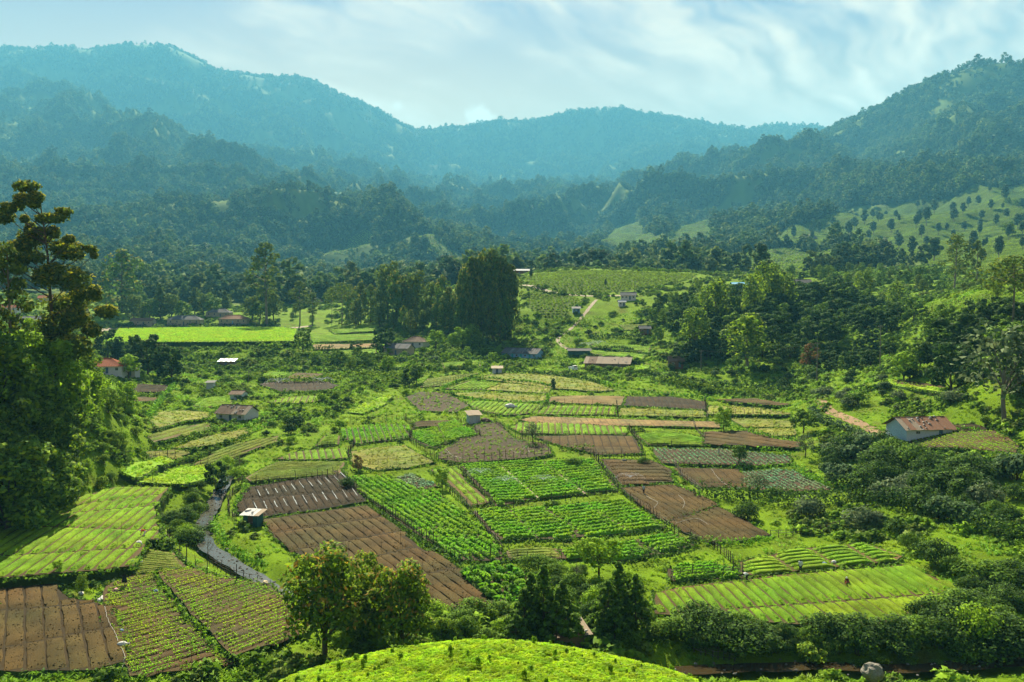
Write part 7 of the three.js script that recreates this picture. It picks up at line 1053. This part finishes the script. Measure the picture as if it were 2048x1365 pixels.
// ---------------------------------------------------------------- small things
{
  const r = rng(808), place = (o, px, py, lift = 0) => { const [x, D] = seen(px, py, 0.25); o.position.set(x, surface(x, D) + lift, -D); return [x, D]; };
  const rock = (seed, sx, sy, sz) => { const g = new THREE.IcosahedronGeometry(1, 4), p = g.attributes.position, q = V(0, 0, 0); for (let i = 0; i < p.count; i++) { q.fromBufferAttribute(p, i); const s = 1 + 0.22 * n3(q.x * 1.2 + seed, q.y * 1.2, q.z * 1.2) + 0.06 * n3(q.x * 4, q.y * 4 + seed, q.z * 4); p.setXYZ(i, q.x * s * sx, q.y * s * sy, q.z * s * sz); } g.computeVertexNormals(); return g; };
  const ROCK = std([0.24, 0.22, 0.18], { map: grain, bumpMap: grainBump, bumpScale: 0.05 });
  let m = solo('boulder', rock(3, 0.95, 0.8, 0.8), ROCK, 'grey boulder at the bottom edge beside the shaded stream', 'boulder'); { const [x, D] = put(1757, 79); m.position.set(x, yAt(1365, 79) - 0.35, -D); }
  m = solo('rock_outcrop', rock(7, 11, 7, 8), std([0.16, 0.15, 0.14], { map: grain }), 'dark rounded rock outcrop on the tea slope', 'rock'); { const [x, D] = seen(1612, 480, 0, 500); m.position.set(x, ground(x, D), -D); }
  m = solo('rock', rock(9, 0.5, 0.35, 0.4), ROCK, 'single stone lying on the bare smooth round plot', 'rock'); place(m, 1252, 928, 0.15);
  // sacks and cloths left in the plots
  const sack = (s) => { const g = new THREE.SphereGeometry(1, 12, 9), p = g.attributes.position; for (let i = 0; i < p.count; i++) { const x = p.getX(i), y = p.getY(i), z = p.getZ(i), k = 1 + 0.16 * n3(x * 2 + s, y * 2, z * 2); p.setXYZ(i, x * k * 0.5, Math.max(-0.2, y * k * 0.27), z * k * 0.33 * (1 - 0.25 * Math.abs(x))); } const neck = new THREE.ConeGeometry(0.1, 0.25, 7); neck.rotateZ(Math.PI / 2 * 1.1); neck.translate(0.55, 0.02, 0); const a = g.toNonIndexed(), b = neck.toNonIndexed(); const q = mergeGeometries([a, b]); q.computeVertexNormals(); return q; };
  const SACK = { white: std([0.6, 0.58, 0.54], { map: grain }), pink: std([0.55, 0.3, 0.3]), blue: std([0.12, 0.18, 0.26]), beige: std([0.42, 0.34, 0.2]) };
  for (const [px, py, c, s, l] of [[177, 1218, 'white', 1.2, 'larger white sack under the yellowish shrub tree'], [182, 1212, 'white', 1, 'white sack leaning behind the larger sack'], [138, 1202, 'white', 0.9, 'white sack at the foot of the round bright tree'], [261, 1122, 'white', 1.2, 'white sack beside the bending person'], [257, 1144, 'white', 1.2, 'long white sack at the edge of the olive plot'], [244, 1157, 'white', 0.7, 'small white bundle below the long white sack'], [210, 1200, 'pink', 0.7, 'pink cloth bundle in the seedling plot'], [292, 1203, 'blue', 0.7, 'dark blue bundle in the seedling plot'], [218, 1318, 'white', 1, 'crumpled white sheet at the corner of the bare brown plot'], [218, 1287, 'blue', 0.6, 'grey bundle on the edge of the bare brown plot'], [517, 1205, 'beige', 1, 'beige sack propped against the rail fence'], [1665, 1150, 'blue', 0.8, 'dark bundle beside the water channel'], [1684, 1146, 'white', 0.8, 'pale bundle on the level beds'], [1711, 1204, 'pink', 0.6, 'pale cloth in front of the crouching person'], [1020, 820, 'white', 3.2, 'crumpled white cloth lying on the fan of beds'], [1312, 968, 'beige', 0.5, 'orange bucket beside the puddle']]) { const o = solo('sack', sack(px), SACK[c], l, 'sack'); place(o, px, py, 0.16 * s); o.scale.setScalar(s); o.rotation.y = r() * 6; }
  m = solo('compost_heap', rock(15, 1.5, 1.1, 1.3), std([0.10, 0.06, 0.035], { map: grain, bumpMap: grainBump, bumpScale: 0.1 }), 'round brown compost heap beside the little tin shed', 'heap'); place(m, 971, 848, 0.3);
  // scarecrows
  for (const [px, py, c, l] of [[1443, 920, 'beige', 'scarecrow of pale cloth in the wide cabbage plot'], [228, 1192, 'dark', 'black cloth hung on a stick in the seedling plot']]) { const t = thing('scarecrow', l, 'scarecrow'), cm = c === 'dark' ? std([0.015, 0.015, 0.015]) : std([0.5, 0.45, 0.3]); place(t, px, py); part('stick', limb([[0, -0.2, 0], [0.02, 0.8, 0], [0, 1.7, 0]], 0.025, 0.02), WOOD, t); part('crossbar', limb([[-0.45, 1.3, 0], [0.45, 1.32, 0]], 0.018, 0.018), WOOD, t); const g = new THREE.CylinderGeometry(0.2, 0.3, 0.9, 12, 5, true), p = g.attributes.position; for (let i = 0; i < p.count; i++) { const a = Math.atan2(p.getZ(i), p.getX(i)), k = 1 + 0.18 * Math.sin(a * 5 + p.getY(i) * 3); p.setX(i, p.getX(i) * k); p.setZ(i, p.getZ(i) * k * 0.6); } g.translate(0, 0.98, 0); g.computeVertexNormals(); cm.side = THREE.DoubleSide; part('cloth', g, cm, t); }
  // hoses
  const HOSE = std([0.3, 0.3, 0.28], { roughness: 0.5 });
  [[[[185, 1238], [190, 1265], [206, 1300], [210, 1312]], 'pale hose along the edge of the bare brown plot'], [[[215, 1325], [222, 1345], [214, 1362]], 'pale hose end at the lower corner of the bare brown plot'], [[[1428, 946], [1440, 962], [1452, 974], [1468, 984]], 'pale hose lying across the small brown plot'], [[[1292, 998], [1305, 1008], [1320, 1016], [1312, 1030]], 'hose snaking from the person in the brown plot'], [[[1362, 1000], [1375, 1015], [1372, 1030]], 'hose loop in the watered brown plot'], [[[1355, 1060], [1400, 1050], [1425, 1062]], 'hose across the lower brown plot'], [[[890, 905], [905, 920], [925, 925]], 'hose in the weedy fallow plot'], [[[1020, 905], [1035, 915], [1052, 900], [1060, 915]], 'white hose coil in the weedy fallow plot']].forEach(([px, l]) => { const pts = smoothLine(area(px, 0.3), 0.4).map(([x, D]) => V(x + 0.08 * n2(x * 2, D), surface(x, D) + 0.24, -D)); solo('hose', new THREE.TubeGeometry(new THREE.CatmullRomCurve3(pts), pts.length * 2, 0.018, 5), HOSE, l, 'hose'); });
  // power poles and their wires
  const pole = (px, D, topPy, label) => { const [x] = put(px, D), y = ground(x, D), h = yAt(topPy, D) - y, t = thing('power_pole', label, 'pole'); t.position.set(x, y, -D); part('mast', limb([[0, -0.5, 0], [0, h * 0.5, 0], [0, h, 0]], 0.13, 0.08), PALEWOOD, t); const c = part('crossarm', box(1.5, 0.1, 0.1, 0, h - 0.5, 0), PALEWOOD, t); for (const s of [-0.6, 0, 0.6]) part('insulator', new THREE.CylinderGeometry(0.05, 0.07, 0.16, 7).translate(s, h - 0.36, 0), STONEM, c); return V(x, y + h - 0.28, -D); };
  const P = [pole(1634, 262, 684, 'wooden power pole beside the reddish tree'), pole(1760, 252, 650, 'power pole standing in the hollow of the right bank'), pole(1402, 300, 700, 'power pole in front of the wooded bank'), pole(1268, 478, 562, 'power pole beside the tea hill house'), pole(497, 300, 740, 'thin power pole above the ragged white house')];
  const wire = (a, b, l) => { const pts = []; for (let k = 0; k <= 12; k++) { const t = k / 12, p = a.clone().lerp(b, t); p.y -= 1.6 * 4 * t * (1 - t); pts.push(p); } solo('power_line', new THREE.TubeGeometry(new THREE.CatmullRomCurve3(pts), 24, 0.02, 4), std([0.05, 0.05, 0.05]), l, 'power line'); };
  wire(P[2], P[0], 'sagging power line in front of the wooded bank'); wire(P[0], P[1], 'sagging power line crossing the dark hollow');
  // water lying in furrows of the wet plot, and spray from sprinklers
  const strips = []; for (let k = 0; k < 11; k++) for (const [a, b] of [[[505 + k * 17, 986 - k * 3.4], [512 + k * 18, 1003 - k * 3.2]], [[497 + k * 20, 1012 - k * 3], [505 + k * 20.5, 1034 - k * 3]]]) { const [A, B] = area([a, b], 0.4), dx = B[0] - A[0], dd = B[1] - A[1], l = Math.hypot(dx, dd), g = new THREE.PlaneGeometry(0.16, l * 0.9, 1, 6); const p = g.attributes.position; for (let i = 0; i < p.count; i++) p.setX(i, p.getX(i) * (0.7 + 0.5 * n2(p.getY(i) * 2, k)) + 0.05 * n2(p.getY(i), k + 3)); g.rotateX(-Math.PI / 2); g.rotateY(Math.atan2(dx, dd) * -1); g.translate((A[0] + B[0]) / 2, surface((A[0] + B[0]) / 2, (A[1] + B[1]) / 2) + 0.23, -(A[1] + B[1]) / 2); strips.push(g); }
  solo('furrow_water', mergeGeometries(strips), new THREE.MeshPhysicalMaterial({ color: new THREE.Color().setRGB(0.3, 0.3, 0.29), roughness: 0.12 }), 'thin lines of standing water in the dark wet soil plot', 'water', null, 'stuff');  // pale base colour carries the sky reflection on the water
  const DROP = new THREE.IcosahedronGeometry(1, 0), DROPM = std([0.85, 0.87, 0.9], { roughness: 0.3 });
  [[960, 957, 'beside the fence of the weedy fallow plot'], [1088, 972, 'over the middle panel of the fenced green plot'], [1010, 975, 'over the first panel of the fenced green plot'], [1264, 968, 'over the bare smooth round plot'], [555, 770, 'over the left of the misty dark beds'], [640, 768, 'over the right of the misty dark beds'], [1178, 692, 'left of two below the terraced slope'], [1196, 692, 'right of two below the terraced slope']].forEach(([px, py, w]) => { const [x, D] = seen(px, py, 0.3), y = surface(x, D), q = [], far = D > 230 ? 1.6 : 1; for (let k = 0; k < 700; k++) { const a = r() * 6.3, t = r(), l = t * 3.2 * far, h = (1.9 * t - 1.9 * t * t) * 1.9 * far * (0.8 + 0.3 * r()) + 0.5 * (1 - t), s = 0.012 + 0.02 * r(); q.push([x + Math.cos(a) * l, y + h, -D + Math.sin(a) * l, 0, s * far, s * far, s * far]); } scatter('sprinkler_spray', DROP, DROPM, q, 'fine white sprinkler spray ' + w, 'spray'); });
}

// ---------------------------------------------------------------- alike things in small groups are told apart by their place in the row
{
  const seenLabels = new Map(); for (const o of scene.children) if (o.userData.group && o.userData.label) { const k = o.userData.group + '|' + o.userData.label; if (!seenLabels.has(k)) seenLabels.set(k, []); seenLabels.get(k).push(o); }
  const nth = (n) => n + (n % 10 === 1 && n !== 11 ? 'st' : n % 10 === 2 && n !== 12 ? 'nd' : n % 10 === 3 && n !== 13 ? 'rd' : 'th');
  for (const list of seenLabels.values()) {
    if (list.length < 2 || list.length > 48) continue; const rows = Math.ceil(list.length / 13); list.sort((a, b) => b.position.z - a.position.z);
    for (let r = 0; r < rows; r++) { const row = list.slice(Math.round(list.length * r / rows), Math.round(list.length * (r + 1) / rows)).sort((a, b) => a.position.x / -a.position.z - b.position.x / -b.position.z), where = rows === 1 ? '' : rows === 2 ? ['near half, ', 'far half, '][r] : rows === 3 ? ['near third, ', 'middle third, ', 'far third, '][r] : ['nearest quarter, ', 'second quarter, ', 'third quarter, ', 'farthest quarter, '][r]; row.forEach((o, i) => { const words = o.userData.label.split(' '); o.userData.label = words.slice(0, 11).join(' ') + ', ' + where + nth(i + 1) + ' from left'; }); }
  }
}

scene.traverse((o) => { if (o.isMesh) { o.castShadow = true; o.receiveShadow = true; } });
renderer.render(scene, camera);
